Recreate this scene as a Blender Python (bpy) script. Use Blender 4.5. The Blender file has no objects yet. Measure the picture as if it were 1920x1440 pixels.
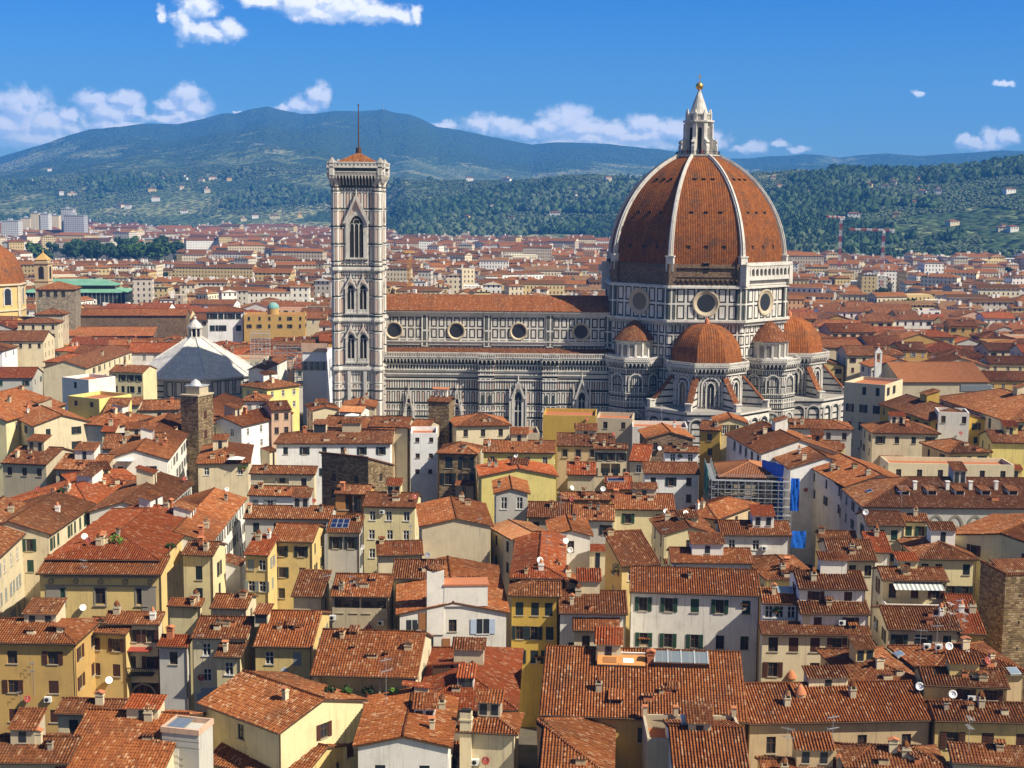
import bpy, math, random
import numpy as np
from mathutils import Vector, Matrix
from mathutils.bvhtree import BVHTree

R = math.radians
random.seed(7)
rng = np.random.default_rng(7)
SC = bpy.context.scene
COL = SC.collection

# ------------------------------------------------------------------ camera
CAM_H, PITCH, ROLL, FOC = 74.0, R(7.35), R(0.5), 2575.0
cam_d = bpy.data.cameras.new("camera")
cam_d.sensor_width = 36.0
cam_d.lens = 36.0 * FOC / 1920.0
cam_d.clip_start = 1.0
cam_d.clip_end = 60000.0
cam = bpy.data.objects.new("camera", cam_d)
COL.objects.link(cam)
cam.matrix_world = (Matrix.Translation((0, 0, CAM_H)) @ Matrix.Rotation(R(90) - PITCH, 4, 'X') @ Matrix.Rotation(ROLL, 4, 'Z'))
SC.camera = cam
CAM_ROT = cam.matrix_world.to_3x3()

def ray(px, py):
    return CAM_ROT @ Vector(((px - 960.0) / FOC, (720.0 - py) / FOC, -1.0))

def at_z(px, py, z):
    """World point on the view ray of a photo pixel at height z."""
    d = ray(px, py)
    t = (z - CAM_H) / d.z
    return Vector((d.x * t, d.y * t, z))

def at_y(px, py, y):
    d = ray(px, py)
    t = y / d.y
    return Vector((d.x * t, y, CAM_H + d.z * t))

CAM_INV = CAM_ROT.transposed()
def project(p):
    q = CAM_INV @ (Vector(p) - Vector((0, 0, CAM_H)))
    if q.z > -0.1:
        return None
    return 960.0 + FOC * q.x / -q.z, 720.0 - FOC * q.y / -q.z, -q.z

# ------------------------------------------------------------------ light
SUN_EL, SUN_FRONT = R(45.0), R(26.0)
TO_SUN = Vector((math.cos(SUN_EL) * math.cos(SUN_FRONT), -math.cos(SUN_EL) * math.sin(SUN_FRONT), math.sin(SUN_EL)))
sun_d = bpy.data.lights.new("sun", 'SUN')
sun_d.energy = 5.0
sun_d.angle = R(0.5)
sun_d.color = (1.0, 0.91, 0.76)
sun = bpy.data.objects.new("sun", sun_d)
COL.objects.link(sun)
sun.rotation_euler = TO_SUN.to_track_quat('Z', 'Y').to_euler()
sun.location = (300, -100, 600)

SC.view_settings.view_transform = 'Standard'
SC.view_settings.look = 'None'
SC.view_settings.exposure = 0.72
SC.view_settings.gamma = 1.0
SC.cycles.max_bounces = 5
SC.cycles.diffuse_bounces = 3
SC.cycles.glossy_bounces = 2
SC.cycles.transmission_bounces = 3
SC.cycles.transparent_max_bounces = 6
SC.cycles.volume_bounces = 1
SC.cycles.caustics_reflective = False
SC.cycles.caustics_refractive = False

# ------------------------------------------------------------------ node helper
class G:
    """Small wrapper for writing node graphs as expressions."""
    def __init__(self, tree):
        self.t = tree
    def n(self, typ, **kw):
        nd = self.t.nodes.new(typ)
        for k, v in kw.items():
            setattr(nd, k, v)
        return nd
    def put(self, sock, v):
        if v is None:
            return
        if isinstance(v, X):
            v = v.s
        if hasattr(v, 'is_output'):
            self.t.links.new(v, sock)
        else:
            sock.default_value = v
    def m(self, op, a, b=None, c=None, clamp=False):
        nd = self.n('ShaderNodeMath', operation=op, use_clamp=clamp)
        self.put(nd.inputs[0], a); self.put(nd.inputs[1], b); self.put(nd.inputs[2], c)
        return X(self, nd.outputs[0])
    def ss(self, x, lo, hi, a=0.0, b=1.0, smooth=True):
        nd = self.n('ShaderNodeMapRange', interpolation_type='SMOOTHSTEP' if smooth else 'LINEAR')
        self.put(nd.inputs[0], x); self.put(nd.inputs[1], lo); self.put(nd.inputs[2], hi); self.put(nd.inputs[3], a); self.put(nd.inputs[4], b)
        return X(self, nd.outputs[0])
    def vec(self, x=0.0, y=0.0, z=0.0):
        nd = self.n('ShaderNodeCombineXYZ')
        self.put(nd.inputs[0], x); self.put(nd.inputs[1], y); self.put(nd.inputs[2], z)
        return nd.outputs[0]
    def sep(self, v):
        nd = self.n('ShaderNodeSeparateXYZ')
        self.put(nd.inputs[0], v)
        return [X(self, o) for o in nd.outputs]
    def noise(self, v, scale, detail=3.0, rough=0.55, color=False, dist=0.0):
        nd = self.n('ShaderNodeTexNoise')
        self.put(nd.inputs['Vector'], v); nd.inputs['Scale'].default_value = scale
        nd.inputs['Detail'].default_value = detail; nd.inputs['Roughness'].default_value = rough; nd.inputs['Distortion'].default_value = dist
        return nd.outputs[1] if color else X(self, nd.outputs[0])
    def white(self, v):
        nd = self.n('ShaderNodeTexWhiteNoise', noise_dimensions='3D')
        self.put(nd.inputs['Vector'], v)
        return X(self, nd.outputs[0])
    def voronoi(self, v, scale, feature='F1', out=0):
        nd = self.n('ShaderNodeTexVoronoi', feature=feature)
        self.put(nd.inputs['Vector'], v); nd.inputs['Scale'].default_value = scale
        return X(self, nd.outputs[out])
    def ramp(self, fac, stops, constant=False):
        nd = self.n('ShaderNodeValToRGB')
        if constant:
            nd.color_ramp.interpolation = 'CONSTANT'
        el = nd.color_ramp.elements
        while len(el) < len(stops):
            el.new(0.5)
        for e, (p, c) in zip(el, stops):
            e.position = p; e.color = (c[0], c[1], c[2], 1.0)
        self.put(nd.inputs[0], fac)
        return nd.outputs[0]
    def mix(self, f, a, b, mode='MIX'):
        nd = self.n('ShaderNodeMix', data_type='RGBA', blend_type=mode)
        self.put(nd.inputs[0], f)
        for i, c in ((6, a), (7, b)):
            if isinstance(c, tuple):
                c = (c[0], c[1], c[2], 1.0)
            self.put(nd.inputs[i], c)
        return nd.outputs[2]
    def grey(self, x):
        nd = self.n('ShaderNodeCombineColor')
        for i in range(3):
            self.put(nd.inputs[i], x)
        return nd.outputs[0]

class X:
    def __init__(self, g, s):
        self.g, self.s = g, s
    def __add__(self, o): return self.g.m('ADD', self, o)
    def __radd__(self, o): return self.g.m('ADD', o, self)
    def __sub__(self, o): return self.g.m('SUBTRACT', self, o)
    def __rsub__(self, o): return self.g.m('SUBTRACT', o, self)
    def __mul__(self, o): return self.g.m('MULTIPLY', self, o)
    def __rmul__(self, o): return self.g.m('MULTIPLY', o, self)
    def __truediv__(self, o): return self.g.m('DIVIDE', self, o)
    def __rtruediv__(self, o): return self.g.m('DIVIDE', o, self)
    def floor(self): return self.g.m('FLOOR', self)
    def frac(self): return self.g.m('FRACT', self)
    def abs(self): return self.g.m('ABSOLUTE', self)
    def lt(self, o): return self.g.m('LESS_THAN', self, o)
    def gt(self, o): return self.g.m('GREATER_THAN', self, o)
    def min(self, o): return self.g.m('MINIMUM', self, o)
    def max(self, o): return self.g.m('MAXIMUM', self, o)
    def sin(self): return self.g.m('SINE', self)
    def sqrt(self): return self.g.m('SQRT', self)
    def pow(self, o): return self.g.m('POWER', self, o)

def px_dir(px, py):
    """Azimuth and elevation tangents of a photo pixel, used for placing clouds in the sky and hills on the land."""
    d = ray(px, py)
    return d.x / d.y, d.z / math.hypot(d.x, d.y)

# ------------------------------------------------------------------ world: sky with cumulus
world = bpy.data.worlds.new("World")
SC.world = world
world.use_nodes = True
wt = world.node_tree
wt.nodes.clear()
g = G(wt)
sky = g.n('ShaderNodeTexSky', sky_type='NISHITA')
sky.sun_disc = False
sky.sun_elevation = SUN_EL
sky.sun_rotation = math.atan2(TO_SUN.x, TO_SUN.y)
sky.altitude = 100.0
sky.air_density = 1.0
sky.dust_density = 0.4
sky.ozone_density = 3.0
tc = g.n('ShaderNodeTexCoord')
dx, dy, dz = g.sep(tc.outputs['Generated'])
az = dx / dy.max(0.02)
el = dz / (dx * dx + dy * dy).sqrt().max(0.02)
# cumulus: (px, py, half width, half height) of the puffs that make up each cloud
PUFFS = [
 (40, 205, 55, 34), (95, 232, 62, 26), (15, 240, 60, 30), (60, 190, 22, 18), (130, 216, 22, 16),
 (180, 190, 34, 16), (232, 186, 30, 16), (205, 212, 55, 20), (250, 205, 20, 16), (215, 235, 60, 12),
 (350, 182, 30, 24), (318, 200, 28, 12), (365, 202, 34, 18), (340, 216, 44, 12),
 (598, 182, 20, 24), (570, 198, 34, 15), (535, 204, 24, 9),
 (832, 233, 24, 9), (448, 210, 12, 5),
 (900, 232, 36, 18), (945, 236, 34, 16), (985, 245, 44, 15), (1062, 224, 44, 26), (1035, 240, 50, 20), (1090, 240, 60, 22), (1150, 246, 48, 18), (1208, 236, 38, 22), (1262, 246, 42, 20), (1190, 258, 90, 16), (1110, 258, 80, 14),
 (60, 258, 90, 20), (1130, 272, 150, 14), (330, 226, 60, 12),
 (1330, 262, 40, 16), (1412, 276, 26, 11), (1388, 280, 20, 8), (1463, 270, 15, 7), (1500, 279, 20, 6),
 (1856, 258, 24, 14), (1888, 258, 24, 12), (1820, 264, 26, 9), (1845, 270, 50, 9),
 (1726, 174, 13, 7), (1880, 155, 22, 6),
 (372, 8, 32, 26), (430, 52, 26, 16), (400, 66, 34, 14), (345, 40, 22, 34), (306, 28, 11, 16), (372, 60, 26, 18),
 (560, 6, 50, 22), (640, 12, 62, 24), (700, 24, 60, 18), (600, 28, 64, 14), (755, 30, 30, 12), (490, 4, 36, 10), (780, 24, 13, 16),
]
def cloud_density(azx, elx):
    q = g.vec(azx, elx * 1.15, 0.37)
    wx, wy, _ = g.sep(g.noise(q, 70.0, 4.0, 0.6, color=True))
    ax, ex_ = azx + (wx - 0.5) * 0.018, elx + (wy - 0.5) * 0.014
    best = None
    for (px, py, rx, ry) in PUFFS:
        a0, e0 = px_dir(px, py)
        ux = (ax - a0) * (FOC / (rx * 1.18))
        uy = (ex_ - e0) * (FOC / (ry * 1.25))
        k = 1.0 - (ux * ux + uy * uy).sqrt()
        best = k if best is None else best.max(k)
    n1 = g.noise(q, 95.0, 6.0, 0.62)
    return best + (n1 - 0.5) * 1.0
dn = cloud_density(az, el)
SHX, SHY = 0.0030, 0.0042
dn2 = cloud_density(az + SHX, el + SHY)
edge = g.ss(dn, -0.14, 0.56)
cover = edge * g.ss(el, 0.026, 0.060, 0.45, 1.0)
lit = g.ss(dn2 - dn, -0.30, 0.30, 1.0, 0.0)
low = g.ss(el, 0.045, 0.075, 0.0, 1.0)
top_c = g.mix(lit, (0.52, 0.61, 0.76), (1.06, 1.02, 0.96))
low_c = g.mix(lit, (0.60, 0.68, 0.80), (1.12, 1.04, 0.94))
cl = g.mix(low, low_c, top_c)
hsv = g.n('ShaderNodeHueSaturation')
hsv.inputs['Saturation'].default_value = 1.45
hsv.inputs['Hue'].default_value = 0.5
hsv.inputs['Value'].default_value = 1.0
wt.links.new(sky.outputs[0], hsv.inputs['Color'])
SKY_STR = 0.05
clm = g.mix(1.0, cl, (1 / SKY_STR * 0.86,) * 3, 'MULTIPLY')
deep = g.mix(1.0, hsv.outputs[0], g.mix(g.ss(el, 0.04, 0.17), (0.74, 1.04, 1.36), (0.40, 0.86, 1.52)), 'MULTIPLY')
# the half of the sky towards the sun is paler than the half away from it
toward = dx * TO_SUN.x + dy * TO_SUN.y + dz * TO_SUN.z
pale_n = g.n('ShaderNodeHueSaturation')
pale_n.inputs['Saturation'].default_value = 0.42
wt.links.new(sky.outputs[0], pale_n.inputs['Color'])
pale = g.mix(1.0, pale_n.outputs[0], (1.0, 0.97, 0.90), 'MULTIPLY')
deep = g.mix(g.ss(toward, 0.12, 0.55), deep, pale)
skyc = g.mix(cover, deep, clm)
bg = g.n('ShaderNodeBackground')
g.put(bg.inputs['Color'], skyc)
bg.inputs['Strength'].default_value = SKY_STR
wo = g.n('ShaderNodeOutputWorld')
wt.links.new(bg.outputs[0], wo.inputs['Surface'])
world.cycles.sampling_method = 'MANUAL'
world.cycles.sample_map_resolution = 1024

# ------------------------------------------------------------------ mesh helpers
def tag(o, label=None, cat=None, group=None, kind=None):
    if label: o['label'] = label
    if cat: o['category'] = cat
    if group: o['group'] = group
    if kind: o['kind'] = kind
    return o

def empty(name, loc=(0, 0, 0), rz=0.0, parent=None):
    o = bpy.data.objects.new(name, None)
    o.empty_display_size = 1.0
    o.location = loc
    o.rotation_euler = (0, 0, rz)
    COL.objects.link(o)
    if parent: o.parent = parent
    return o

def link(name, me, parent=None, loc=None, rz=None):
    o = bpy.data.objects.new(name, me)
    COL.objects.link(o)
    if parent is not None: o.parent = parent
    if loc is not None: o.location = loc
    if rz is not None: o.rotation_euler = (0, 0, rz)
    return o

class MB:
    """Collects polygons; build() turns them into one mesh object. UVs are metres: along the face horizontally, and up the face."""
    def __init__(self):
        self.v, self.f, self.m, self.uvs = [], [], [], {}
        self.sm = []
    def add(self, pts, faces, mat=0, smooth=False):
        o = len(self.v)
        self.v.extend(tuple(p) for p in pts)
        for f in faces:
            self.f.append(tuple(i + o for i in f)); self.m.append(mat); self.sm.append(smooth)
    def face(self, pts, mat=0):
        self.add(pts, [tuple(range(len(pts)))], mat)
    def box(self, x0, x1, y0, y1, z0, z1, mat=0, top=None):
        p = [(x0, y0, z0), (x1, y0, z0), (x1, y1, z0), (x0, y1, z0), (x0, y0, z1), (x1, y0, z1), (x1, y1, z1), (x0, y1, z1)]
        self.add(p, [(0, 1, 5, 4), (1, 2, 6, 5), (2, 3, 7, 6), (3, 0, 4, 7), (0, 3, 2, 1)], mat)
        self.add(p, [(4, 5, 6, 7)], mat if top is None else top)
    def prism(self, poly, z0, z1, mat=0, top=None, poly1=None, cap=True, bottom=True):
        n = len(poly)
        q = poly1 or poly
        p = [(a, b, z0) for a, b in poly] + [(a, b, z1) for a, b in q]
        self.add(p, [(i, (i + 1) % n, n + (i + 1) % n, n + i) for i in range(n)], mat)
        if cap: self.add(p, [tuple(range(n, 2 * n))], mat if top is None else top)
        if bottom: self.add(p, [tuple(range(n - 1, -1, -1))], mat)
    def slab(self, poly3, thick, mat=0):
        """A planar polygon given thickness downwards along its normal."""
        P = [Vector(p) for p in poly3]
        nrm = (P[1] - P[0]).cross(P[2] - P[1]).normalized()
        n = len(P)
        Q = [p - nrm * thick for p in P]
        self.add(P + Q, [tuple(range(n)), tuple(range(2 * n - 1, n - 1, -1))] + [((i + 1) % n, i, n + i, n + (i + 1) % n) for i in range(n)], mat)
    def tube(self, p, q, r, n=8, mat=0, r2=None, smooth=True):
        p, q = Vector(p), Vector(q)
        d = (q - p).normalized()
        a = d.orthogonal().normalized(); b = d.cross(a)
        r2 = r if r2 is None else r2
        pts = [p + (a * math.cos(2 * math.pi * i / n) + b * math.sin(2 * math.pi * i / n)) * r for i in range(n)]
        pts += [q + (a * math.cos(2 * math.pi * i / n) + b * math.sin(2 * math.pi * i / n)) * r2 for i in range(n)]
        self.add(pts, [(i, (i + 1) % n, n + (i + 1) % n, n + i) for i in range(n)], mat, smooth)
        self.add(pts, [tuple(range(n - 1, -1, -1)), tuple(range(n, 2 * n))], mat)
    def bar(self, p, q, w, mat=0):
        self.tube(p, q, w * 0.707, 4, mat, smooth=False)
    def lathe(self, prof, n=16, c=(0, 0), phase=0.0, mat=0, smooth=True, arc=(0.0, 2 * math.pi), rf=None):
        """prof: (radius, z) from bottom to top; arc angles are measured from -y (towards the camera), turning to +x."""
        full = abs(arc[1] - arc[0] - 2 * math.pi) < 1e-6
        m = n if full else n + 1
        pts = []
        for (r, z) in prof:
            for i in range(m):
                a = phase + arc[0] + (arc[1] - arc[0]) * i / n
                pts.append((c[0] + r * math.sin(a), c[1] - r * math.cos(a), z))
        fs = []
        for k in range(len(prof) - 1):
            for i in range(n):
                j = (i + 1) % m if full else i + 1
                fs.append((k * m + i, k * m + j, (k + 1) * m + j, (k + 1) * m + i))
        self.add(pts, fs, mat, smooth)
    def arch(self, cx, zb, w, h, y0, y1, mat=0, n=10, pointed=False, frame=None):
        """Filled round or pointed arch shape in the xz plane between y0 (front) and y1; frame = ring width instead of filled."""
        def outline(w, h, zb, extra=0.0):
            r = w / 2
            pts = [(cx - r, zb), (cx + r, zb)]
            spring = zb + h - (r * (1.5 if pointed else 1.0)) - extra * 0
            if pointed:
                for i in range(n + 1):
                    t = i / n
                    a = t * math.pi
                    x = cx + r * math.cos(a)
                    s = 1 - abs(x - cx) / r
                    z = spring + 1.5 * r * math.sqrt(max(0, 1 - (1 - s) ** 1.6))
                    pts.append((x, z))
            else:
                for i in range(n + 1):
                    a = math.pi * i / n
                    pts.append((cx + r * math.cos(a), spring + r * math.sin(a)))
            return pts
        o = outline(w, h, zb)
        k = len(o)
        if frame is None:
            self.add([(x, y0, z) for x, z in o] + [(x, y1, z) for x, z in o], [tuple(range(k))] + [((i + 1) % k, i, k + i, k + (i + 1) % k) for i in range(k)], mat)
        else:
            i2 = outline(w - 2 * frame, h - frame, zb)
            pts = [(x, y0, z) for x, z in o] + [(x, y0, z) for x, z in i2] + [(x, y1, z) for x, z in o] + [(x, y1, z) for x, z in i2]
            fs = []
            for i in range(1, k):
                j = (i + 1) % k
                fs.append((i, j, k + j, k + i)); fs.append((j, i, 2 * k + i, 2 * k + j)); fs.append((k + i, k + j, 3 * k + j, 3 * k + i))
            self.add(pts, fs, mat)
    def xf(self, M, start=0):
        for i in range(start, len(self.v)):
            self.v[i] = tuple(M @ Vector(self.v[i]))
        return self
    def mesh(self, name, mats):
        me = bpy.data.meshes.new(name)
        me.from_pydata(self.v, [], self.f)
        for m in (mats if isinstance(mats, (list, tuple)) else [mats]):
            me.materials.append(m)
        n = len(me.polygons)
        if n:
            me.polygons.foreach_set('material_index', self.m)
            me.polygons.foreach_set('use_smooth', self.sm)
            auto_uv(me)
        me.update()
        return me
    def build(self, name, mats, parent=None, loc=None, rz=None):
        return link(name, self.mesh(name, mats), parent, loc, rz)

def auto_uv(me):
    nl, npol = len(me.loops), len(me.polygons)
    co = np.empty(len(me.vertices) * 3); me.vertices.foreach_get('co', co); co = co.reshape(-1, 3)
    vi = np.empty(nl, np.int32); me.loops.foreach_get('vertex_index', vi)
    tot = np.empty(npol, np.int32); me.polygons.foreach_get('loop_total', tot)
    nr = np.empty(npol * 3); me.polygons.foreach_get('normal', nr); nr = nr.reshape(-1, 3)
    t = np.stack([-nr[:, 1], nr[:, 0], np.zeros(npol)], 1)
    ln = np.linalg.norm(t, axis=1)
    flat = ln < 0.02
    t[flat] = (1, 0, 0); ln[flat] = 1
    t /= ln[:, None]
    b = np.cross(nr, t)
    pol = np.repeat(np.arange(npol), tot)
    p = co[vi]
    uv = np.stack([(p * t[pol]).sum(1), (p * b[pol]).sum(1)], 1)
    lay = me.uv_layers.new(name='UVMap')
    lay.data.foreach_set('uv', uv.ravel())

def np_mesh(name, verts, quads, mats, uv=None, midx=None, smooth=False):
    """Mesh from numpy arrays; quads (M,4) or (M,3)."""
    me = bpy.data.meshes.new(name)
    k = quads.shape[1]
    me.vertices.add(len(verts)); me.vertices.foreach_set('co', np.ascontiguousarray(verts, np.float32).ravel())
    me.loops.add(quads.size); me.loops.foreach_set('vertex_index', quads.astype(np.int32).ravel())
    me.polygons.add(len(quads))
    me.polygons.foreach_set('loop_start', np.arange(0, quads.size, k, dtype=np.int32))
    if midx is not None: me.polygons.foreach_set('material_index', np.asarray(midx, np.int32))
    me.polygons.foreach_set('use_smooth', np.full(len(quads), smooth))
    for m in (mats if isinstance(mats, (list, tuple)) else [mats]):
        me.materials.append(m)
    me.update(calc_edges=True)
    if uv is not None:
        lay = me.uv_layers.new(name='UVMap'); lay.data.foreach_set('uv', np.ascontiguousarray(uv, np.float32).ravel())
    else:
        auto_uv(me)
    return me
# ------------------------------------------------------------------ materials
MATS = {}
def material(name, rough=0.8, spec=0.3):
    m = bpy.data.materials.new(name)
    m.use_nodes = True
    t = m.node_tree
    bs = t.nodes['Principled BSDF']
    bs.inputs['Roughness'].default_value = rough
    bs.inputs['Specular IOR Level'].default_value = spec
    MATS[name] = m
    return m, G(t), bs

def uv_of(g):
    tc = g.n('ShaderNodeTexCoord')
    return tc.outputs['UV'], tc.outputs['Object']

def bump(g, bs, h, strength=0.5, dist=0.05):
    b = g.n('ShaderNodeBump')
    b.inputs['Strength'].default_value = strength
    b.inputs['Distance'].default_value = dist
    g.put(b.inputs['Height'], h)
    g.t.links.new(b.outputs[0], bs.inputs['Normal'])

def plain(name, col, rough=0.7, metal=0.0, var=0.15, scale=2.0, spec=0.3):
    m, g, bs = material(name, rough, spec)
    bs.inputs['Metallic'].default_value = metal
    uv, ob = uv_of(g)
    n = g.noise(ob, scale, 4.0)
    info = g.n('ShaderNodeObjectInfo')
    rnd = X(g, info.outputs['Random'])
    g.put(bs.inputs['Base Color'], g.mix(1.0, tuple(col), g.grey((n - 0.5) * (2 * var) + 1.0 + (rnd - 0.5) * (0.5 * var)), 'MULTIPLY'))
    return m

def tile_mat(name, cols, pitch=0.34, row=0.46, strength=0.9, grime=0.5, rowjit=1.0, spots=0.4):
    """Rows of clay barrel tiles: u runs along the eave, v up the slope."""
    m, g, bs = material(name, 0.9, 0.12)
    uv, ob = uv_of(g)
    info = g.n('ShaderNodeObjectInfo')
    rnd = X(g, info.outputs['Random'])
    u, v, _ = g.sep(uv)
    uu = u / pitch + rnd * 37.0
    col = uu.floor()
    fx = uu.frac()
    jit = g.white(g.vec(col, 3.0, rnd * 91.0))
    vv = v / row + jit * (0.55 * rowjit)
    r_ = vv.floor()
    fy = vv.frac()
    w = g.white(g.vec(col, r_, rnd * 57.0))
    wc = g.white(g.vec(col, 7.0, rnd * 33.0))
    w2 = g.noise(g.vec(u * 1.1, v * 0.8, rnd * 70.0), 1.0, 3.0, 0.7)
    c = g.ramp(w * 0.42 + wc * 0.22 + w2 * 0.62 - 0.13, [(0.0, cols[0]), (0.22, cols[1]), (0.5, cols[2]), (0.78, cols[3]), (1.0, cols[4])])
    big = g.noise(g.vec(u + rnd * 300.0, v, 0.0), 0.22, 5.0, 0.65)
    fine = g.noise(g.vec(u, v, rnd * 40.0), 2.6, 4.0, 0.7)
    dirt = g.ss(big + (fine - 0.5) * 0.5, 0.46, 0.74)
    c = g.mix(dirt * grime, c, (0.085, 0.052, 0.034))
    lich = g.ss(g.noise(g.vec(u * 2.4, v * 1.6, rnd * 40.0), 1.6, 4.0, 0.75) + (big - 0.5) * 0.6, 0.60, 0.82)
    c = g.mix(lich * 0.2, c, (0.50, 0.34, 0.20))
    spot = g.ss(g.white(g.vec(col, r_, rnd * 13.0)), 0.90, 0.93)
    c = g.mix(spot * spots, c, (0.60, 0.40, 0.24))
    ht = (fx * math.pi).sin()
    gap = g.ss(ht, 0.10, 0.62)
    c = g.mix(g.m('MULTIPLY', gap, 0.72) + 0.28, (0.030, 0.014, 0.009), c)
    pal = (rnd * 7.31).frac()
    tone = g.mix(rnd, (0.80, 0.78, 0.78), (1.18, 1.14, 1.06))
    c = g.mix(pal * 0.45, c, g.mix(1.0, c, (0.80, 0.98, 1.15), 'MULTIPLY'))
    c = g.mix(1.0, c, tone, 'MULTIPLY')
    g.put(bs.inputs['Base Color'], c)
    bump(g, bs, ht * 0.8 + (1.0 - fy) * 0.35 + w * 0.12, strength, 0.16)
    return m

T_ORANGE = [(0.085, 0.032, 0.014), (0.21, 0.066, 0.022), (0.29, 0.094, 0.031), (0.355, 0.132, 0.046), (0.47, 0.24, 0.11)]
T_BROWN = [(0.065, 0.027, 0.014), (0.155, 0.054, 0.021), (0.225, 0.079, 0.029), (0.29, 0.115, 0.046), (0.41, 0.23, 0.12)]
T_RED = [(0.13, 0.034, 0.013), (0.24, 0.056, 0.017), (0.30, 0.072, 0.022), (0.35, 0.094, 0.030), (0.44, 0.17, 0.07)]
tile_mat('tile_orange', T_ORANGE)
tile_mat('tile_brown', T_BROWN)
tile_mat('tile_red', T_RED, grime=0.4)
tile_mat('tile_new', [(0.34, 0.13, 0.05), (0.42, 0.17, 0.07), (0.46, 0.19, 0.08), (0.50, 0.22, 0.10), (0.56, 0.28, 0.14)], grime=0.15)
tile_mat('tile_dome', [(0.10, 0.034, 0.012), (0.215, 0.066, 0.018), (0.275, 0.089, 0.023), (0.325, 0.115, 0.032), (0.42, 0.18, 0.065)], pitch=0.72, row=0.62, strength=0.45, grime=0.85, rowjit=0.0, spots=0.0)
TILES = ['tile_orange', 'tile_brown', 'tile_red']

def stucco(name, col, stain=0.62):
    m, g, bs = material(name, 0.92, 0.1)
    uv, ob = uv_of(g)
    info = g.n('ShaderNodeObjectInfo')
    rnd = X(g, info.outputs['Random'])
    x, y, z = g.sep(ob)
    p = g.vec(x + rnd * 200.0, y, z)
    n1 = g.noise(p, 0.35, 5.0, 0.62)
    n2 = g.noise(g.vec(x * 2.2, y * 2.2, z * 0.22 + rnd * 50.0), 1.0, 4.0, 0.65)
    n3 = g.noise(p, 5.0, 3.0)
    d = g.ss(n1, 0.42, 0.78) * 0.6 + g.ss(n2, 0.5, 0.8) * 0.6
    c = g.mix(d * stain, tuple(col), tuple(k * 0.42 + 0.035 for k in col))
    strk = g.ss(g.noise(g.vec(x * 3.5 + rnd * 30.0, y * 3.5, z * 0.10), 1.0, 3.0, 0.6), 0.56, 0.72)
    c = g.mix(strk * 0.38, c, (0.16, 0.13, 0.10))
    pt = g.ss(n1 + (n3 - 0.5) * 0.2, 0.26, 0.30, 1.0, 0.0)
    c = g.mix(pt * 0.5, c, (0.42, 0.36, 0.28))
    c = g.mix(1.0, c, g.grey((n3 - 0.5) * 0.18 + 1.0 + (rnd - 0.5) * 0.12), 'MULTIPLY')
    g.put(bs.inputs['Base Color'], c)
    bump(g, bs, n3 + n1, 0.25, 0.03)
    return m
WALLS = dict(
    cream=(0.66, 0.56, 0.37), white=(0.76, 0.72, 0.64), bright=(0.80, 0.79, 0.76), yellow=(0.66, 0.49, 0.20), pale_yellow=(0.70, 0.60, 0.34),
    ochre=(0.52, 0.33, 0.11), mustard=(0.50, 0.33, 0.07), tan=(0.52, 0.39, 0.23), beige=(0.50, 0.42, 0.29), grey=(0.50, 0.48, 0.43),
    orange=(0.55, 0.25, 0.08), pink=(0.60, 0.40, 0.28), dusty=(0.36, 0.30, 0.22), lemon=(0.74, 0.62, 0.22), dark_red=(0.30, 0.10, 0.07))
for k, c in WALLS.items():
    stucco('wall_' + k, c)

def masonry(name, cols, bw=0.7, bh=0.34, mortar=(0.20, 0.16, 0.11)):
    m, g, bs = material(name, 0.95, 0.1)
    uv, ob = uv_of(g)
    u, v, _ = g.sep(uv)
    wob = g.noise(uv, 0.8, 3.0)
    vv = v / bh + (wob - 0.5) * 0.9
    row = vv.floor()
    uu = u / bw + g.white(g.vec(row, 1.0, 0.0)) * 3.0 + (wob - 0.5) * 0.7
    col = uu.floor()
    w = g.white(g.vec(col, row, 5.0))
    c = g.ramp(w, [(0.0, cols[0]), (0.35, cols[1]), (0.7, cols[2]), (1.0, cols[3])])
    fx, fy = uu.frac(), vv.frac()
    e = (fx.min(1.0 - fx) * bw).min(fy.min(1.0 - fy) * bh)
    c = g.mix(g.ss(e, 0.015, 0.05), mortar, c)
    n = g.noise(uv, 0.3, 5.0, 0.65)
    c = g.mix(g.ss(n, 0.45, 0.75) * 0.5, c, tuple(k * 0.45 for k in cols[1]))
    g.put(bs.inputs['Base Color'], c)
    bump(g, bs, g.ss(e, 0.0, 0.06) + w * 0.6, 0.9, 0.07)
    return m
masonry('stone_brown', [(0.11, 0.072, 0.036), (0.19, 0.128, 0.064), (0.265, 0.185, 0.098), (0.35, 0.265, 0.155)])
masonry('stone_grey', [(0.20, 0.165, 0.115), (0.28, 0.235, 0.165), (0.36, 0.30, 0.215), (0.44, 0.375, 0.28)], 0.8, 0.42)
masonry('brick_rough', [(0.10, 0.065, 0.045), (0.17, 0.105, 0.065), (0.24, 0.155, 0.095), (0.31, 0.21, 0.13)], 0.55, 0.22)

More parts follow.
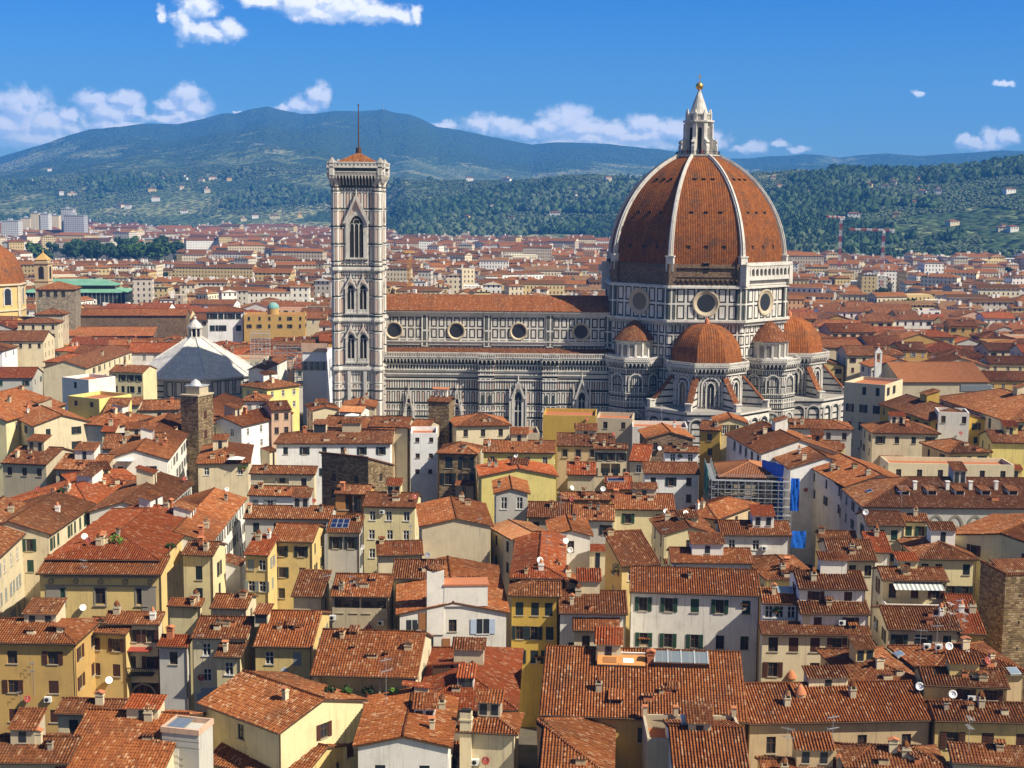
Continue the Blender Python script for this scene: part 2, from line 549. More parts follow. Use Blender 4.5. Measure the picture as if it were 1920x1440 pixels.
WHITE_MARBLE, GREEN_MARBLE, PINK_MARBLE = (0.67, 0.635, 0.575), (0.022, 0.028, 0.027), (0.56, 0.42, 0.345)
def marble(name, pw, ph, border=0.34, ring=0.2, inner=WHITE_MARBLE, second=None, u0=0.0, v0=0.0, bands=None, dark_gap=0.0, age=0.42):
    """Inlaid marble: rectangular panels pw x ph, each with a dark ring set in from a white border; bands = (period, dark height) of horizontal stripes."""
    m, g, bs = material(name, 0.6, 0.3)
    uv, ob = uv_of(g)
    u, v, _ = g.sep(uv)
    uu, vv = (u - u0) / pw, (v - v0) / ph
    fx, fy = uu.frac(), vv.frac()
    e = (fx.min(1.0 - fx) * pw).min(fy.min(1.0 - fy) * ph)
    cell = g.white(g.vec(uu.floor(), vv.floor(), 2.0))
    n = g.noise(ob, 0.5, 5.0, 0.62)
    n2 = g.noise(g.vec(u * 1.6, u, v * 0.18), 1.0, 4.0, 0.6)
    white = g.mix(cell, WHITE_MARBLE, tuple(k * 0.86 for k in WHITE_MARBLE))
    if second is not None:
        inn = g.mix(cell.gt(0.55), inner, second)
    else:
        inn = g.mix(cell, inner, tuple(k * 0.82 for k in inner))
    c = g.mix(e.gt(border + ring), white, inn)
    dark = e.gt(border) * e.lt(border + ring)
    if dark_gap: dark = dark.max(e.lt(dark_gap))
    if bands:
        dark = dark.max(((v - v0) / bands[0]).frac().lt(bands[1] / bands[0]))
    c = g.mix(dark, c, GREEN_MARBLE)
    c = g.mix(g.ss(n + (n2 - 0.5) * 0.9, 0.46, 0.86) * age * 1.6, c, (0.17, 0.145, 0.115))
    g.put(bs.inputs['Base Color'], c)
    return m
marble('marble_drum', 3.15, 5.1, 0.36, 0.46, u0=0.2, v0=40.2)
marble('marble_pier', 1.5, 5.1, 0.26, 0.26, inner=(0.10, 0.12, 0.11), v0=40.2)
marble('marble_nave', 2.42, 3.55, 0.26, 0.42, u0=0.15, v0=32.4)
marble('marble_aisle', 1.55, 4.3, 0.24, 0.30, v0=0.1, bands=(4.3, 0.7), second=PINK_MARBLE)
marble('marble_arcade', 0.92, 3.4, 0.20, 0.40, inner=(0.05, 0.06, 0.055), v0=22.3)
marble('marble_bands', 60.0, 60.0, -1.0, 0.0, bands=(1.5, 0.5))
marble('marble_stripes', 60.0, 60.0, -1.0, 0.0, bands=(2.0, 0.55), age=0.45)
marble('marble_tribune', 1.25, 3.4, 0.20, 0.32, v0=16.6, bands=(3.4, 0.5))
marble('marble_tower', 1.72, 5.2, 0.26, 0.24, inner=PINK_MARBLE, second=WHITE_MARBLE, age=0.22)
marble('marble_tower_strip', 2.3, 5.2, 0.46, 0.16, inner=PINK_MARBLE, bands=(5.2, 0.4), age=0.22)
marble('marble_baptistery', 2.6, 6.0, 0.34, 0.34, v0=14.0, dark_gap=0.12)
marble('marble_plain', 60.0, 60.0, -1.0, 0.0, age=0.5)
marble('marble_lantern', 60.0, 60.0, -1.0, 0.0, age=0.4)
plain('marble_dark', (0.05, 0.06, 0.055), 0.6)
plain('marble_pink', PINK_MARBLE, 0.65)
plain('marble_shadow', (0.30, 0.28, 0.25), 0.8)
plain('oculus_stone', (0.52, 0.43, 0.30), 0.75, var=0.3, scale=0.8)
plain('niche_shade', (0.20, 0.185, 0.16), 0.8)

def slab_roof():
    m, g, bs = material('baptistery_slabs', 0.7, 0.2)
    uv, ob = uv_of(g)
    u, v, _ = g.sep(uv)
    row = (v / 1.1).floor()
    cell = g.white(g.vec((u / 2.0 + row * 0.5).floor(), row, 1.0))
    n = g.noise(g.vec(u * 1.2, v * 0.25, 0.0), 1.0, 5.0, 0.65)
    n2 = g.noise(ob, 0.25, 4.0)
    c = g.mix(cell, (0.52, 0.50, 0.46), (0.64, 0.62, 0.57))
    c = g.mix(g.ss(n, 0.42, 0.75) * 0.55, c, (0.34, 0.32, 0.29))
    c = g.mix(g.ss(n2, 0.5, 0.7) * 0.25, c, (0.5, 0.44, 0.34))
    joint = (u / 2.0 + row * 0.5).frac().lt(0.05).max((v / 1.1).frac().lt(0.08))
    c = g.mix(joint * 0.4, c, (0.2, 0.19, 0.18))
    g.put(bs.inputs['Base Color'], c)
slab_roof()

def ribbed(name, col, pitch, col2=None):
    m, g, bs = material(name, 0.65, 0.3)
    uv, ob = uv_of(g)
    u, v, _ = g.sep(uv)
    n = g.noise(ob, 0.12, 5.0, 0.65)
    n2 = g.noise(g.vec(u * 2.0, v * 0.2, 0.0), 1.0, 4.0)
    c = g.mix(g.ss(n + (n2 - 0.5) * 0.6, 0.35, 0.7), tuple(col), tuple(col2 or [k * 0.6 for k in col]))
    g.put(bs.inputs['Base Color'], c)
    bump(g, bs, ((u / pitch) * (2 * math.pi)).sin(), 0.5, 0.08)
ribbed('green_metal', (0.13, 0.30, 0.20), 0.8, (0.19, 0.36, 0.26))
ribbed('copper_green', (0.16, 0.34, 0.30), 0.6, (0.26, 0.44, 0.40))
ribbed('grey_metal_roof', (0.20, 0.235, 0.225), 0.6)

plain('pane', (0.028, 0.032, 0.038), 0.12, spec=0.6)
plain('pane_sky', (0.20, 0.26, 0.32), 0.08, spec=0.8)
plain('opening', (0.022, 0.019, 0.016), 0.9)
plain('stone_trim', (0.40, 0.35, 0.26), 0.85)
plain('pietra', (0.25, 0.225, 0.18), 0.85)
plain('white_frame', (0.72, 0.70, 0.65), 0.5)
plain('shutter_green', (0.024, 0.060, 0.036), 0.6)
plain('shutter_dark', (0.018, 0.028, 0.030), 0.6)
plain('shutter_brown', (0.075, 0.030, 0.018), 0.6)
plain('shutter_grey', (0.27, 0.29, 0.27), 0.6)
plain('shutter_blue', (0.42, 0.50, 0.62), 0.6)
plain('wood', (0.30, 0.13, 0.045), 0.7)
plain('timber', (0.09, 0.05, 0.028), 0.85)
plain('iron', (0.03, 0.03, 0.032), 0.5, 0.3)
plain('metal_grey', (0.42, 0.43, 0.43), 0.45, 0.5)
plain('zinc', (0.50, 0.51, 0.50), 0.5, 0.3)
plain('dish_white', (0.76, 0.76, 0.75), 0.5)
plain('dish_red', (0.30, 0.055, 0.035), 0.6)
plain('dish_grey', (0.30, 0.31, 0.33), 0.6)
plain('ac_white', (0.72, 0.72, 0.69), 0.5)
plain('gold', (0.72, 0.44, 0.09), 0.28, 0.85)
plain('blue_tarp', (0.012, 0.12, 0.56), 0.5, var=0.3, scale=0.6)
plain('white_sheet', (0.76, 0.77, 0.80), 0.7)
plain('green_net', (0.03, 0.22, 0.17), 0.8)
plain('red_paint', (0.36, 0.06, 0.055), 0.6)
plain('crane_white', (0.55, 0.53, 0.52), 0.6)
plain('crane_yellow', (0.55, 0.28, 0.06), 0.5)
plain('terracotta', (0.46, 0.17, 0.075), 0.85)
plain('paving_red', (0.40, 0.14, 0.06), 0.9)
plain('solar', (0.012, 0.02, 0.06), 0.15, spec=0.7)
plain('awning_cloth', (0.62, 0.64, 0.60), 0.8)
plain('awning_dark', (0.03, 0.055, 0.05), 0.8)
plain('rope_cloth', (0.70, 0.68, 0.62), 0.9)
plain('skin', (0.55, 0.33, 0.24), 0.6)
plain('cloth_blue', (0.05, 0.08, 0.16), 0.9)
plain('cloth_red', (0.32, 0.05, 0.05), 0.9)
plain('hair', (0.03, 0.02, 0.015), 0.8)
plain('trunk', (0.09, 0.065, 0.045), 0.95)

def foliage(name, c0, c1, c2):
    m, g, bs = material(name, 0.75, 0.15)
    geo = g.n('ShaderNodeNewGeometry')
    rnd = X(g, geo.outputs['Random Per Island'])
    uv, ob = uv_of(g)
    n = g.noise(ob, 0.5, 3.0)
    g.put(bs.inputs['Base Color'], g.ramp((rnd * 0.6 + n * 0.6) - 0.1, [(0.0, c0), (0.5, c1), (1.0, c2)]))
    bs.inputs['Subsurface Weight'].default_value = 0.0
foliage('leaf_dark', (0.016, 0.034, 0.012), (0.030, 0.060, 0.018), (0.055, 0.095, 0.030))
foliage('leaf_mid', (0.030, 0.065, 0.014), (0.055, 0.115, 0.024), (0.10, 0.17, 0.04))
foliage('leaf_wood', (0.022, 0.046, 0.016), (0.038, 0.076, 0.024), (0.065, 0.11, 0.036))
foliage('leaf_bright', (0.07, 0.13, 0.02), (0.13, 0.22, 0.035), (0.20, 0.30, 0.06))
foliage('leaf_cypress', (0.010, 0.024, 0.012), (0.020, 0.040, 0.018), (0.032, 0.058, 0.024))
foliage('leaf_olive', (0.045, 0.072, 0.034), (0.075, 0.105, 0.050), (0.12, 0.15, 0.075))

def street_mat():
    m, g, bs = material('asphalt', 0.9, 0.2)
    uv, ob = uv_of(g)
    n = g.noise(ob, 0.3, 5.0, 0.65)
    g.put(bs.inputs['Base Color'], g.ramp(n, [(0.3, (0.035, 0.034, 0.033)), (0.7, (0.075, 0.072, 0.068))]))
street_mat()

def ground_mat():
    m, g, bs = material('city_ground', 0.95, 0.1)
    uv, ob = uv_of(g)
    n = g.noise(ob, 0.012, 6.0, 0.65)
    n2 = g.noise(ob, 0.12, 3.0)
    c = g.ramp(n + (n2 - 0.5) * 0.4, [(0.35, (0.05, 0.048, 0.045)), (0.5, (0.12, 0.10, 0.075)), (0.62, (0.035, 0.06, 0.02))])
    g.put(bs.inputs['Base Color'], c)
ground_mat()

def land_mat():
    """Hills: woods, olive groves and pale fields in patches, with tree clumps as relief."""
    m, g, bs = material('hill_land', 0.95, 0.05)
    uv, ob = uv_of(g)
    x, y, z = g.sep(ob)
    p = g.vec(x, y * 0.8, z * 0.6)
    n1 = g.noise(p, 0.0016, 6.0, 0.6)
    n2 = g.noise(p, 0.011, 5.0, 0.7)
    cells = g.voronoi(p, 0.0052, out=1)
    cr, cg, cb = g.sep(cells)
    trees = g.voronoi(ob, 0.055)
    trees2 = g.voronoi(ob, 0.018)
    alt = g.ss(z, 180.0, 420.0)
    wood = g.ss(n1 + (n2 - 0.5) * 0.5 + alt * 0.16 - g.ss(z, 60.0, 20.0) * 0.05, 0.50, 0.54)
    field = g.ramp(cr, [(0.0, (0.08, 0.115, 0.05)), (0.4, (0.12, 0.155, 0.065)), (0.7, (0.19, 0.21, 0.095)), (1.0, (0.27, 0.265, 0.14))])
    dots = g.ss(trees, 0.2, 0.62)
    field = g.mix(dots, (0.038, 0.062, 0.026), field)
    woodc = g.mix(g.ss(trees, 0.1, 0.8) * 0.8, (0.060, 0.095, 0.040), (0.022, 0.040, 0.018))
    woodc = g.mix(g.ss(n2, 0.4, 0.7) * 0.6, woodc, (0.036, 0.066, 0.028))
    c = g.mix(wood, field, woodc)
    g.put(bs.inputs['Base Color'], c)
    bump(g, bs, (1.0 - trees) * 1.0 + (1.0 - trees2) * 1.2, 0.9, 14.0)
land_mat()

def far_wall(name, cols):
    """Plaster with rows of small window openings, for houses so far off that a window is a dot."""
    m, g, bs = material(name, 0.92, 0.1)
    uv, ob = uv_of(g)
    geo = g.n('ShaderNodeNewGeometry')
    rnd = X(g, geo.outputs['Random Per Island'])
    info = g.n('ShaderNodeObjectInfo')
    rr = (rnd + X(g, info.outputs['Random']) * 0.77).frac()
    u, v, _ = g.sep(uv)
    k = g.white(g.vec(rnd * 99.0, 1.0, 1.0)) * 0.9 + 2.5
    fx, fy = (u / k).frac(), (v / 3.5).frac()
    win = fx.gt(0.36) * fx.lt(0.68) * fy.gt(0.28) * fy.lt(0.76)
    c = g.ramp(rr, [(i / len(cols), c) for i, c in enumerate(cols)], constant=True)
    n = g.noise(ob, 0.2, 4.0)
    c = g.mix(1.0, c, g.grey((n - 0.5) * 0.35 + 1.0), 'MULTIPLY')
    nz = X(g, g.sep(geo.outputs['Normal'])[2].s).abs().lt(0.4)
    c = g.mix(win * nz, c, (0.045, 0.038, 0.034))
    g.put(bs.inputs['Base Color'], c)
far_wall('far_plaster', [(0.62, 0.53, 0.36), (0.72, 0.68, 0.58), (0.64, 0.50, 0.26), (0.55, 0.50, 0.42), (0.78, 0.75, 0.68), (0.56, 0.42, 0.20), (0.66, 0.57, 0.41), (0.48, 0.40, 0.30), (0.74, 0.66, 0.48), (0.52, 0.30, 0.16)])
far_wall('far_modern', [(0.55, 0.55, 0.53), (0.48, 0.48, 0.47), (0.60, 0.60, 0.58), (0.42, 0.42, 0.44)])

def far_tile():
    m, g, bs = material('far_tile', 0.95, 0.08)
    uv, ob = uv_of(g)
    geo = g.n('ShaderNodeNewGeometry')
    rnd = X(g, geo.outputs['Random Per Island'])
    u, v, _ = g.sep(uv)
    c = g.ramp(rnd, [(0.0, (0.085, 0.040, 0.017)), (0.3, (0.15, 0.060, 0.020)), (0.6, (0.215, 0.080, 0.024)), (0.85, (0.28, 0.104, 0.031)), (1.0, (0.20, 0.12, 0.06))])
    n = g.noise(ob, 0.35, 4.0, 0.7)
    n2 = g.noise(ob, 3.0, 2.0, 0.7)
    c = g.mix(g.ss(n, 0.42, 0.72) * 0.5, c, (0.085, 0.05, 0.032))
    c = g.mix(g.ss(n2, 0.55, 0.72) * 0.35, c, (0.40, 0.25, 0.15))
    g.put(bs.inputs['Base Color'], c)
    bump(g, bs, ((u / 0.5) * (2 * math.pi)).sin(), 0.35, 0.1)
far_tile()

def rib_panel(name, col, glass):
    """Glazed roof light: glass with thin bars."""
    m, g, bs = material(name, 0.1, 0.7)
    uv, ob = uv_of(g)
    u, v, _ = g.sep(uv)
    bar = (u / 1.1).frac().lt(0.08)
    g.put(bs.inputs['Base Color'], g.mix(bar, tuple(glass), tuple(col)))
rib_panel('roof_glass', (0.25, 0.24, 0.22), (0.16, 0.19, 0.21))
# ------------------------------------------------------------------ setting: ground, hills, haze
M = MATS
gm = MB(); gm.face([(-9000, -400, 0), (9000, -400, 0), (9000, 14500, 0), (-9000, 14500, 0)])
tag(gm.build('ground', M['city_ground']), kind='structure')

def fbm2(x, y, seed=0, octaves=6, base=1.0):
    """Value-noise fractal on arrays."""
    r = np.random.default_rng(seed)
    tab = r.random((256, 256))
    out = np.zeros_like(x); amp = 0.5; f = base
    for k in range(octaves):
        xx, yy = x * f + 17.3 * k, y * f + 9.1 * k
        xi, yi = np.floor(xx).astype(int), np.floor(yy).astype(int)
        fx, fy = xx - xi, yy - yi
        fx, fy = fx * fx * (3 - 2 * fx), fy * fy * (3 - 2 * fy)
        a = tab[xi % 256, yi % 256]; b = tab[(xi + 1) % 256, yi % 256]; c = tab[xi % 256, (yi + 1) % 256]; d = tab[(xi + 1) % 256, (yi + 1) % 256]
        out += amp * ((a * (1 - fx) + b * fx) * (1 - fy) + (c * (1 - fx) + d * fx) * fy)
        amp *= 0.5; f *= 2.03
    return out - 0.5

CREST = [(-300, 330), (0, 293), (40, 282), (100, 265), (160, 252), (213, 242), (250, 235), (277, 232), (333, 233), (383, 222), (417, 212), (443, 212), (467, 205), (500, 199), (533, 207), (567, 214), (593, 213), (627, 208), (673, 209), (707, 207), (718, 205), (740, 212), (767, 215), (790, 223), (820, 238), (857, 243), (907, 253), (957, 263), (997, 271), (1040, 267), (1073, 267), (1140, 269), (1207, 277), (1257, 282), (1310, 295), (1363, 297), (1407, 296), (1440, 292), (1480, 291), (1507, 288), (1533, 289), (1573, 295), (1613, 290), (1663, 287), (1697, 290), (1723, 292), (1797, 287), (1880, 281), (1920, 283), (2200, 290)]
NEAR = [(-300, 352), (0, 338), (100, 330), (200, 322), (300, 316), (420, 312), (520, 306), (620, 312), (720, 345), (760, 338), (860, 337), (1000, 334), (1060, 328), (1110, 324), (1160, 329), (1220, 345), (1300, 345), (1390, 333), (1420, 326), (1490, 322), (1560, 324), (1600, 325), (1700, 326), (1770, 322), (1800, 320), (1840, 314), (1880, 307), (1920, 304), (2200, 300)]
def prof(tab, r):
    px = np.array([a for a, b in tab], float)
    z = []; az = []
    for a, b in tab:
        u, e = px_dir(a, b)
        az.append(u); z.append(CAM_H + e * r)
    return np.array(az), np.array(z)
R_FAR = 9800.0
_t = [-300, 0, 640, 760, 1100, 1300, 1480, 1920, 2200]
_ta = np.array([px_dir(a, 400)[0] for a in _t])
def r_foot(az): return np.interp(az, _ta, [3900, 3900, 3500, 2700, 2500, 2150, 1800, 1750, 1750])
def r_near(az): return np.interp(az, _ta, [5200, 5200, 5000, 4000, 3700, 3400, 3200, 3100, 3100])
def r_val(az): return np.interp(az, _ta, [6300, 6300, 6200, 5300, 5000, 4800, 4800, 4800, 4800])
azA, zA = prof(CREST, R_FAR)
azB = np.array([px_dir(a, b)[0] for a, b in NEAR])
zB = np.array([CAM_H + px_dir(a, b)[1] * r_near(px_dir(a, b)[0]) for a, b in NEAR])
DIP = np.array([px_dir(a, 400)[0] for a in (-300, 600, 740, 1100, 1250, 2200)]), np.array([0.0, 0.0, 0.45, 0.6, 0.7, 0.75])
def land_height(az, r):
    RF, RN, RV = r_foot(az), r_near(az), r_val(az)
    za, zb = np.interp(az, azA, zA), np.interp(az, azB, zB)
    dip = np.interp(az, *DIP)
    zv = (zb + (za - zb) * (RV - RN) / (R_FAR - RN)) * (1 - dip) + zb * 0.45 * dip
    t = np.clip((r - RF) / (RN - RF), 0, 1)
    h1 = np.where(r < RF, -5.0, -5.0 + np.clip(t * 10, 0, 1) * 6 + (zb - 1) * (t ** 1.12))
    t2 = np.clip((r - RN) / (RV - RN), 0, 1); s2 = t2 * t2 * (3 - 2 * t2)
    h2 = zb + (zv - zb) * s2
    t3 = np.clip((r - RV) / (R_FAR - RV), 0, 1)
    h3 = zv + (za - zv) * (t3 ** 1.1)
    h = np.where(r < RN, h1, np.where(r < RV, h2, h3))
    t4 = np.clip((r - R_FAR) / 2500.0, 0, 1)
    h = np.where(r > R_FAR, za * (1 - 0.5 * t4), h)
    return h, t, t3
def land_z(x, y):
    x, y = np.atleast_1d(np.asarray(x, float)), np.atleast_1d(np.asarray(y, float))
    r = np.hypot(x, y); az = x / y
    h, t, t3 = land_height(az, r)
    n = fbm2(x / 900.0, y / 900.0, 3, 5)
    n2 = np.abs(fbm2(x / 1500.0 + 40, y / 2200.0, 5, 5))
    amp = np.clip(t * 4, 0, 1) * (1 - np.exp(-((r - r_near(az)) / 300.0) ** 2) * 0.8) * (1 - np.exp(-((r - R_FAR) / 500.0) ** 2) * 0.93)
    big = np.interp(r, [1700, 3500, 5200, R_FAR], [8, 34, 70, 210])
    return h + amp * (n * big - n2 * big * 0.9)
na, nr = 620, 330
a_ = np.linspace(px_dir(-260, 400)[0], px_dir(2180, 400)[0], na)
r_ = np.concatenate([np.linspace(1650, 5600, 190), np.linspace(5600, R_FAR + 2400, nr - 189)[1:]])
AA, RR = np.meshgrid(a_, r_)
YY = RR / np.sqrt(1 + AA * AA); XX = AA * YY
ZZ = land_z(XX.ravel(), YY.ravel())
V = np.stack([XX.ravel(), YY.ravel(), ZZ], 1)
ii, jj = np.meshgrid(np.arange(nr - 1), np.arange(na - 1), indexing='ij')
q = (ii * na + jj).ravel()
Q = np.stack([q, q + 1, q + na + 1, q + na], 1)
me = np_mesh('hills', V, Q, M['hill_land'], smooth=True)
tag(link('hills', me), kind='structure')
# ------------------------------------------------------------------ cathedral
def octo(ap, phase=22.5, c=(0, 0), n=8):
    r = ap / math.cos(math.pi / n)
    return [(c[0] + r * math.sin(R(phase + 360.0 / n * k)), c[1] - r * math.cos(R(phase + 360.0 / n * k))) for k in range(n)]
def face_m(theta, ap, c=(0, 0), z=0.0):
    """Frame on a wall: x along it, -y outwards, the wall plane at y = 0."""
    return Matrix.Translation((c[0], c[1], z)) @ Matrix.Rotation(R(theta), 4, 'Z') @ Matrix.Translation((0, -ap, 0))
DC = (58.5, 443.0)
duomo = empty('cathedral', (DC[0], DC[1], 0))
tag(duomo, 'huge marble cathedral with a ribbed red brick dome and long nave beside the bell tower', 'cathedral')

# --- octagon body, drum, brick band
b = MB(); b.prism(octo(27.0), 0, 39.6, 0, bottom=False)
body = b.build('octagon_wall', M['marble_nave'], duomo)
b = MB(); b.prism(octo(27.4), 40.2, 50.1, 0)
for k in range(8):
    M_ = face_m(45 * k, 27.4)
    for sx in (-1, 1):
        s = len(b.v); b.box(sx * 10.35 - 1.05, sx * 10.35 + 1.05, -0.5, 0.3, 40.2, 50.0, 1); b.xf(M_, s)
drum = b.build('drum', [M['marble_drum'], M['marble_pier']], duomo)
b = MB()
for z0, z1, ap in ((39.3, 39.8, 27.9), (39.8, 40.5, 28.7), (50.0, 50.5, 28.3), (50.5, 50.9, 27.8)):
    b.prism(octo(ap), z0, z1)
for k in range(8):
    s = len(b.v)
    for i in range(36):
        b.box(-11.4 + i * 0.64, -11.1 + i * 0.64, -0.55, 0.2, 38.7, 39.35)
    b.xf(face_m(45 * k, 27.5), s)
b.build('cornice', M['marble_plain'], duomo)
b = MB(); b.prism(octo(26.7), 50.9, 57.2)
for k in range(8):
    if k == 1: continue
    s = len(b.v)
    b.box(-11.3, 11.3, -0.5, 0.3, 56.1, 56.6); b.box(-11.2, 11.2, -0.28, 0.3, 53.4, 53.7)
    for sx in (-1, 1): b.box(sx * 10.4 - 1.2, sx * 10.4 + 1.2, -0.9, 0.3, 50.9, 57.4)
    b.xf(face_m(45 * k, 26.7), s)
b.build('brick_band', M['brick_rough'], duomo)
b = MB()
for i in range(13):
    b.box(-9.2 + i * 1.5, -8.6 + i * 1.5, -1.3, 0.2, 52.3, 52.75)
    b.box(-9.2 + i * 1.5, -8.6 + i * 1.5, -0.12, 0.2, 51.3, 52.3, 1)
b.box(-0.7, 0.7, -0.25, 0.2, 55.0, 57.6, 1); b.box(-1.0, 1.0, -0.6, 0.2, 57.6, 57.9)
b.xf(face_m(0, 26.7)); b.build('corbel_row', [M['brick_rough'], M['opening']], duomo)

# --- the finished marble gallery on one face
b = MB()
b.box(-11.9, 11.9, -1.3, 0.3, 50.9, 51.4); b.box(-11.7, 11.7, -0.9, 0.3, 51.4, 52.5); b.box(-12.3, 12.3, -2.1, 0.3, 52.5, 53.0)
b.box(-12.2, 12.2, -2.0, -1.2, 56.3, 56.8); b.box(-12.4, 12.4, -2.2, 0.3, 56.8, 57.15); b.box(-12.2, 12.2, -2.1, -1.8, 57.15, 57.9)
for i in range(12):
    x = -11.7 + i * 23.4 / 11
    b.box(x - 0.32, x + 0.32, -2.0, -1.3, 53.0, 56.3)
    if i < 11: b.arch(x + 23.4 / 22, 53.0, 23.4 / 11 - 0.1, 3.3, -1.95, -1.4, 0, 8, frame=0.32)
b.box(-12.2, 12.2, -2.05, -1.85, 53.0, 53.8)
for sx in (-1, 1): b.box(sx * 11.5 - 0.9, sx * 11.5 + 0.9, -2.2, 0.3, 50.9, 57.3)
b.xf(face_m(45, 26.7)); gal = b.build('gallery', M['marble_lantern'], duomo)
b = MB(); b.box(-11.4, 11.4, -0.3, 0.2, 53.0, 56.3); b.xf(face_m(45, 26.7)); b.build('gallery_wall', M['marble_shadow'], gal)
b = MB(); b.box(-11.6, -7.5, -2.6, 0.2, 47.5, 56.5); b.box(-11.2, -8.5, -3.6, -2.6, 53.5, 55.5); b.xf(face_m(-90, 26.7)); b.build('unfinished_gallery', M['marble_lantern'], duomo)

# --- round windows of the drum
def oculus(parent, theta, ap, z, r_out, r_in, name='round_window', x=0.0, c=(0, 0), deep=1.5):
    b = MB()
    n = 28
    rings = [(r_out, 0.0), (r_out, -0.45), (r_out * 0.90, -0.5), (r_out * 0.84, -0.32), (r_in * 1.12, deep * -0.02 + 0.0), (r_in, 0.06)]
    pts = []
    for (r, y) in rings:
        pts += [(x + r * math.cos(2 * math.pi * i / n), y, z + r * math.sin(2 * math.pi * i / n)) for i in range(n)]
    fs = []
    for k in range(len(rings) - 1):
        for i in range(n):
            j = (i + 1) % n
            fs.append((k * n + i, k * n + j, (k + 1) * n + j, (k + 1) * n + i))
    b.add(pts, fs, 0, False)
    b.xf(face_m(theta, ap, c)); w = b.build(name, M['oculus_stone'], parent)
    b = MB(); b.face([(x + r_in * 1.1 * math.cos(2 * math.pi * i / n), -0.04, z + r_in * 1.1 * math.sin(2 * math.pi * i / n)) for i in range(n)])
    b.xf(face_m(theta, ap, c)); b.build('pane', M['pane'], w)
for th in (-45, 0, 45, 90, -90):
    oculus(duomo, th, 27.4, 45.5, 4.05, 2.45)

# --- dome shell
Z0, Z1, CC, RC = 57.2, 90.2, 7.28, 35.88
def rv(z):
    return -CC + math.sqrt(max(0.0, RC * RC - (z - Z0) ** 2))
NZ = 26
zs = [Z0 + (Z1 - Z0) * i / NZ for i in range(NZ + 1)]
C22 = math.cos(R(22.5)); S22 = math.sin(R(22.5))
dv, dq, duv = [], [], []
for k in range(8):
    Mr = Matrix.Rotation(R(45 * k), 3, 'Z')
    s = 0.0
    for i in range(NZ):
        a0, a1 = rv(zs[i]) * C22, rv(zs[i + 1]) * C22
        w0, w1 = rv(zs[i]) * S22, rv(zs[i + 1]) * S22
        ds = math.hypot(a1 - a0, zs[i + 1] - zs[i])
        o = len(dv)
        for p in ((-w0, -a0, zs[i]), (w0, -a0, zs[i]), (w1, -a1, zs[i + 1]), (-w1, -a1, zs[i + 1])):
            dv.append(tuple(Mr @ Vector(p)))
        dq.append((o, o + 1, o + 2, o + 3))
        duv += [(-w0, s), (w0, s), (w1, s + ds), (-w1, s + ds)]
        s += ds
dome = link('dome', np_mesh('dome', np.array(dv), np.array(dq), M['tile_dome'], np.array(duv)), duomo)
b = MB()
for k in range(8):
    th = R(22.5 + 45 * k)
    er, et = Vector((math.sin(th), -math.cos(th), 0)), Vector((math.cos(th), math.sin(th), 0))
    b = MB(); pts = []
    for i, z in enumerate(zs):
        r = rv(z); w = 0.80 - 0.34 * i / NZ
        base = Vector((0, 0, z))
        slope = (z - Z0) / RC
        out = er * math.sqrt(max(0.05, 1 - slope * slope)) + Vector((0, 0, slope))
        pc = base + er * (r + 0.02)
        pts += [pc - et * w - out * 0.6, pc - et * w + out * 0.42, pc - et * w * 0.45 + out * 0.42, pc - et * w * 0.45 + out * 0.85, pc + et * w * 0.45 + out * 0.85, pc + et * w * 0.45 + out * 0.42, pc + et * w + out * 0.42, pc + et * w - out * 0.6]
    fs = []
    for i in range(NZ):
        for j in range(7):
            fs.append((i * 8 + j, i * 8 + j + 1, (i + 1) * 8 + j + 1, (i + 1) * 8 + j))
    b.add(pts, fs)
    c0 = er * 28.6
    s = len(b.v); b.box(-1.15, 1.15, -1.0, 1.0, 55.0, 59.4); b.box(-1.4, 1.4, -1.2, 1.2, 59.4, 59.8)
    b.xf(Matrix.Translation(c0) @ Matrix.Rotation(th, 4, 'Z'), s)
    b.build('rib', M['marble_lantern'], dome)
for th in (-45, 0, 45, -90, 90):
    for z, dxo in ((62.4, 5.4), (72.6, 4.4), (82.7, 2.8)):
        for i in (-1, 0, 1):
            b = MB()
            a = rv(z) * C22
            s = len(b.v)
            b.box(i * dxo - 0.42, i * dxo + 0.42, -0.10, 1.2, z - 0.55, z + 0.45, 0)
            b.box(i * dxo - 0.6, i * dxo + 0.6, -0.30, 1.2, z + 0.45, z + 0.62, 1)
            b.xf(face_m(th, a), s)
            b.build('opening', [M['opening'], M['tile_dome']], dome)

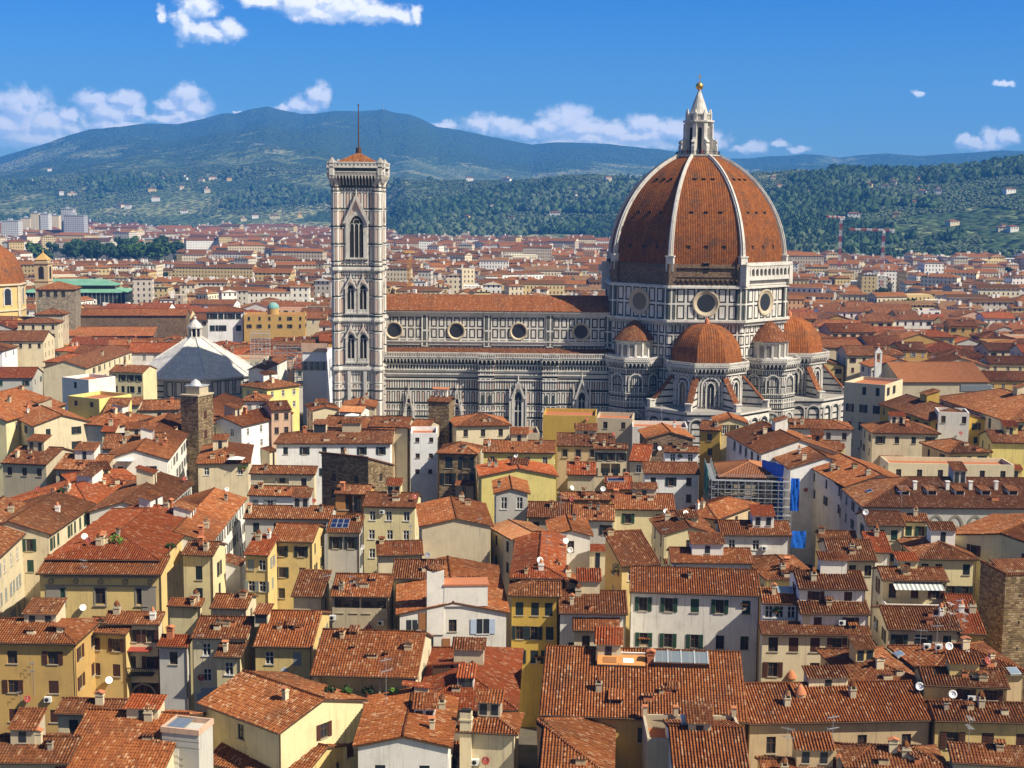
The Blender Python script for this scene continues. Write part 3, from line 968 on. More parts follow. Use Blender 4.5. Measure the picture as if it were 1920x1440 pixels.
# --- lantern
b = MB()
b.prism(octo(6.35), 89.6, 90.5); b.prism(octo(6.7), 90.5, 90.8)
b.prism(octo(3.55), 90.8, 100.6)
b.prism(octo(4.1), 100.6, 101.1); b.prism(octo(4.75), 101.1, 101.6); b.prism(octo(3.5), 101.6, 103.4); b.prism(octo(3.8), 103.4, 103.8)
for k in range(8):
    s = len(b.v)
    b.box(-0.62, 0.62, -0.75, 0.6, 90.8, 100.6)
    b.box(-0.5, 0.5, -0.2, 0.5, 101.6, 103.9); b.tube((0, 0.1, 103.9), (0, 0.1, 105.2), 0.38, 8, r2=0.12)
    b.xf(face_m(45 * k + 22.5, 4.0), s)
    # scroll buttress: flat radial wall with a swept outer edge
    prof2 = [(4.2, 90.8), (6.3, 90.8), (6.3, 93.6), (6.0, 94.2), (6.35, 94.8), (5.9, 95.4), (5.1, 95.6), (4.6, 96.6), (4.35, 98.2), (4.2, 98.2)]
    th = R(22.5 + 45 * k)
    er, et = Vector((math.sin(th), -math.cos(th), 0)), Vector((math.cos(th), math.sin(th), 0))
    n = len(prof2)
    pts = [er * r - et * 0.5 + Vector((0, 0, z)) for r, z in prof2] + [er * r + et * 0.5 + Vector((0, 0, z)) for r, z in prof2]
    b.add(pts, [tuple(range(n)), tuple(range(2 * n - 1, n - 1, -1))] + [((i + 1) % n, i, n + i, n + (i + 1) % n) for i in range(n)])
lan = b.build('lantern', M['marble_lantern'], duomo)
for k in range(8):
    b = MB(); b.arch(0, 91.2, 1.15, 8.2, -0.06, 0.3, 0, 8); b.xf(face_m(45 * k, 3.55)); b.build('window', M['opening'], lan)
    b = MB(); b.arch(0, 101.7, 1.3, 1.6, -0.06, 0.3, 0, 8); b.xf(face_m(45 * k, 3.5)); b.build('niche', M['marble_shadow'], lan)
b = MB(); b.lathe([(2.95, 103.8), (2.4, 105.6), (1.65, 107.8), (0.95, 109.6), (0.5, 110.5), (0.62, 110.8), (0.3, 111.1)], 16, smooth=False)
for k in range(8):
    a = R(45 * k + 22.5); b.bar((2.95 * math.sin(a), -2.95 * math.cos(a), 103.9), (0.5 * math.sin(a), -0.5 * math.cos(a), 110.5), 0.22)
b.build('spire', M['marble_lantern'], lan)
b = MB(); b.lathe([(0.02, 111.1)] + [(1.22 * math.sin(math.pi * i / 12), 112.35 - 1.22 * math.cos(math.pi * i / 12)) for i in range(1, 12)] + [(0.02, 113.57)], 18)
b.build('ball', M['gold'], lan)
b = MB(); b.bar((0, 0, 113.5), (0, 0, 116.2), 0.22); b.bar((-0.7, 0, 115.3), (0.7, 0, 115.3), 0.2); b.build('cross', M['gold'], lan)
b = MB()
for k in range(8):
    s = len(b.v)
    for i in range(9): b.box(-2.6 + i * 0.65, -2.54 + i * 0.65, -0.1, -0.04, 90.8, 91.9)
    b.box(-2.75, 2.75, -0.1, -0.02, 91.8, 91.92); b.xf(face_m(45 * k, 6.6), s)
b.build('railing', M['iron'], lan)

# --- machicolated gallery used on aisles, tribunes and piers
def gallery_strip(b, x0, x1, z0=25.6, y=0.0, proj=1.15, pitch=1.05, zt=29.3):
    n = max(1, int((x1 - x0) / pitch)); p = (x1 - x0) / n
    b.box(x0, x1, y - 0.35, y + 0.3, z0 - 0.35, z0, 0)
    b.box(x0, x1, y - 0.05, y + 0.3, z0, z0 + 1.7, 1)
    for i in range(n + 1):
        x = x0 + i * p
        pts = [(x - 0.17, y, z0), (x + 0.17, y, z0), (x + 0.17, y, z0 + 1.3), (x - 0.17, y, z0 + 1.3), (x - 0.17, y - proj + 0.1, z0 + 0.95), (x + 0.17, y - proj + 0.1, z0 + 0.95), (x + 0.17, y - proj + 0.1, z0 + 1.7), (x - 0.17, y - proj + 0.1, z0 + 1.7)]
        b.add(pts, [(0, 1, 5, 4), (4, 5, 6, 7), (1, 2, 6, 5), (3, 0, 4, 7)], 0)
        if i < n: b.arch(x + p / 2, z0 + 0.85, p - 0.1, 0.95, y - proj, y - proj + 0.2, 0, 5, frame=0.12)
    b.box(x0, x1, y - proj, y + 0.3, z0 + 1.75, z0 + 2.15, 0)
    b.box(x0, x1, y - proj - 0.15, y + 0.3, z0 + 2.15, z0 + 2.4, 0)
    for i in range(2 * n + 1):
        x = x0 + i * p / 2
        b.box(x - 0.12, x + 0.12, y - proj, y - proj + 0.16, z0 + 2.4, zt - 0.35, 0)
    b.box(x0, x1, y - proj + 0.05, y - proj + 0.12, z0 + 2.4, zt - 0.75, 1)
    b.box(x0, x1, y - proj - 0.06, y - proj + 0.24, zt - 0.35, zt, 0)
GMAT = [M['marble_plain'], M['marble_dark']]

# --- nave and aisles
XW, XE, BAY = -110.0, -27.0, 19.7
b = MB(); b.box(XW, XE, -10.5, 10.5, 0, 41.0, 0)
for k in range(5):
    x = XE - 1.2 - BAY * k if k == 0 else XE - BAY * k
    b.box(x - 1.15, x + 1.15, -10.9, -10.3, 30, 40.6, 1)
b.box(XW, XE, -10.75, -10.4, 39.4, 40.7, 2); b.box(XW, XE, -10.65, -10.4, 30.0, 31.4, 2)
nave = b.build('nave_wall', [M['marble_nave'], M['marble_pier'], M['marble_bands']], duomo)
b = MB(); b.box(XW - 1, XE, -11.7, 11.7, 40.9, 41.5); b.box(XW - 1, XE, -11.2, 11.2, 40.5, 40.9); b.box(XW, XE, -11.0, 11.0, 31.5, 31.9)
b.build('nave_cornice', M['marble_plain'], duomo)
b = MB(); b.slab([(XW - 0.6, -11.9, 41.5), (XE + 0.3, -11.9, 41.5), (XE + 0.3, 0, 45.9), (XW - 0.6, 0, 45.9)], 0.25); b.slab([(XE + 0.3, 11.9, 41.5), (XW - 0.6, 11.9, 41.5), (XW - 0.6, 0, 45.9), (XE + 0.3, 0, 45.9)], 0.25)
b.face([(XW, 10.5, 41), (XW, -10.5, 41), (XW, 0, 45.6)])
nr_ = b.build('nave_roof', M['tile_orange'], duomo)
for k in range(4):
    oculus(duomo, 0, 10.5, 35.0, 2.85, 1.95, x=XE - BAY * (k + 0.5))
def aisle(x0, x1, y, name):
    b = MB(); b.box(x0, x1, y, -10, 0, 21.0, 0); b.box(x0, x1, y, -10, 21.0, 23.9, 1); b.box(x0, x1, y - 0.05, -10, 23.9, 25.6, 2); b.box(x0, x1, y + 0.4, -10, 25.6, 28.0, 3)
    for z, p in ((20.6, 0.35), (22.3, 0.5), (23.6, 0.3), (11.0, 0.2)): b.box(x0, x1, y - p, y + 0.1, z, z + 0.35, 3)
    return b.build(name, [M['marble_aisle'], M['marble_bands'], M['marble_arcade'], M['marble_plain']], duomo)
aisle(XW, XE - 2 * BAY + 0.6, -20.4, 'aisle_wall')
aisle(XE - 2 * BAY + 0.6, XE + 2, -21.4, 'aisle_wall')
b = MB(); gallery_strip(b, XW, XE - 2 * BAY + 0.6, y=-20.4); gallery_strip(b, XE - 2 * BAY + 0.6, XE + 4, y=-21.4)
for k in (1, 2): gallery_strip(b, XE - BAY * k - 2.6, XE - BAY * k + 2.6, y=-22.6)
b.build('balustrade', GMAT, duomo)
b = MB(); b.slab([(XW, -20.8, 27.5), (XE + 1, -20.8, 27.5), (XE + 1, -10.4, 29.7), (XW, -10.4, 29.7)], 0.3)
b.build('aisle_roof', M['tile_brown'], duomo)
for k in (1, 2, 3):
    x = XE - BAY * k
    b = MB(); b.box(x - 2.4, x + 2.4, -22.6, -20, 0, 25.7)
    for z in (20.6, 22.3, 23.6, 11.0): b.box(x - 2.6, x + 2.6, -22.9, -20, z, z + 0.35, 1)
    if k < 3: b.build('buttress', [M['marble_aisle'], M['marble_plain']], duomo)
def gothic(x, y, w, z0, zt, gable, name):
    b = MB()
    b.arch(x, z0, w * 1.9, zt - z0 + 1.0, y - 0.55, y + 0.1, 0, 14, pointed=True, frame=w * 0.45)
    gz = zt + 0.4
    b.add([(x - w * 1.15, y - 0.6, gz - w * 1.2), (x, y - 0.6, gable), (x + w * 1.15, y - 0.6, gz - w * 1.2), (x + w * 0.8, y - 0.6, gz - w * 1.2), (x, y - 0.6, gable - 1.5), (x - w * 0.8, y - 0.6, gz - w * 1.2)], [(0, 5, 4, 1), (1, 4, 3, 2)], 0)
    b.slab([(x - w * 1.15, y - 0.6, gz - w * 1.2), (x - w * 0.8, y - 0.6, gz - w * 1.2), (x, y - 0.6, gable - 1.5), (x, y - 0.6, gable)], -0.5)
    b.slab([(x + w * 0.8, y - 0.6, gz - w * 1.2), (x + w * 1.15, y - 0.6, gz - w * 1.2), (x, y - 0.6, gable), (x, y - 0.6, gable - 1.5)], -0.5)
    for sx in (-1, 1):
        b.box(x + sx * w * 1.18 - 0.3, x + sx * w * 1.18 + 0.3, y - 0.8, y, z0, gz - 0.2); b.tube((x + sx * w * 1.18, y - 0.5, gz - 0.2), (x + sx * w * 1.18, y - 0.5, gz + 2.4), 0.36, 4, r2=0.03, smooth=False)
    b.tube((x, y - 0.5, gable - 0.2), (x, y - 0.5, gable + 1.5), 0.22, 6, r2=0.05)
    o = b.build(name, M['marble_plain'], duomo)
    b = MB(); b.arch(x, z0, w, zt - z0, y - 0.1, y + 0.2, 0, 14, pointed=True); b.build('pane', M['pane'], o)
    b = MB(); b.box(x - 0.12, x + 0.12, y - 0.25, y, z0, zt - w * 0.9)
    for q in (-1, 1): b.arch(x + q * w / 4, zt - w * 2.2, w / 2 - 0.05, w * 1.0, y - 0.22, y - 0.05, 0, 6, pointed=True, frame=0.12)
    b.build('tracery', M['marble_plain'], o)
gothic(XE - BAY * 0.5, -21.4, 2.1, 3.0, 17.2, 22.0, 'pointed_window')
gothic(XE - BAY * 1.5, -21.4, 2.1, 3.0, 17.2, 21.2, 'pointed_window')
for x in (-75.5, -90.5, -104.0):
    gothic(x, -20.4, 1.25, 4.0, 12.0, 18.2, 'gabled_window')
    b = MB(); b.lathe([(1.25, 0), (1.25, 0.01)], 4); 
    oculus(duomo, 0, 20.95, 14.0, 0.9, 0.6, 'rose', x=x)
for k in (1, 2):
    for sx in (-1.05, 1.05):
        for z in (8.6, 13.4):
            b = MB(); b.arch(XE - BAY * k + sx, z, 0.85, 3.0, -22.72, -22.3, 0, 8, pointed=True); b.build('blind_window', M['marble_dark'], duomo)

# --- tribunes: half-octagon apses with small domes, flying fins and a ring of chapels
def tribune(theta):
    Mt = Matrix.Rotation(R(theta), 4, 'Z') @ Matrix.Translation((0, -31.0, 0))
    def put(b, name, mats, parent):
        b.xf(Mt); return b.build(name, mats, parent)
    b = MB(); b.prism(octo(10.8), 0, 25.7, 0, bottom=False)
    root = put(b, 'tribune', M['marble_tribune'], duomo)
    # small dome
    v, q, uv = [], [], []
    n = 14
    pr = [(10.2 * math.cos(t) ** 0.85 if t < 1.56 else 0.15, 28.3 + 11.4 * math.sin(t)) for t in [math.pi / 2 * i / n for i in range(n + 1)]]
    for k in range(8):
        Mk = Mt @ Matrix.Rotation(R(45 * k), 4, 'Z'); s = 0
        for i in range(n):
            (a0, z0), (a1, z1) = pr[i], pr[i + 1]
            tw = math.tan(R(22.5)); ds = math.hypot(a1 - a0, z1 - z0); o = len(v)
            for p in ((-a0 * tw, -a0, z0), (a0 * tw, -a0, z0), (a1 * tw, -a1, z1), (-a1 * tw, -a1, z1)): v.append(tuple(Mk @ Vector(p)))
            q.append((o, o + 1, o + 2, o + 3)); uv += [(-a0 * tw, s), (a0 * tw, s), (a1 * tw, s + ds), (-a1 * tw, s + ds)]; s += ds
    link('tribune_dome', np_mesh('tribune_dome', np.array(v), np.array(q), M['tile_dome'], np.array(uv)), root)
    b = MB(); b.lathe([(0.9, 39.4), (0.7, 40.0), (0.75, 40.6), (0.35, 41.2), (0.05, 41.6)], 10); put(b, 'finial', M['terracotta'], root)
    b = MB()
    for k in range(8):
        s = len(b.v); gallery_strip(b, -5.0, 5.0, y=0, z0=25.6, zt=29.0); b.xf(face_m(45 * k, 11.0), s)
    b.prism(octo(11.0), 28.0, 28.4)
    put(b, 'gallery', GMAT, root)
    for k in (-2, -1, 0, 1, 2):
        b = MB(); b.arch(0, 15.9, 5.6, 8.9, -0.35, 0.1, 0, 14, frame=0.5); b.arch(0, 15.9, 7.2, 9.6, -0.2, 0.1, 0, 14, frame=0.35)
        b.arch(0, 15.9, 3.0, 7.6, -0.5, 0.1, 0, 12, pointed=True, frame=0.45)
        b.xf(face_m(45 * k, 10.8)); fr = put(b, 'apse_window', M['marble_plain'], root)
        b = MB(); b.arch(0, 16.2, 2.1, 6.9, -0.12, 0.1, 0, 12, pointed=True); b.xf(face_m(45 * k, 10.8)); put(b, 'pane', M['pane'], fr) if False else None
        b2 = MB(); b2.arch(0, 16.2, 2.1, 6.9, -0.12, 0.1, 0, 12, pointed=True); b2.box(-0.1, 0.1, -0.25, 0, 16.2, 21.6, 1); b2.xf(face_m(45 * k, 10.8)); put(b2, 'lancet', [M['pane'], M['marble_plain']], root)
    for k in (-2, -1, 0, 1):
        th = 45 * k + 22.5
        b = MB()
        A = [(11.2, 15.5), (18.2, 15.5), (18.2, 17.2), (11.2, 24.8)]
        n4 = 4
        pts = [(-0.55, -r, z) for r, z in A] + [(0.55, -r, z) for r, z in A]
        b.add(pts, [(3, 2, 1, 0), (4, 5, 6, 7), (0, 1, 5, 4), (1, 2, 6, 5)], 0)
        b.slab([(-0.95, -18.5, 17.15), (0.95, -18.5, 17.15), (0.95, -10.9, 25.3), (-0.95, -10.9, 25.3)], 0.35, 1)
        b.box(-0.9, 0.9, -19.3, -17.6, 15.4, 17.4, 2); b.box(-1.1, 1.1, -19.5, -17.5, 17.4, 17.75, 2)
        b.xf(Matrix.Rotation(R(th), 4, 'Z')); put(b, 'buttress_fin', [M['marble_stripes'], M['tile_orange'], M['marble_plain']], root)
    b = MB(); b.prism(octo(17.9), 0, 14.4, 0, bottom=False); b.prism(octo(18.3), 14.4, 14.75, 1); b.prism(octo(18.7), 14.75, 15.3, 1, 2); b.prism(octo(18.5), 15.3, 15.42, 2)
    ring = put(b, 'chapel_ring', [M['marble_stripes'], M['marble_plain'], M['marble_shadow']], root)
    b = MB()
    for k in (-2, -1, 0, 1, 2):
        s = len(b.v)
        for x in (-4.8, 0, 4.8):
            b.arch(x, 6.0, 4.5, 7.6, -0.45, 0.1, 0, 14, frame=0.42); b.arch(x, 6.0, 3.3, 6.8, -0.28, 0.1, 1, 14, frame=0.22)
        b.box(-7.4, 7.4, -0.3, 0.1, 5.4, 5.8, 0)
        b.xf(face_m(45 * k, 17.9), s)
    put(b, 'blind_arcade', GMAT, root)
    return root
tribune(0); tribune(90); tribune(180)

# --- diagonal piers with exedrae
def exedra(theta):
    Mt = Matrix.Rotation(R(theta), 4, 'Z') @ Matrix.Translation((0, -29.5, 0))
    def put(b, name, mats, parent):
        b.xf(Mt); return b.build(name, mats, parent)
    b = MB(); b.prism(octo(7.6), 0, 25.7, 0, bottom=False)
    for k in range(8):
        s = len(b.v)
        b.arch(0, 18.5, 4.6, 5.6, -0.3, 0.1, 1, 14, frame=0.42); b.arch(0, 18.5, 3.2, 4.6, -0.16, 0.1, 2, 12, frame=0.2); b.arch(0, 5.0, 4.6, 7.6, -0.3, 0.1, 1, 14, frame=0.42)
        for z in (17.8, 15.2, 12.8): b.box(-3.2, 3.2, -0.22, 0.1, z, z + 0.3, 1)
        b.xf(face_m(45 * k, 7.6), s)
    root = put(b, 'corner_pier', [M['marble_tribune'], M['marble_plain'], M['marble_dark']], duomo)
    b = MB()
    for k in range(8):
        s = len(b.v); gallery_strip(b, -3.6, 3.6, y=0, z0=25.6, zt=29.0); b.xf(face_m(45 * k, 7.8), s)
    b.prism(octo(7.7), 27.9, 28.4); put(b, 'gallery', GMAT, root)
    b = MB(); b.lathe([(5.7, 28.4), (5.7, 28.9), (5.5, 28.9), (5.5, 33.2), (5.9, 33.3), (6.15, 33.9), (0.0, 33.9)], 32)
    for i in range(9):
        a = R(-90 + 22.5 * i); s = len(b.v)
        b.box(-0.32, 0.32, -0.28, 0.2, 28.9, 33.2) if i % 1 == 0 else None
        b.xf(Matrix.Rotation(a, 4, 'Z') @ Matrix.Translation((0, -5.5, 0)), s)
    ex = put(b, 'exedra', M['marble_lantern'], root)
    b = MB()
    for i in range(8):
        s = len(b.v); b.arch(0, 29.3, 1.45, 3.2, -0.05, 0.25, 0, 8); b.xf(Matrix.Rotation(R(-90 + 22.5 * (i + 0.5)), 4, 'Z') @ Matrix.Translation((0, -5.5, 0)), s)
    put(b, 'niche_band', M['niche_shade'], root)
    b = MB(); b.lathe([(6.45, 33.9), (6.3, 34.1), (4.6, 35.9), (2.8, 37.9), (1.2, 39.3), (0.0, 39.8)], 32, smooth=True); put(b, 'cone_roof', M['tile_brown'], root)
exedra(-45); exedra(45)

# ------------------------------------------------------------------ bell tower
CT = (-46.6, 417.3)
camp = empty('bell_tower', (CT[0], CT[1], 0))
tag(camp, 'tall square marble bell tower with pink and green panels and a thin mast', 'bell tower')
HW = 6.55
b = MB(); b.box(-HW, HW, -HW, HW, 0, 81.2, 0)
for sx in (-1, 1):
    for sy in (-1, 1):
        b.prism([(sx * 6.15 + x, sy * 6.15 + y) for x, y in octo(1.42)], 0, 81.2, 1)
shaft = b.build('shaft', [M['marble_tower'], M['marble_tower_strip']], camp)
def ring_band(b, hw, r, z0, z1, mat=0):
    b.box(-hw, hw, -hw, hw, z0, z1, mat)
    for sx in (-1, 1):
        for sy in (-1, 1):
            b.prism([(sx * 6.15 + x, sy * 6.15 + y) for x, y in octo(r)], z0 + 0.002, z1 + 0.002, mat)
b = MB()
for z in (25.4, 40.1, 55.3):
    ring_band(b, 6.95, 1.75, z - 0.9, z - 0.5); ring_band(b, 7.25, 2.05, z - 0.5, z + 0.1); ring_band(b, 6.9, 1.7, z + 0.1, z + 0.5)
    for k in range(4):
        s = len(b.v)
        for i in range(16): b.box(-4.4 + i * 0.58, -4.15 + i * 0.58, -0.3, 0.1, z - 1.7, z - 0.9)
        b.xf(face_m(90 * k, HW), s)
for z in (19.0, 21.0, 62.0, 67.2, 72.4): ring_band(b, 6.68, 1.52, z, z + 0.35)
b.build('cornice', M['marble_lantern'], camp)
for z in (18.4, 40.9, 55.9, 62.4, 67.6, 72.8, 79.2):
    b = MB(); ring_band(b, 6.62, 1.47, z, z + 0.42); b.build('dark_course', M['marble_dark'], camp)
b = MB()
HT = 8.3
b.prism(octo(HT * 0.94), 81.1, 81.4) if False else None
for k in range(4):
    s = len(b.v)
    for i in range(17):
        x = -7.6 + i * 0.95
        pts = [(x - 0.16, 0, 79.9), (x + 0.16, 0, 79.9), (x + 0.16, 0, 82.6), (x - 0.16, 0, 82.6), (x - 0.16, -1.75, 82.0), (x + 0.16, -1.75, 82.0), (x + 0.16, -1.75, 82.9), (x - 0.16, -1.75, 82.9)]
        b.add(pts, [(0, 1, 5, 4), (4, 5, 6, 7), (1, 2, 6, 5), (3, 0, 4, 7)], 0)
        if i < 16: b.arch(x + 0.475, 81.9, 0.85, 1.0, -1.8, -1.5, 0, 6, pointed=True, frame=0.1)
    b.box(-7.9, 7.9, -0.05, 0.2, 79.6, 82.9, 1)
    b.xf(face_m(90 * k, HW + 0.1), s)
b.box(-HT, HT, -HT, HT, 82.9, 83.7, 2); b.box(-HT - 0.1, HT + 0.1, -HT - 0.1, HT + 0.1, 83.7, 84.0, 0); b.box(-HT + 0.15, HT - 0.15, -HT + 0.15, HT - 0.15, 84.0, 85.0, 3); b.box(-HT - 0.3, HT + 0.3, -HT - 0.3, HT + 0.3, 85.0, 85.35, 0)
for k in range(4):
    s = len(b.v)
    for i in range(15):
        x = -HT + i * 2 * HT / 14
        b.box(x - 0.16, x + 0.16, -0.18, 0.1, 85.35, 86.5)
        if i < 14: b.box(x + 0.5, x + 0.85, -0.19, -0.16, 85.7, 86.1, 1)
    b.box(-HT, HT, -0.15, 0.08, 85.35, 86.35, 0); b.box(-HT - 0.1, HT + 0.1, -0.25, 0.15, 86.35, 86.75, 0)
    b.xf(face_m(90 * k, HT), s)
for sx in (-1, 1):
    for sy in (-1, 1):
        C = [(sx * 7.15 + x, sy * 7.15 + y) for x, y in octo(1.45)]
        b.prism(C, 82.9, 86.4, 0); b.prism([(sx * 7.15 + x, sy * 7.15 + y) for x, y in octo(1.6)], 86.4, 86.85, 0)
        b.prism([(sx * 6.3 + x, sy * 6.3 + y) for x, y in octo(1.3)], 80.3, 82.9, 0, poly1=C)
        b.prism([(sx * 7.1 + x, sy * 7.1 + y) for x, y in octo(1.1)], 86.85, 88.0, 2, poly1=[(sx * 7.1 + x, sy * 7.1 + y) for x, y in octo(0.3)])
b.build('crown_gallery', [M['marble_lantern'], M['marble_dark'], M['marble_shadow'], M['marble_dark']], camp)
b = MB()
A4 = [(-7.0, -7.0, 86.2), (7.0, -7.0, 86.2), (7.0, 7.0, 86.2), (-7.0, 7.0, 86.2)]
for i in range(4): b.slab([A4[i], A4[(i + 1) % 4], (0.0, 0.0, 89.9)], 0.2)
rf = b.build('roof', M['tile_orange'], camp)
b = MB(); b.tube((0, 0, 89.3), (0, 0, 91.2), 0.85, 8); b.tube((0, 0, 91.2), (0, 0, 103.6), 0.22, 8, r2=0.13); b.lathe([(0.02, 103.4), (0.35, 103.75), (0.02, 104.1)], 8)
b.build('mast', M['timber'], camp)
def tower_window(theta, x, w, z0, zt, gable, lights):
    b = MB()
    b.arch(x, z0, w * 1.62, zt - z0 + w * 0.35, -0.42, 0.1, 0, 14, pointed=True, frame=w * 0.30)
    b.box(x - w * 0.86, x + w * 0.86, -0.55, 0.1, z0 - 0.5, z0)
    g0 = zt - w * 0.55; hw = w * 1.0
    for s in (-1, 1):
        b.slab([(x + s * hw, -0.5, g0), (x + s * (hw - w * 0.22), -0.5, g0), (x, -0.5, gable - w * 0.36), (x, -0.5, gable)][::s], 0.5)
    b.add([(x - hw + 0.15, -0.12, g0 + 0.1), (x + hw - 0.15, -0.12, g0 + 0.1), (x, -0.12, gable - 0.3)], [(0, 1, 2)], 1)
    b.tube((x, -0.4, gable - 0.2), (x, -0.4, gable + w * 0.5), 0.2, 6, r2=0.05)
    b.xf(face_m(theta, HW)); o = b.build('tracery_window', [M['marble_lantern'], M['marble_pink']], camp)
    b = MB(); b.arch(x, z0, w, zt - z0, -0.18, 0.15, 0, 14, pointed=True); b.xf(face_m(theta, HW)); b.build('pane', M['opening'], o)
    b = MB()
    for i in range(1, lights): b.box(x - w / 2 + w * i / lights - 0.10, x - w / 2 + w * i / lights + 0.10, -0.34, 0, z0, zt - w * 0.55)
    for i in range(lights): b.arch(x - w / 2 + w * (i + 0.5) / lights, zt - w * 1.15, w / lights - 0.04, w * 0.62, -0.32, -0.1, 0, 6, pointed=True, frame=0.12)
    b.box(x - w / 2, x + w / 2, -0.3, -0.1, z0, z0 + 1.0) if lights == 2 else None
    if lights == 3:
        b.arch(x, zt - w * 0.66, w * 0.5, w * 0.45, -0.3, -0.1, 0, 8, frame=0.14)
    b.xf(face_m(theta, HW)); b.build('mullion', M['marble_lantern'], o)
for th in (0, 90, 270):
    for (z0, zt, gb) in ((27.4, 35.6, 38.2), (42.2, 50.4, 53.0)):
        for x in (-1.85, 1.85): tower_window(th, x, 2.0, z0, zt, gb, 2)
    tower_window(th, 0.0, 4.0, 58.6, 70.9, 77.6, 3)
b = MB()
for th in (0, 90):
    s = len(b.v)
    for x in (-3.6, -1.2, 1.2, 3.6): b.arch(x, 8.0, 1.5, 9.0, -0.2, 0.1, 0, 8, pointed=True, frame=0.22)
    for x in (-2.4, 2.4): b.box(x - 0.5, x + 0.5, -0.55, 0.1, 0, 24.6, 1)
    b.xf(face_m(th, HW), s)
b.build('niche_band', [M['marble_dark'], M['marble_lantern']], camp)

# ------------------------------------------------------------------ baptistery
bap = empty('baptistery', (-106.2, 458.0, -1.6)); bap.scale = (1.13, 1.13, 0.95)
tag(bap, 'eight-sided marble baptistery with a white pyramid roof and small lantern', 'baptistery')
b = MB(); b.prism(octo(16.2), 0, 14, 1, bottom=False); b.prism(octo(16.2), 14.0, 20.0, 0, bottom=False)
for k in range(8):
    s = len(b.v); b.box(5.6, 6.75, -0.4, 0.2, 0, 20, 2); b.box(-6.75, -5.6, -0.4, 0.2, 0, 20, 2); b.xf(face_m(45 * k, 16.2), s)
b.build('wall', [M['marble_baptistery'], M['marble_stripes'], M['marble_stripes']], bap)
b = MB(); b.prism(octo(16.8), 20.0, 20.3); b.prism(octo(17.3), 20.3, 20.65); b.prism(octo(16.7), 13.6, 14.0); b.build('cornice', M['marble_plain'], bap)
b = MB()
o0, o1 = octo(17.5), octo(1.9)
for k in range(8):
    j = (k + 1) % 8
    b.slab([(*o0[k], 20.65), (*o0[j], 20.65), (*o1[j], 33.0), (*o1[k], 33.0)], 0.25)
rf = b.build('roof', M['baptistery_slabs'], bap)
for k in range(8):
    b = MB(); b.tube((*o0[k], 20.75), (*o1[k], 33.1), 0.28, 6, smooth=False); b.build('ridge_rib', M['marble_lantern'], rf)
b = MB(); b.prism(octo(2.2), 32.6, 33.3)
for k in range(8):
    a = R(45 * k + 22.5); b.tube((1.75 * math.sin(a), -1.75 * math.cos(a), 33.3), (1.75 * math.sin(a), -1.75 * math.cos(a), 36.3), 0.24, 8)
b.prism(octo(2.15), 36.3, 36.8); b.lathe([(2.2, 36.8), (1.5, 37.9), (0.7, 39.0), (0.2, 39.5)], 8, phase=R(22.5), smooth=False)
b.lathe([(0.02, 39.4)] + [(0.5 * math.sin(math.pi * i / 8), 39.9 - 0.5 * math.cos(math.pi * i / 8)) for i in range(1, 8)] + [(0.02, 40.4)], 10)
b.bar((0, 0, 40.3), (0, 0, 41.4), 0.12)
la = b.build('lantern', M['marble_lantern'], bap)
b = MB(); b.prism(octo(1.2), 33.3, 36.3); b.build('core', M['opening'], la)
# ------------------------------------------------------------------ houses
BV, BF = [], []            # coarse world-space roofs and walls, for setting things down on them
FOOT = []                  # footprints (corners)
HOUSES = []
BFH = []                   # house index of every coarse face
BYLABEL = {}

def plane_grid(P0, ux, up, w, V, kl, kr, level, pitch=0.34, row=0.46):
    """A tiled roof slope as a mesh: barrel tiles in columns, overlapping rows. kl/kr are the hip insets per metre of slope."""
    nrm = np.cross(ux, up)
    seg = {2: 4, 1: 2}[level]
    nu = max(2, int(round(w / pitch)) * seg)
    u = np.linspace(0, w, nu + 1)
    vmax = np.full_like(u, V)
    if kl > 0: vmax = np.minimum(vmax, u / kl)
    if kr > 0: vmax = np.minimum(vmax, (w - u) / kr)
    nrow = max(1, int(math.ceil(V / row)))
    vs, hs = [], []
    for k in range(nrow):
        vs += [k * row, (k + 1) * row]; hs += [0.05, 0.005]
    if level == 1:
        vs, hs = [0.0, V], [0.02, 0.02]
    vs = np.array(vs); hs = np.array(hs)
    ph = (u / (w / round(w / pitch))) % 1.0
    cu = 0.12 * np.abs(np.sin(math.pi * ph)) ** 0.8
    U, Vv = np.meshgrid(u, vs)
    Vc = np.minimum(Vv, vmax[None, :])
    H = cu[None, :] + hs[:, None]
    if level == 2:
        jit = rng.normal(0, 0.014, (len(vs) // 2, int(nu / seg) + 1))
        H = H + np.repeat(np.repeat(jit, 2, 0), seg, 1)[:, :nu + 1]
        sag = fbm2(U * 0.35 + P0[0], Vv * 0.35 + P0[1], 11, 3) * 0.16
        H = H + sag
    P = P0[None, None, :] + U[..., None] * ux + Vc[..., None] * up + H[..., None] * nrm
    m, n = U.shape
    i, j = np.meshgrid(np.arange(m - 1), np.arange(n - 1), indexing='ij')
    ok = (Vc[1:, :-1] - Vc[:-1, :-1] > 1e-4) | (Vc[1:, 1:] - Vc[:-1, 1:] > 1e-4)
    if level == 2:
        ok |= ((i % 2) == 1) & (Vv[:-1, :-1] < vmax[None, :-1])
    i, j = i[ok], j[ok]
    q = np.stack([i * n + j, i * n + j + 1, (i + 1) * n + j + 1, (i + 1) * n + j], 1)
    uvv = np.stack([U.ravel(), Vc.ravel()], 1)
    return P.reshape(-1, 3), q, uvv[q.ravel()]

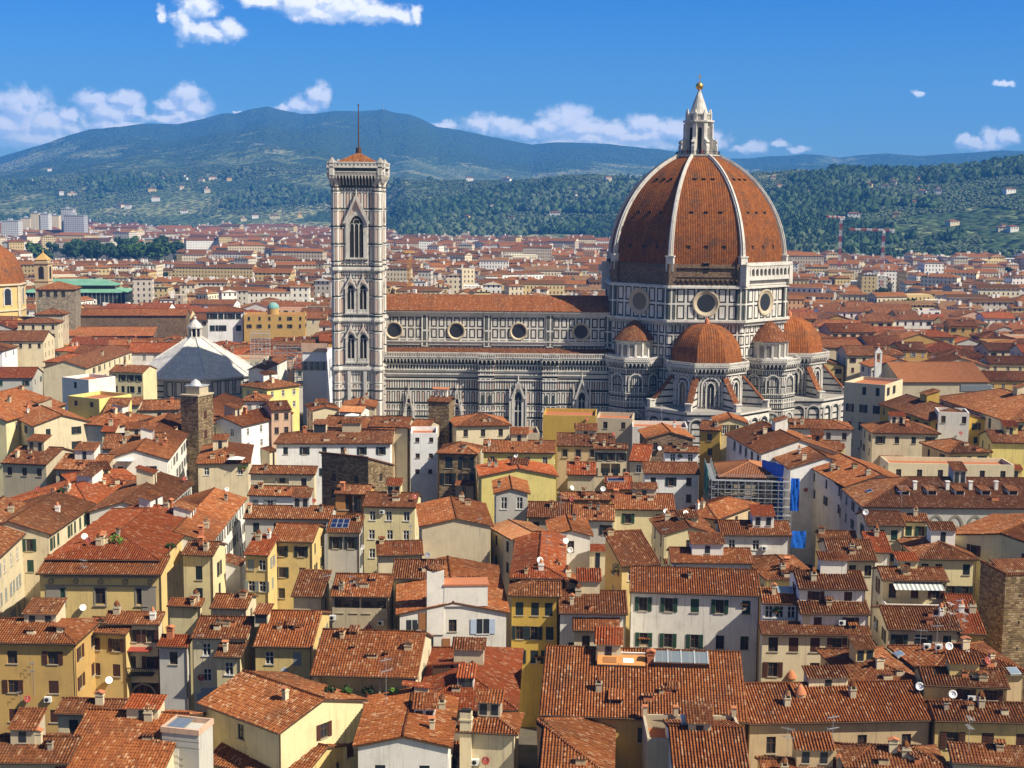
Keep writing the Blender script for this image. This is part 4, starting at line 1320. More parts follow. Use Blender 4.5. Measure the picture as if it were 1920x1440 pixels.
WIN_CACHE = {}
SHUT = {'s': 'shutter_dark', 'g': 'shutter_green', 'b': 'shutter_brown', 'y': 'shutter_grey', 'u': 'shutter_blue'}
def window_meshes(style, state, w, h, lod):
    key = (style, state, round(w, 2), round(h, 2), lod)
    if key in WIN_CACHE: return WIN_CACHE[key]
    out = {}
    fr, pn, sh = MB(), MB(), []
    if style in 'tk':                       # stone surround
        t = 0.2
        fr.box(-w / 2 - t, -w / 2, -0.07, 0.18, -t, h + t); fr.box(w / 2, w / 2 + t, -0.07, 0.18, -t, h + t)
        fr.box(-w / 2, w / 2, -0.07, 0.18, h, h + t); fr.box(-w / 2 - t - 0.08, w / 2 + t + 0.08, -0.2, 0.18, -t - 0.1, -t)
        if style == 'k': fr.box(-w / 2 - t - 0.2, w / 2 + t + 0.2, -0.4, 0.1, h + t, h + t + 0.18)
        fm = 'pietra'
    else:
        fr.box(-w / 2 - 0.12, w / 2 + 0.12, -0.12, 0.18, -0.1, 0.0)
        if style == 'w':
            for sx in (-1, 1): fr.box(sx * (w / 2 - 0.05) - 0.05, sx * (w / 2 - 0.05) + 0.05, 0.08, 0.17, 0, h)
            fr.box(-0.05, 0.05, 0.08, 0.17, 0, h); fr.box(-w / 2, w / 2, 0.08, 0.17, h - 0.1, h)
        fm = 'white_frame' if style == 'w' else 'stone_trim'
    pn.box(-w / 2, w / 2, 0.18, 0.24, 0, h)
    if state != 'closed':
        for x in (-w / 2 + 0.04, 0.0, w / 2 - 0.04): pn.box(x - 0.045, x + 0.045, 0.13, 0.18, 0, h, 1)
        for zz in (0.04, h * 0.6, h - 0.05): pn.box(-w / 2, w / 2, 0.135, 0.18, zz - 0.04, zz + 0.04, 1)
    if style in SHUT and state == 'open':
        for sx in (-1, 1):
            s = MB(); s.box(sx * w * 0.52 if sx > 0 else -w * 1.02, w * 1.02 if sx > 0 else -w * 0.52, -0.09, -0.02, -0.03, h + 0.03)
            for k in range(5): s.box((w * 0.56 if sx > 0 else -w * 0.98), (w * 0.98 if sx > 0 else -w * 0.56), -0.11, -0.09, h * (k + 0.1) / 5, h * (k + 0.55) / 5)
            sh.append(s)
    elif state == 'closed':
        s = MB(); s.box(-w / 2 + 0.01, w / 2 - 0.01, 0.05, 0.11, 0, h); s.box(-0.03, 0.03, 0.02, 0.05, 0, h)
        for k in range(6): s.box(-w / 2 + 0.08, w / 2 - 0.08, 0.03, 0.05, h * (k + 0.15) / 6, h * (k + 0.6) / 6)
        sh.append(s)
    smat = SHUT.get(style, 'shutter_green' if style == 't' else 'shutter_brown')
    pm = 'pane'
    if lod:
        a = MB()
        for src, mi in [(fr, 0), (pn, 1)] + [(s, 2) for s in sh]:
            a.add(src.v, src.f, mi)
            if src is pn: a.m[-len(src.m):] = [3 if k else 1 for k in src.m]
        out['all'] = a.mesh('window', [M[fm], M[pm], M[smat], M['white_frame' if style in 'wy' else 'timber']])
    else:
        out['frame'] = fr.mesh('window', M[fm]); out['pane'] = pn.mesh('pane', [M[pm], M['white_frame' if style in 'wy' else 'timber']]); out['shut'] = [s.mesh('shutter', M[smat]) for s in sh]
    WIN_CACHE[key] = out
    return out

def put_window(parent, loc, rz, style, w, h, lod, rnd):
    st = 'none'
    if style in SHUT: st = 'open' if rnd < 0.55 else ('closed' if rnd < 0.9 else 'none')
    if style == 't' and rnd < 0.35: st = 'closed'
    ms = window_meshes(style, st, w, h, lod)
    if lod:
        return link('window', ms['all'], parent, loc, rz)
    o = link('window', ms['frame'], parent, loc, rz)
    link('pane', ms['pane'], o)
    for s in ms['shut']: link('shutter', s, o)
    return o

def panel(b, O, ex, width, z0, z1, holes, mat=0, depth=0.22):
    """Vertical wall from O along ex, with rectangular openings and their reveals."""
    inw = Vector((-ex.y, ex.x, 0))
    xs = sorted({0.0, width, *[h[0] for h in holes], *[h[1] for h in holes]})
    zz = sorted({z0, z1, *[h[2] for h in holes], *[h[3] for h in holes]})
    P = lambda x, z, y=0.0: tuple(O + ex * x + inw * y + Vector((0, 0, z)))
    for zi in range(len(zz) - 1):
        zc = (zz[zi] + zz[zi + 1]) / 2
        run = None
        for xi in range(len(xs) - 1):
            xc = (xs[xi] + xs[xi + 1]) / 2
            inside = any(h[0] < xc < h[1] and h[2] < zc < h[3] for h in holes)
            if not inside:
                run = xs[xi] if run is None else run
            if run is not None and (inside or xi == len(xs) - 2):
                end = xs[xi] if inside else xs[xi + 1]
                b.face([P(run, zz[zi]), P(end, zz[zi]), P(end, zz[zi + 1]), P(run, zz[zi + 1])], mat)
                run = None
    for hh in holes:
        a, c, e, f = hh[:4]
        depth = hh[4] if len(hh) > 4 else 0.22
        if depth > 0.5: b.face([P(a, e, depth), P(c, e, depth), P(c, f, depth), P(a, f, depth)], mat)
        b.face([P(a, e), P(a, e, depth), P(a, f, depth), P(a, f)][::-1], mat); b.face([P(c, e, depth), P(c, e), P(c, f), P(c, f, depth)][::-1], mat)
        b.face([P(a, f), P(a, f, depth), P(c, f, depth), P(c, f)][::-1], mat); b.face([P(a, e, depth), P(a, e), P(c, e), P(c, e, depth)][::-1], mat)

CHIM = {}
def chimney_mesh(i):
    if i in CHIM: return CHIM[i]
    r = random.Random(i)
    b = MB(); w, d, h = r.uniform(0.2, 0.38), r.uniform(0.22, 0.5), r.uniform(0.5, 1.3)
    b.box(-w, w, -d, d, -0.8, h, 0); b.box(-w - 0.08, w + 0.08, -d - 0.08, d + 0.08, h, h + 0.1, 0)
    for sx in (-1, 1): b.box(sx * w * 0.8 - 0.06, sx * w * 0.8 + 0.06, -d, d, h + 0.1, h + 0.4, 0)
    b.box(-w * 0.7, w * 0.7, -d * 0.9, d * 0.9, h + 0.1, h + 0.38, 2)
    if i % 3 == 0: b.lathe([(w * 1.2, h + 0.4), (w * 1.0, h + 0.7), (w * 0.3, h + 1.0), (0.02, h + 1.05)], 8, mat=1)
    else:
        b.slab([(-w - 0.18, -d - 0.15, h + 0.4), (w + 0.18, -d - 0.15, h + 0.4), (w + 0.18, 0, h + 0.62), (-w - 0.18, 0, h + 0.62)], 0.07, 1)
        b.slab([(w + 0.18, d + 0.15, h + 0.4), (-w - 0.18, d + 0.15, h + 0.4), (-w - 0.18, 0, h + 0.62), (w + 0.18, 0, h + 0.62)], 0.07, 1)
    CHIM[i] = b.mesh('chimney', [M[('wall_beige', 'wall_cream', 'wall_tan', 'wall_white', 'wall_dusty', 'terracotta')[i % 6]], M['terracotta' if i % 2 else 'tile_brown'], M['opening']])
    return CHIM[i]

def roof_of(H):
    return next((c for c in H.children if c.name.split('.')[0] == 'roof'), H)

def parse(code):
    """'g5x2' -> style g, five windows, two rows."""
    if not code: return None
    a, r = code[1:].split('x')
    return code[0], int(a), int(r)

def house(ax, ay, bx, by, z, d, kind, wall, roof, win, label, right=None, left=None, slope=0.31, over=0.55, chim=1, group=None, name='town_house', cat='house', ww=1.1, wh=1.7, drop=1.0, pitch_r=3.5, lod=None, world=None, zb=0.0, parapet=0.9, wallmat=None, skip_tag=False, recess=()):
    if world is None:
        A, B = at_z(ax, ay, z), at_z(bx, by, z)
    else:
        A, B = world
    if isinstance(d, tuple):                     # depth given by where the photo shows the ridge
        bk = Vector((-(B - A).y, (B - A).x, 0)).normalized(); mid = (A + B) / 2
        lo_, hi_ = 1.0, 22.0
        for _ in range(24):
            mr = (lo_ + hi_) / 2
            if project(mid + bk * mr + Vector((0, 0, slope * mr)))[1] > d[1]: lo_ = mr
            else: hi_ = mr
        d = mr if kind == 's' else 2 * mr
    w = (B - A).length
    ang = math.atan2(B.y - A.y, B.x - A.x)
    dist = (A + B).length / 2
    if lod is None: lod = 0 if dist < 235 else (1 if dist < 400 else 2)
    H = empty(name, (A.x, A.y, 0), ang)
    if not skip_tag: tag(H, label, cat, group)
    Mw = Matrix.Translation((A.x, A.y, 0)) @ Matrix.Rotation(ang, 4, 'Z')
    camL = Mw.inverted() @ Vector((0, 0, CAM_H))
    rs = random.Random(label)
    ov, og = over, (0.28 if kind in 'gsrx' else over)
    fine = {0: 2, 1: 1, 2: 0}[lod]
    planes = []                                  # (P0, ux, slope dir horizontal, width, run, kl, kr)
    V3 = lambda *a: np.array(a, float)
    if kind == 'g':
        planes = [(V3(0, 0, z), V3(1, 0, 0), V3(0, 1, 0), w, d / 2, 0, 0), (V3(w, d, z), V3(-1, 0, 0), V3(0, -1, 0), w, d / 2, 0, 0)]; zr = z + slope * d / 2
    elif kind == 'x':
        planes = [(V3(0, d, z), V3(0, -1, 0), V3(1, 0, 0), d, w / 2, 0, 0), (V3(w, 0, z), V3(0, 1, 0), V3(-1, 0, 0), d, w / 2, 0, 0)]; zr = z + slope * w / 2
    elif kind == 's':
        planes = [(V3(0, 0, z), V3(1, 0, 0), V3(0, 1, 0), w, d, 0, 0)]; zr = z + slope * d
    elif kind == 'l':
        planes = [(V3(0, d, z), V3(0, -1, 0), V3(1, 0, 0), d, w, 0, 0)]; zr = z + slope * w
    elif kind == 'm':
        planes = [(V3(w, 0, z), V3(0, 1, 0), V3(-1, 0, 0), d, w, 0, 0)]; zr = z + slope * w
    elif kind in ('h', 'hl', 'hr'):
        r = min(w, d) / 2
        L = 1.0 if kind in ('h', 'hl') else 0.0
        Rr = 1.0 if kind in ('h', 'hr') else 0.0
        if w >= d or kind != 'h':
            r = d / 2
            planes = [(V3(0, 0, z), V3(1, 0, 0), V3(0, 1, 0), w, r, L, Rr), (V3(w, d, z), V3(-1, 0, 0), V3(0, -1, 0), w, r, Rr, L)]
            if L: planes.append((V3(0, d, z), V3(0, -1, 0), V3(1, 0, 0), d, r, 1, 1))
            if Rr: planes.append((V3(w, 0, z), V3(0, 1, 0), V3(-1, 0, 0), d, r, 1, 1))
        else:
            planes = [(V3(0, 0, z), V3(1, 0, 0), V3(0, 1, 0), w, r, 1, 1), (V3(w, d, z), V3(-1, 0, 0), V3(0, -1, 0), w, r, 1, 1),
                      (V3(0, d, z), V3(0, -1, 0), V3(1, 0, 0), d, r, 1, 1), (V3(w, 0, z), V3(0, 1, 0), V3(-1, 0, 0), d, r, 1, 1)]
        zr = z + slope * r
    else:
        zr = z
    # ---- roof
    cs = 1 / math.hypot(1, slope); sn = slope * cs
    if planes:
        vs, qs, uvs, mid, o = [], [], [], [], 0
        sb = MB()
        for (P0, ux, hd, pw_, run, kl, kr) in planes:
            up = hd * cs + V3(0, 0, 1) * sn
            Vl = run / cs
            poly = [P0, P0 + ux * pw_, P0 + ux * (pw_ - kr * run) + up * Vl, P0 + ux * (kl * run) + up * Vl]
            if kl and kr and abs(pw_ - (kl + kr) * run) < 1e-3: poly = poly[:3]
            if fine:
                P, q, uv = plane_grid(P0, ux, up, pw_, Vl, kl * cs, kr * cs, fine)
                vs.append(P); qs.append(q + o); uvs.append(uv); o += len(P)
                sb.slab([p - V3(0, 0, 0.04) for p in poly], 0.16, 1)
            else:
                sb.slab(poly, 0.18, 0)
            i0 = len(BV)
            BV.extend([tuple(Mw @ Vector(p)) for p in poly]); BF.append(tuple(range(i0, i0 + len(poly))))
            # ridge and hip caps
            if fine:
                lift = V3(0, 0, 0.10)
                caps = []
                if len(poly) == 4: caps.append((poly[3], poly[2]))
                if kl: caps.append((poly[0], poly[-1]))
                for p, q_ in caps:
                    sb.tube(p + lift, q_ + lift, 0.15, 6, 0, smooth=False)
        mats = [M[roof], M['timber']]
        if fine:
            # gutter along the front eave
            sbm = sb
            nv = o
            V2 = np.array(sbm.v); 
            me = np_mesh('roof', np.concatenate(vs), np.concatenate(qs), mats, np.concatenate(uvs))
            R_ = link('roof', me, H)
            em = sb.mesh('eaves', mats)
            link('eaves', em, R_)
        else:
            R_ = sb.build('roof', mats, H)
        # chimneys
        n_ch = chim if chim != 1 else rs.choice((0, 1, 1, 2))
        for k in range(n_ch):
            P0, ux, hd, pw_, run, kl, kr = planes[0] if (kind in 'gshlhr' or rs.random() < 0.3) else planes[-1]
            t = rs.uniform(0.3, 0.9)
            u = rs.uniform(kl * run * t + 0.8, max(kl * run * t + 0.9, pw_ - kr * run * t - 0.8))
            p = P0 + ux * u + hd * run * t + V3(0, 0, slope * run * t)
            link('chimney', chimney_mesh(rs.randrange(9)), R_, tuple(p), rs.choice((0, 1.57)))
    else:
        R_ = None
    # ---- walls
    b = MB()
    zt = z - 0.05 + (slope * ov if kind != 'f' else 0)
    x0, x1, y0, y1 = (og, w - og, ov, d - ov)
    if kind in ('x', 'l', 'm'): x0, x1, y0, y1 = ov, w - ov, 0.28, d - 0.28
    if kind == 'f': x0, x1, y0, y1, zt = 0, w, 0, d, z
    vis_r = camL.x > x1; vis_l = camL.x < x0
    sides = [('f', Vector((x0, y0, 0)), Vector((1, 0, 0)), x1 - x0, win, 0.0)]
    sides.append(('r', Vector((x1, y0, 0)), Vector((0, 1, 0)), y1 - y0, right, math.pi / 2))
    sides.append(('l', Vector((x0, y1, 0)), Vector((0, -1, 0)), y1 - y0, left, -math.pi / 2))
    sides.append(('b', Vector((x1, y1, 0)), Vector((-1, 0, 0)), x1 - x0, None, math.pi))
    styl = parse(win)[0] if win else 'd'
    for nm, O, ex, wd, code, rz in sides:
        if nm == 'b' and camL.y < y1: code = None
        if nm == 'r' and code is None and vis_r and lod < 2 and wd > 4: code = '%s%dx2' % (styl, max(1, int(wd / 4.5)))
        if nm == 'l' and code is None and vis_l and lod < 2 and wd > 4: code = '%s%dx2' % (styl, max(1, int(wd / 4.5)))
        if (nm == 'r' and not vis_r) or (nm == 'l' and not vis_l): code = None
        holes = []
        pc = parse(code)
        if pc:
            st, n, rows = pc
            for r_ in range(rows):
                ztop = zt - drop - pitch_r * r_
                h_ = wh if r_ or rows == 1 else wh
                if ztop - h_ < zb + 0.5: break
                for i in range(n):
                    cx = wd * (i + 0.5) / n + rs.uniform(-0.12, 0.12)
                    if rs.random() < 0.06 and n > 2: continue
                    if cx - ww / 2 < 0.15 or cx + ww / 2 > wd - 0.15: continue
                    holes.append((cx - ww / 2, cx + ww / 2, ztop - h_, ztop))
                    p = O + ex * cx
                    put_window(H, (p.x, p.y, ztop - h_), rz, st, ww, h_, lod > 0, rs.random())
        if nm == 'f':
            for (f0, f1, t0, t1, dp) in recess:
                q0, q1 = f0 * wd, f1 * wd
                holes = [h for h in holes if h[1] < q0 or h[0] > q1 or h[3] < zt - t1 or h[2] > zt - t0]
                holes.append((q0, q1, zt - t1, zt - t0, dp))
                rail = MB(); npst = max(2, int((q1 - q0) / 3.2))
                for i in range(1, npst): rail.box(O.x + q0 + (q1 - q0) * i / npst - 0.12, O.x + q0 + (q1 - q0) * i / npst + 0.12, O.y + 0.05, O.y + 0.3, zt - t1, zt - t0)
                rail.build('loggia_pillar', M['wall_beige'], H)
        panel(b, O, ex, wd, zb, zt, holes)
        i0 = len(BV)
        BV.extend([tuple(Mw @ Vector((*(O + ex * t).xy, zz_))) for t, zz_ in ((0, zb), (wd, zb), (wd, zt), (0, zt))]); BF.append((i0, i0 + 1, i0 + 2, i0 + 3))
    # gable infill
    if kind == 'g' or kind in ('hl', 'hr'):
        ym = d / 2
        for x, fl in ((x0, kind in ('g', 'hr')), (x1, kind in ('g', 'hl'))):
            if fl: b.face([(x, y0, zt), (x, y1, zt), (x, ym, zr - 0.12)] if x == x1 else [(x, y1, zt), (x, y0, zt), (x, ym, zr - 0.12)])
    elif kind == 'x':
        xm = w / 2
        b.face([(x0, y0, zt), (x1, y0, zt), (xm, y0, zr - 0.12)]); b.face([(x1, y1, zt), (x0, y1, zt), (xm, y1, zr - 0.12)])
    elif kind == 's':
        b.face([(x1, y0, zt), (x1, y1, zt), (x1, y1, zr - slope * ov - 0.12)]); b.face([(x0, y1, zt), (x0, y0, zt), (x0, y1, zr - slope * ov - 0.12)]); b.face([(x1, y1, zt), (x0, y1, zt), (x0, y1, zr - slope * ov - 0.12), (x1, y1, zr - slope * ov - 0.12)])
    elif kind == 'l':
        zq = zr - slope * ov - 0.12
        b.face([(x0, y0, zt), (x1, y0, zt), (x1, y0, zq)]); b.face([(x1, y0, zt), (x1, y1, zt), (x1, y1, zq), (x1, y0, zq)]); b.face([(x1, y1, zt), (x0, y1, zt), (x1, y1, zq)])
    elif kind == 'm':
        zq = zr - slope * ov - 0.12
        b.face([(x0, y0, zt), (x1, y0, zt), (x0, y0, zq)]); b.face([(x0, y1, zt), (x0, y0, zt), (x0, y0, zq), (x0, y1, zq)]); b.face([(x1, y1, zt), (x0, y1, zt), (x0, y1, zq)])
    elif kind == 'f':
        t = 0.3
        b.face([(0, 0, z - parapet), (w, 0, z - parapet), (w, d, z - parapet), (0, d, z - parapet)], 1)
        for (a0, a1, c0, c1) in ((0, w, 0, t), (0, w, d - t, d), (0, t, t, d - t), (w - t, w, t, d - t)):
            b.face([(a0, c0, z), (a1, c0, z), (a1, c1, z), (a0, c1, z)], 0)
        for O, ex, wd in ((Vector((w - t, t, 0)), Vector((-1, 0, 0)), w - 2 * t), (Vector((t, d - t, 0)), Vector((1, 0, 0)), w - 2 * t), (Vector((t, t, 0)), Vector((0, 1, 0)), d - 2 * t), (Vector((w - t, d - t, 0)), Vector((0, -1, 0)), d - 2 * t)):
            panel(b, O, ex, wd, z - parapet, z, [])
        i0 = len(BV); BV.extend([tuple(Mw @ Vector(p)) for p in ((0, 0, z - parapet), (w, 0, z - parapet), (w, d, z - parapet), (0, d, z - parapet))]); BF.append((i0, i0 + 1, i0 + 2, i0 + 3))
    b.build('wall', [M[wallmat or 'wall_' + wall], M['paving_red' if roof != 'grey' else 'grey_metal_roof']], H)
    if planes and lod == 0 and kind in ('g', 's', 'h', 'hl', 'hr'):
        gb = MB(); gb.tube((0, -0.08, z - 0.02), (w, -0.08, z - 0.02), 0.085, 6); gb.tube((w - 0.35, y0 - 0.09, z - 0.1), (w - 0.35, y0 - 0.09, zb), 0.06, 6)
        gb.build('gutter', M['timber'], H)
    fp = [Mw @ Vector((a, c, 0)) for a, c in ((0, 0), (w, 0), (w, d), (0, d))]
    FOOT.append([(p.x, p.y) for p in fp])
    BYLABEL[label] = len(HOUSES)
    BFH.extend([len(HOUSES)] * (len(BF) - len(BFH)))
    HOUSES.append((H, w, d, z, zr, fp, label))
    return H
# ------------------------------------------------------------------ the near town, house by house
# ax, ay, bx, by (front eave in the photo), eave height, depth, roof kind, wall, roof tiles, windows, label
O_, B_, D_ = 'tile_orange', 'tile_brown', 'tile_red'
NEAR_TOWN = [
 # --- bottom row
 (-40, 1430, 128, 1432, 16.0, ('r', 1382), 'g', 'beige', B_, '', 'low brown roof cut by the lower left corner of the photo', {}),
 (100, 1338, 226, 1342, 16.5, ('r', 1312), 'g', 'cream', B_, 'd2x1', 'brown ridged roof directly behind the lower left corner roof', {}),
 (96, 1452, 300, 1462, 15.0, ('r', 1335), 'g', 'cream', O_, '', 'broad orange tiled roof left of the white rooftop stair box', {'slope': .36}),
 (368, 1318, 522, 1376, 17.5, 13.5, 'g', 'pale_yellow', O_, 'd1x1', 'pale yellow house with two skylights and brown shutters on its sunny side', {'right': 'b3x3', 'slope': .30}),
 (380, 1430, 560, 1468, 12.5, 12, 'g', 'yellow', O_, '', 'low orange roof tucked below the skylight house', {}),
 (586, 1372, 665, 1376, 13.5, 9, 'f', 'dusty', B_, 'd1x2', 'rough brown stone ruin with one dark window', {'wallmat': 'stone_brown', 'name': 'stone_house'}),
 (661, 1400, 849, 1402, 17.0, 15, 'x', 'white', O_, 's2x1', 'white gable house with orange roof at the bottom centre', {'slope': .22, 'drop': 2.2}),
 (852, 1372, 972, 1378, 16.0, ('r', 1340), 'h', 'cream', O_, '', 'beige house with a tall plastered chimney beside the narrow alley', {'chim': 0}),
 (1010, 1458, 1152, 1464, 14.5, ('r', 1353), 'hr', 'tan', O_, '', 'hipped orange roof below the long lichen-spotted roof', {'slope': .33, 'chim': 0}),
 (1262, 1464, 1412, 1468, 16.2, ('r', 1364), 'g', 'white', O_, '', 'small bright orange roof under the walled roof terrace', {'slope': .30}),
 (1214, 1385, 1397, 1388, 16.6, 7.4, 'f', 'beige', 'paving', '', 'pale walled roof terrace with brick-red floor', {'parapet': 1.6, 'right': '', 'left': ''}),
 (1010, 1341, 1404, 1356, 16.0, ('r', 1218), 'g', 'ochre', O_, 'd3x1', 'largest lichen-spotted orange roof in the right foreground, with a glass skylight', {'slope': .34, 'chim': 2, 'drop': 1.4}),
 (1404, 1358, 1752, 1351, 15.8, ('r', 1281), 'g', 'tan', O_, 'd4x1', 'long tan house with a row of four dark windows under its eave', {'slope': .34, 'drop': 1.9, 'chim': 2, 'wh': 2.0}),
 (1752, 1352, 1960, 1357, 16.0, ('r', 1318), 'g', 'yellow', B_, 'b3x2', 'yellow house with wide brown shutters at the right edge', {'drop': 1.6, 'wh': 2.0, 'ww': 1.4}),
 (1583, 1440, 1785, 1446, 15.0, ('r', 1402), 'h', 'tan', B_, '', 'small brown hipped roof at the bottom right', {'chim': 2}),
 (1784, 1430, 1950, 1440, 16.0, ('r', 1398), 's', 'cream', B_, '', 'cream lean-to with brown roof in the lower right corner', {'chim': 1}),
 (1430, 1462, 1616, 1466, 13.0, ('r', 1426), 'g', 'tan', B_, '', 'dark ridged roof peeping in at the bottom edge under four windows', {}),
 (1731, 1285, 1895, 1291, 18.5, ('r', 1254), 'g', 'yellow', B_, 'b3x1', 'little yellow attic house with three shuttered windows on a roof', {'zb': 14, 'drop': 0.6, 'wh': 1.2}),
 # --- second row
 (-30, 1205, 143, 1208, 18.0, ('r', 1162), 'hr', 'ochre', O_, 'b2x3', 'plain ochre house with small scattered brown windows', {'pitch_r': 3.9, 'drop': 1.3, 'slope': .28, 'ww': 1.3}),
 (153, 1185, 236, 1190, 17.0, ('r', 1160), 'g', 'yellow', B_, 'b2x2', 'narrow yellow house with a brown shuttered window, right of the plain ochre one', {}),
 (190, 1170, 299, 1172, 18.0, ('r', 1148), 's', 'cream', B_, 'b3x3', 'cream house with a brown balcony and arched ground opening', {'pitch_r': 3.7}),
 (292, 1212, 352, 1214, 16.0, ('r', 1192), 's', 'grey', D_, 'b1x1', 'little grey house with bright red lean-to roof and one tall shutter', {}),
 (356, 1196, 463, 1198, 17.2, ('r', 1157), 'g', 'cream', B_, 'w2x2', 'brown ridged house with a white framed window above a small yard', {}),
 (400, 1231, 452, 1233, 15.5, ('r', 1202), 's', 'pale_yellow', B_, 'w1x2', 'small lean-to with ridged roof and a glazed door onto the yard', {}),
 (473, 1212, 586, 1214, 17.0, ('r', 1146), 'g', 'yellow', O_, 'y2x2', 'yellow house with grey shutters under a roof with a cut-out terrace', {}),
 (580, 1266, 783, 1272, 17.5, ('r', 1183), 'g', 'cream', O_, '', 'wide orange roof over a shaded terrace full of pot plants', {'slope': .38, 'chim': 1, 'recess': [(.05,.95,.4,3.1,2.6)]}),
 (778, 1329, 972, 1333, 15.5, ('r', 1212), 'h', 'dusty', D_, '', 'hipped red roof with a glazed dormer and a louvred dormer', {'slope': .36, 'chim': 0}),
 (952, 1117, 1052, 1119, 19.5, ('r', 1090), 'hl', 'mustard', B_, 's3x3', 'tall mustard house with dark green shutters at the alley', {'wh': 1.9, 'drop': 1.2}),
 (742, 1152, 957, 1149, 18.5, 25, 'x', 'white', O_, 'd1x1', 'large white gabled house with a small turret and blue shutters', {'slope': .20, 'right': '', 'chim': 0}),
 (1047, 1150, 1178, 1152, 17.5, ('r', 1108), 'g', 'white', B_, 's2x2', 'brown ridged roof left of the white house with ten shuttered windows', {}),
 (1073, 1182, 1163, 1184, 15.8, ('r', 1152), 's', 'cream', B_, 'd2x1', 'cream lean-to with a wooden door beside leaning white poles', {}),
 (1180, 1110, 1428, 1118, 19.0, ('r', 1066), 'g', 'white', O_, 'g5x2', 'long white house with two rows of green shuttered windows', {'drop': 1.0, 'pitch_r': 5.3, 'wh': 2.0, 'ww': 1.2, 'chim': 1, 'right': ''}),
 (1427, 1189, 1636, 1192, 17.2, ('r', 1168), 's', 'cream', B_, 'b5x2', 'cream house of brown shuttered windows below stepped roofs', {'slope': .30, 'wh': 2.0, 'ww': 1.3, 'drop': .7}),
 (1500, 1151, 1634, 1153, 19.6, ('r', 1126), 's', 'white', B_, 'b2x1', 'middle step of the three stepped roofs, white wall and air conditioner', {'drop': .7, 'wh': 1.4}),
 (1497, 1104, 1628, 1106, 22.4, ('r', 1071), 'g', 'white', B_, 'b2x1', 'top step of the three stepped roofs, white wall with two dark shutters', {'drop': .6, 'wh': 1.3}),
 (1428, 1131, 1500, 1133, 20.0, ('r', 1104), 's', 'white', O_, 'w3x1', 'small roof over a plant-filled terrace beside the stepped roofs', {'drop': .6}),
 (1664, 1180, 1806, 1183, 17.5, ('r', 1138), 'g', 'beige', B_, 's3x2', 'yellow sided house with wide brown roof below a balcony', {'slope': .3}),
 (1654, 1088, 1781, 1090, 21.5, ('r', 1064), 'g', 'pale_yellow', B_, 'b3x1', 'pale yellow penthouse with striped awning and long white balcony', {'drop': .7, 'wh': 2.1, 'zb': 12}),
 (1795, 1188, 1850, 1190, 17.0, ('r', 1115), 'g', 'ochre', D_, '', 'narrow red roof squeezed against the stone tower', {}),
 (1600, 1288, 1738, 1284, 17.0, ('r', 1218), 'h', 'yellow', B_, 'b2x1', 'brown hipped roof crowded with television aerials', {}),
 (1738, 1270, 1930, 1262, 17.5, ('r', 1210), 'h', 'tan', O_, '', 'rosy hipped roof with white and red dishes in front of the stone tower', {'chim': 2}),
 # --- left street and palace
 (66, 1076, 302, 1078, 20.3, 5.5, 's', 'yellow', O_, 't3x1', 'yellow palace with three stone framed windows and deep cornice', {'drop': 2.6, 'wh': 2.4, 'ww': 1.5, 'slope': .24, 'over': 1.1, 'chim': 0, 'right': '', 'name': 'palace', 'cat': 'palace'}),
 (84, 1049, 300, 1051, 21.6, 34, 'h', 'yellow', D_, 'd3x1', 'long red roofed upper block stepping back above the yellow palace', {'zb': 18, 'drop': .5, 'wh': .8, 'slope': .25, 'chim': 4, 'over': .6}),
 (-60, 1100, 96, 956, 20.5, 16, 'g', 'cream', B_, 'y13x3', 'long cream street front with grey shutters at the left edge', {'drop': 1.6, 'wh': 2.1, 'pitch_r': 4.6, 'ww': 1.3, 'chim': 2}),
 (97, 1002, 181, 944, 20.5, 14, 'g', 'cream', B_, 'g8x3', 'street house with bright green shutters behind the long cream front', {'wh': 2.0}),
 (398, 1018, 464, 934, 20.5, 12, 'g', 'white', O_, 's11x5', 'tall white house front seen down the street, rows of dark shutters', {'chim': 3}),
 (338, 1040, 400, 1042, 20.0, ('r', 1016), 'g', 'pale_yellow', B_, 's1x2', 'pale plastered house end with one shutter beside the yellow palace', {'wh': 2.2, 'drop': 2.0}),
 (312, 1136, 377, 1138, 16.5, ('r', 1123), 's', 'pale_yellow', O_, '', 'small red lean-to roof below the pale house end', {}),
 (392, 1140, 463, 1142, 16.8, ('r', 1115), 'g', 'cream', B_, '', 'small brown roof with a wire plant frame beside it', {}),
 (455, 1040, 503, 1042, 19.0, ('r', 1003), 's', 'yellow', D_, 'y2x2', 'narrow yellow house with an orange lean-to roof', {}),
 (503, 1015, 587, 1017, 20.0, ('r', 982), 'g', 'yellow', O_, 's2x3', 'yellow courtyard house with grey shuttered window', {}),
 (-20, 946, 175, 962, 18.0, ('r', 888), 'h', 'cream', D_, 's3x2', 'sprawling bright red hipped roof at the left edge', {'slope': .22, 'chim': 3}),
 (160, 930, 290, 918, 18.5, ('r', 878), 'h', 'yellow', D_, 's4x2', 'bright red hipped roof with a white awning on top', {'slope': .24, 'chim': 2}),
 (300, 962, 365, 905, 20.0, 13, 'g', 'white', B_, 's10x4', 'white street front with many dark shutters in front of the brown tower', {}),
 (318, 862, 372, 790, 20.5, 14, 'g', 'white', O_, 's12x4', 'white palace front with grey shutters left of the brown tower', {'drop': 1.5}),
 (366, 870, 470, 868, 19.0, ('r', 824), 'h', 'cream', O_, 'w3x1', 'broad orange hipped roof with white parasol terrace below it', {'chim': 2}),
 (330, 990, 392, 958, 21.0, 15, 'h', 'white', D_, '', 'red roof with a row of small plastered chimneys', {'chim': 5}),
 # --- centre
 (545, 1118, 606, 1120, 17.0, ('r', 1070), 's', 'cream', B_, '', 'steep brown lean-to next to the glass yard roof', {'slope': .4}),
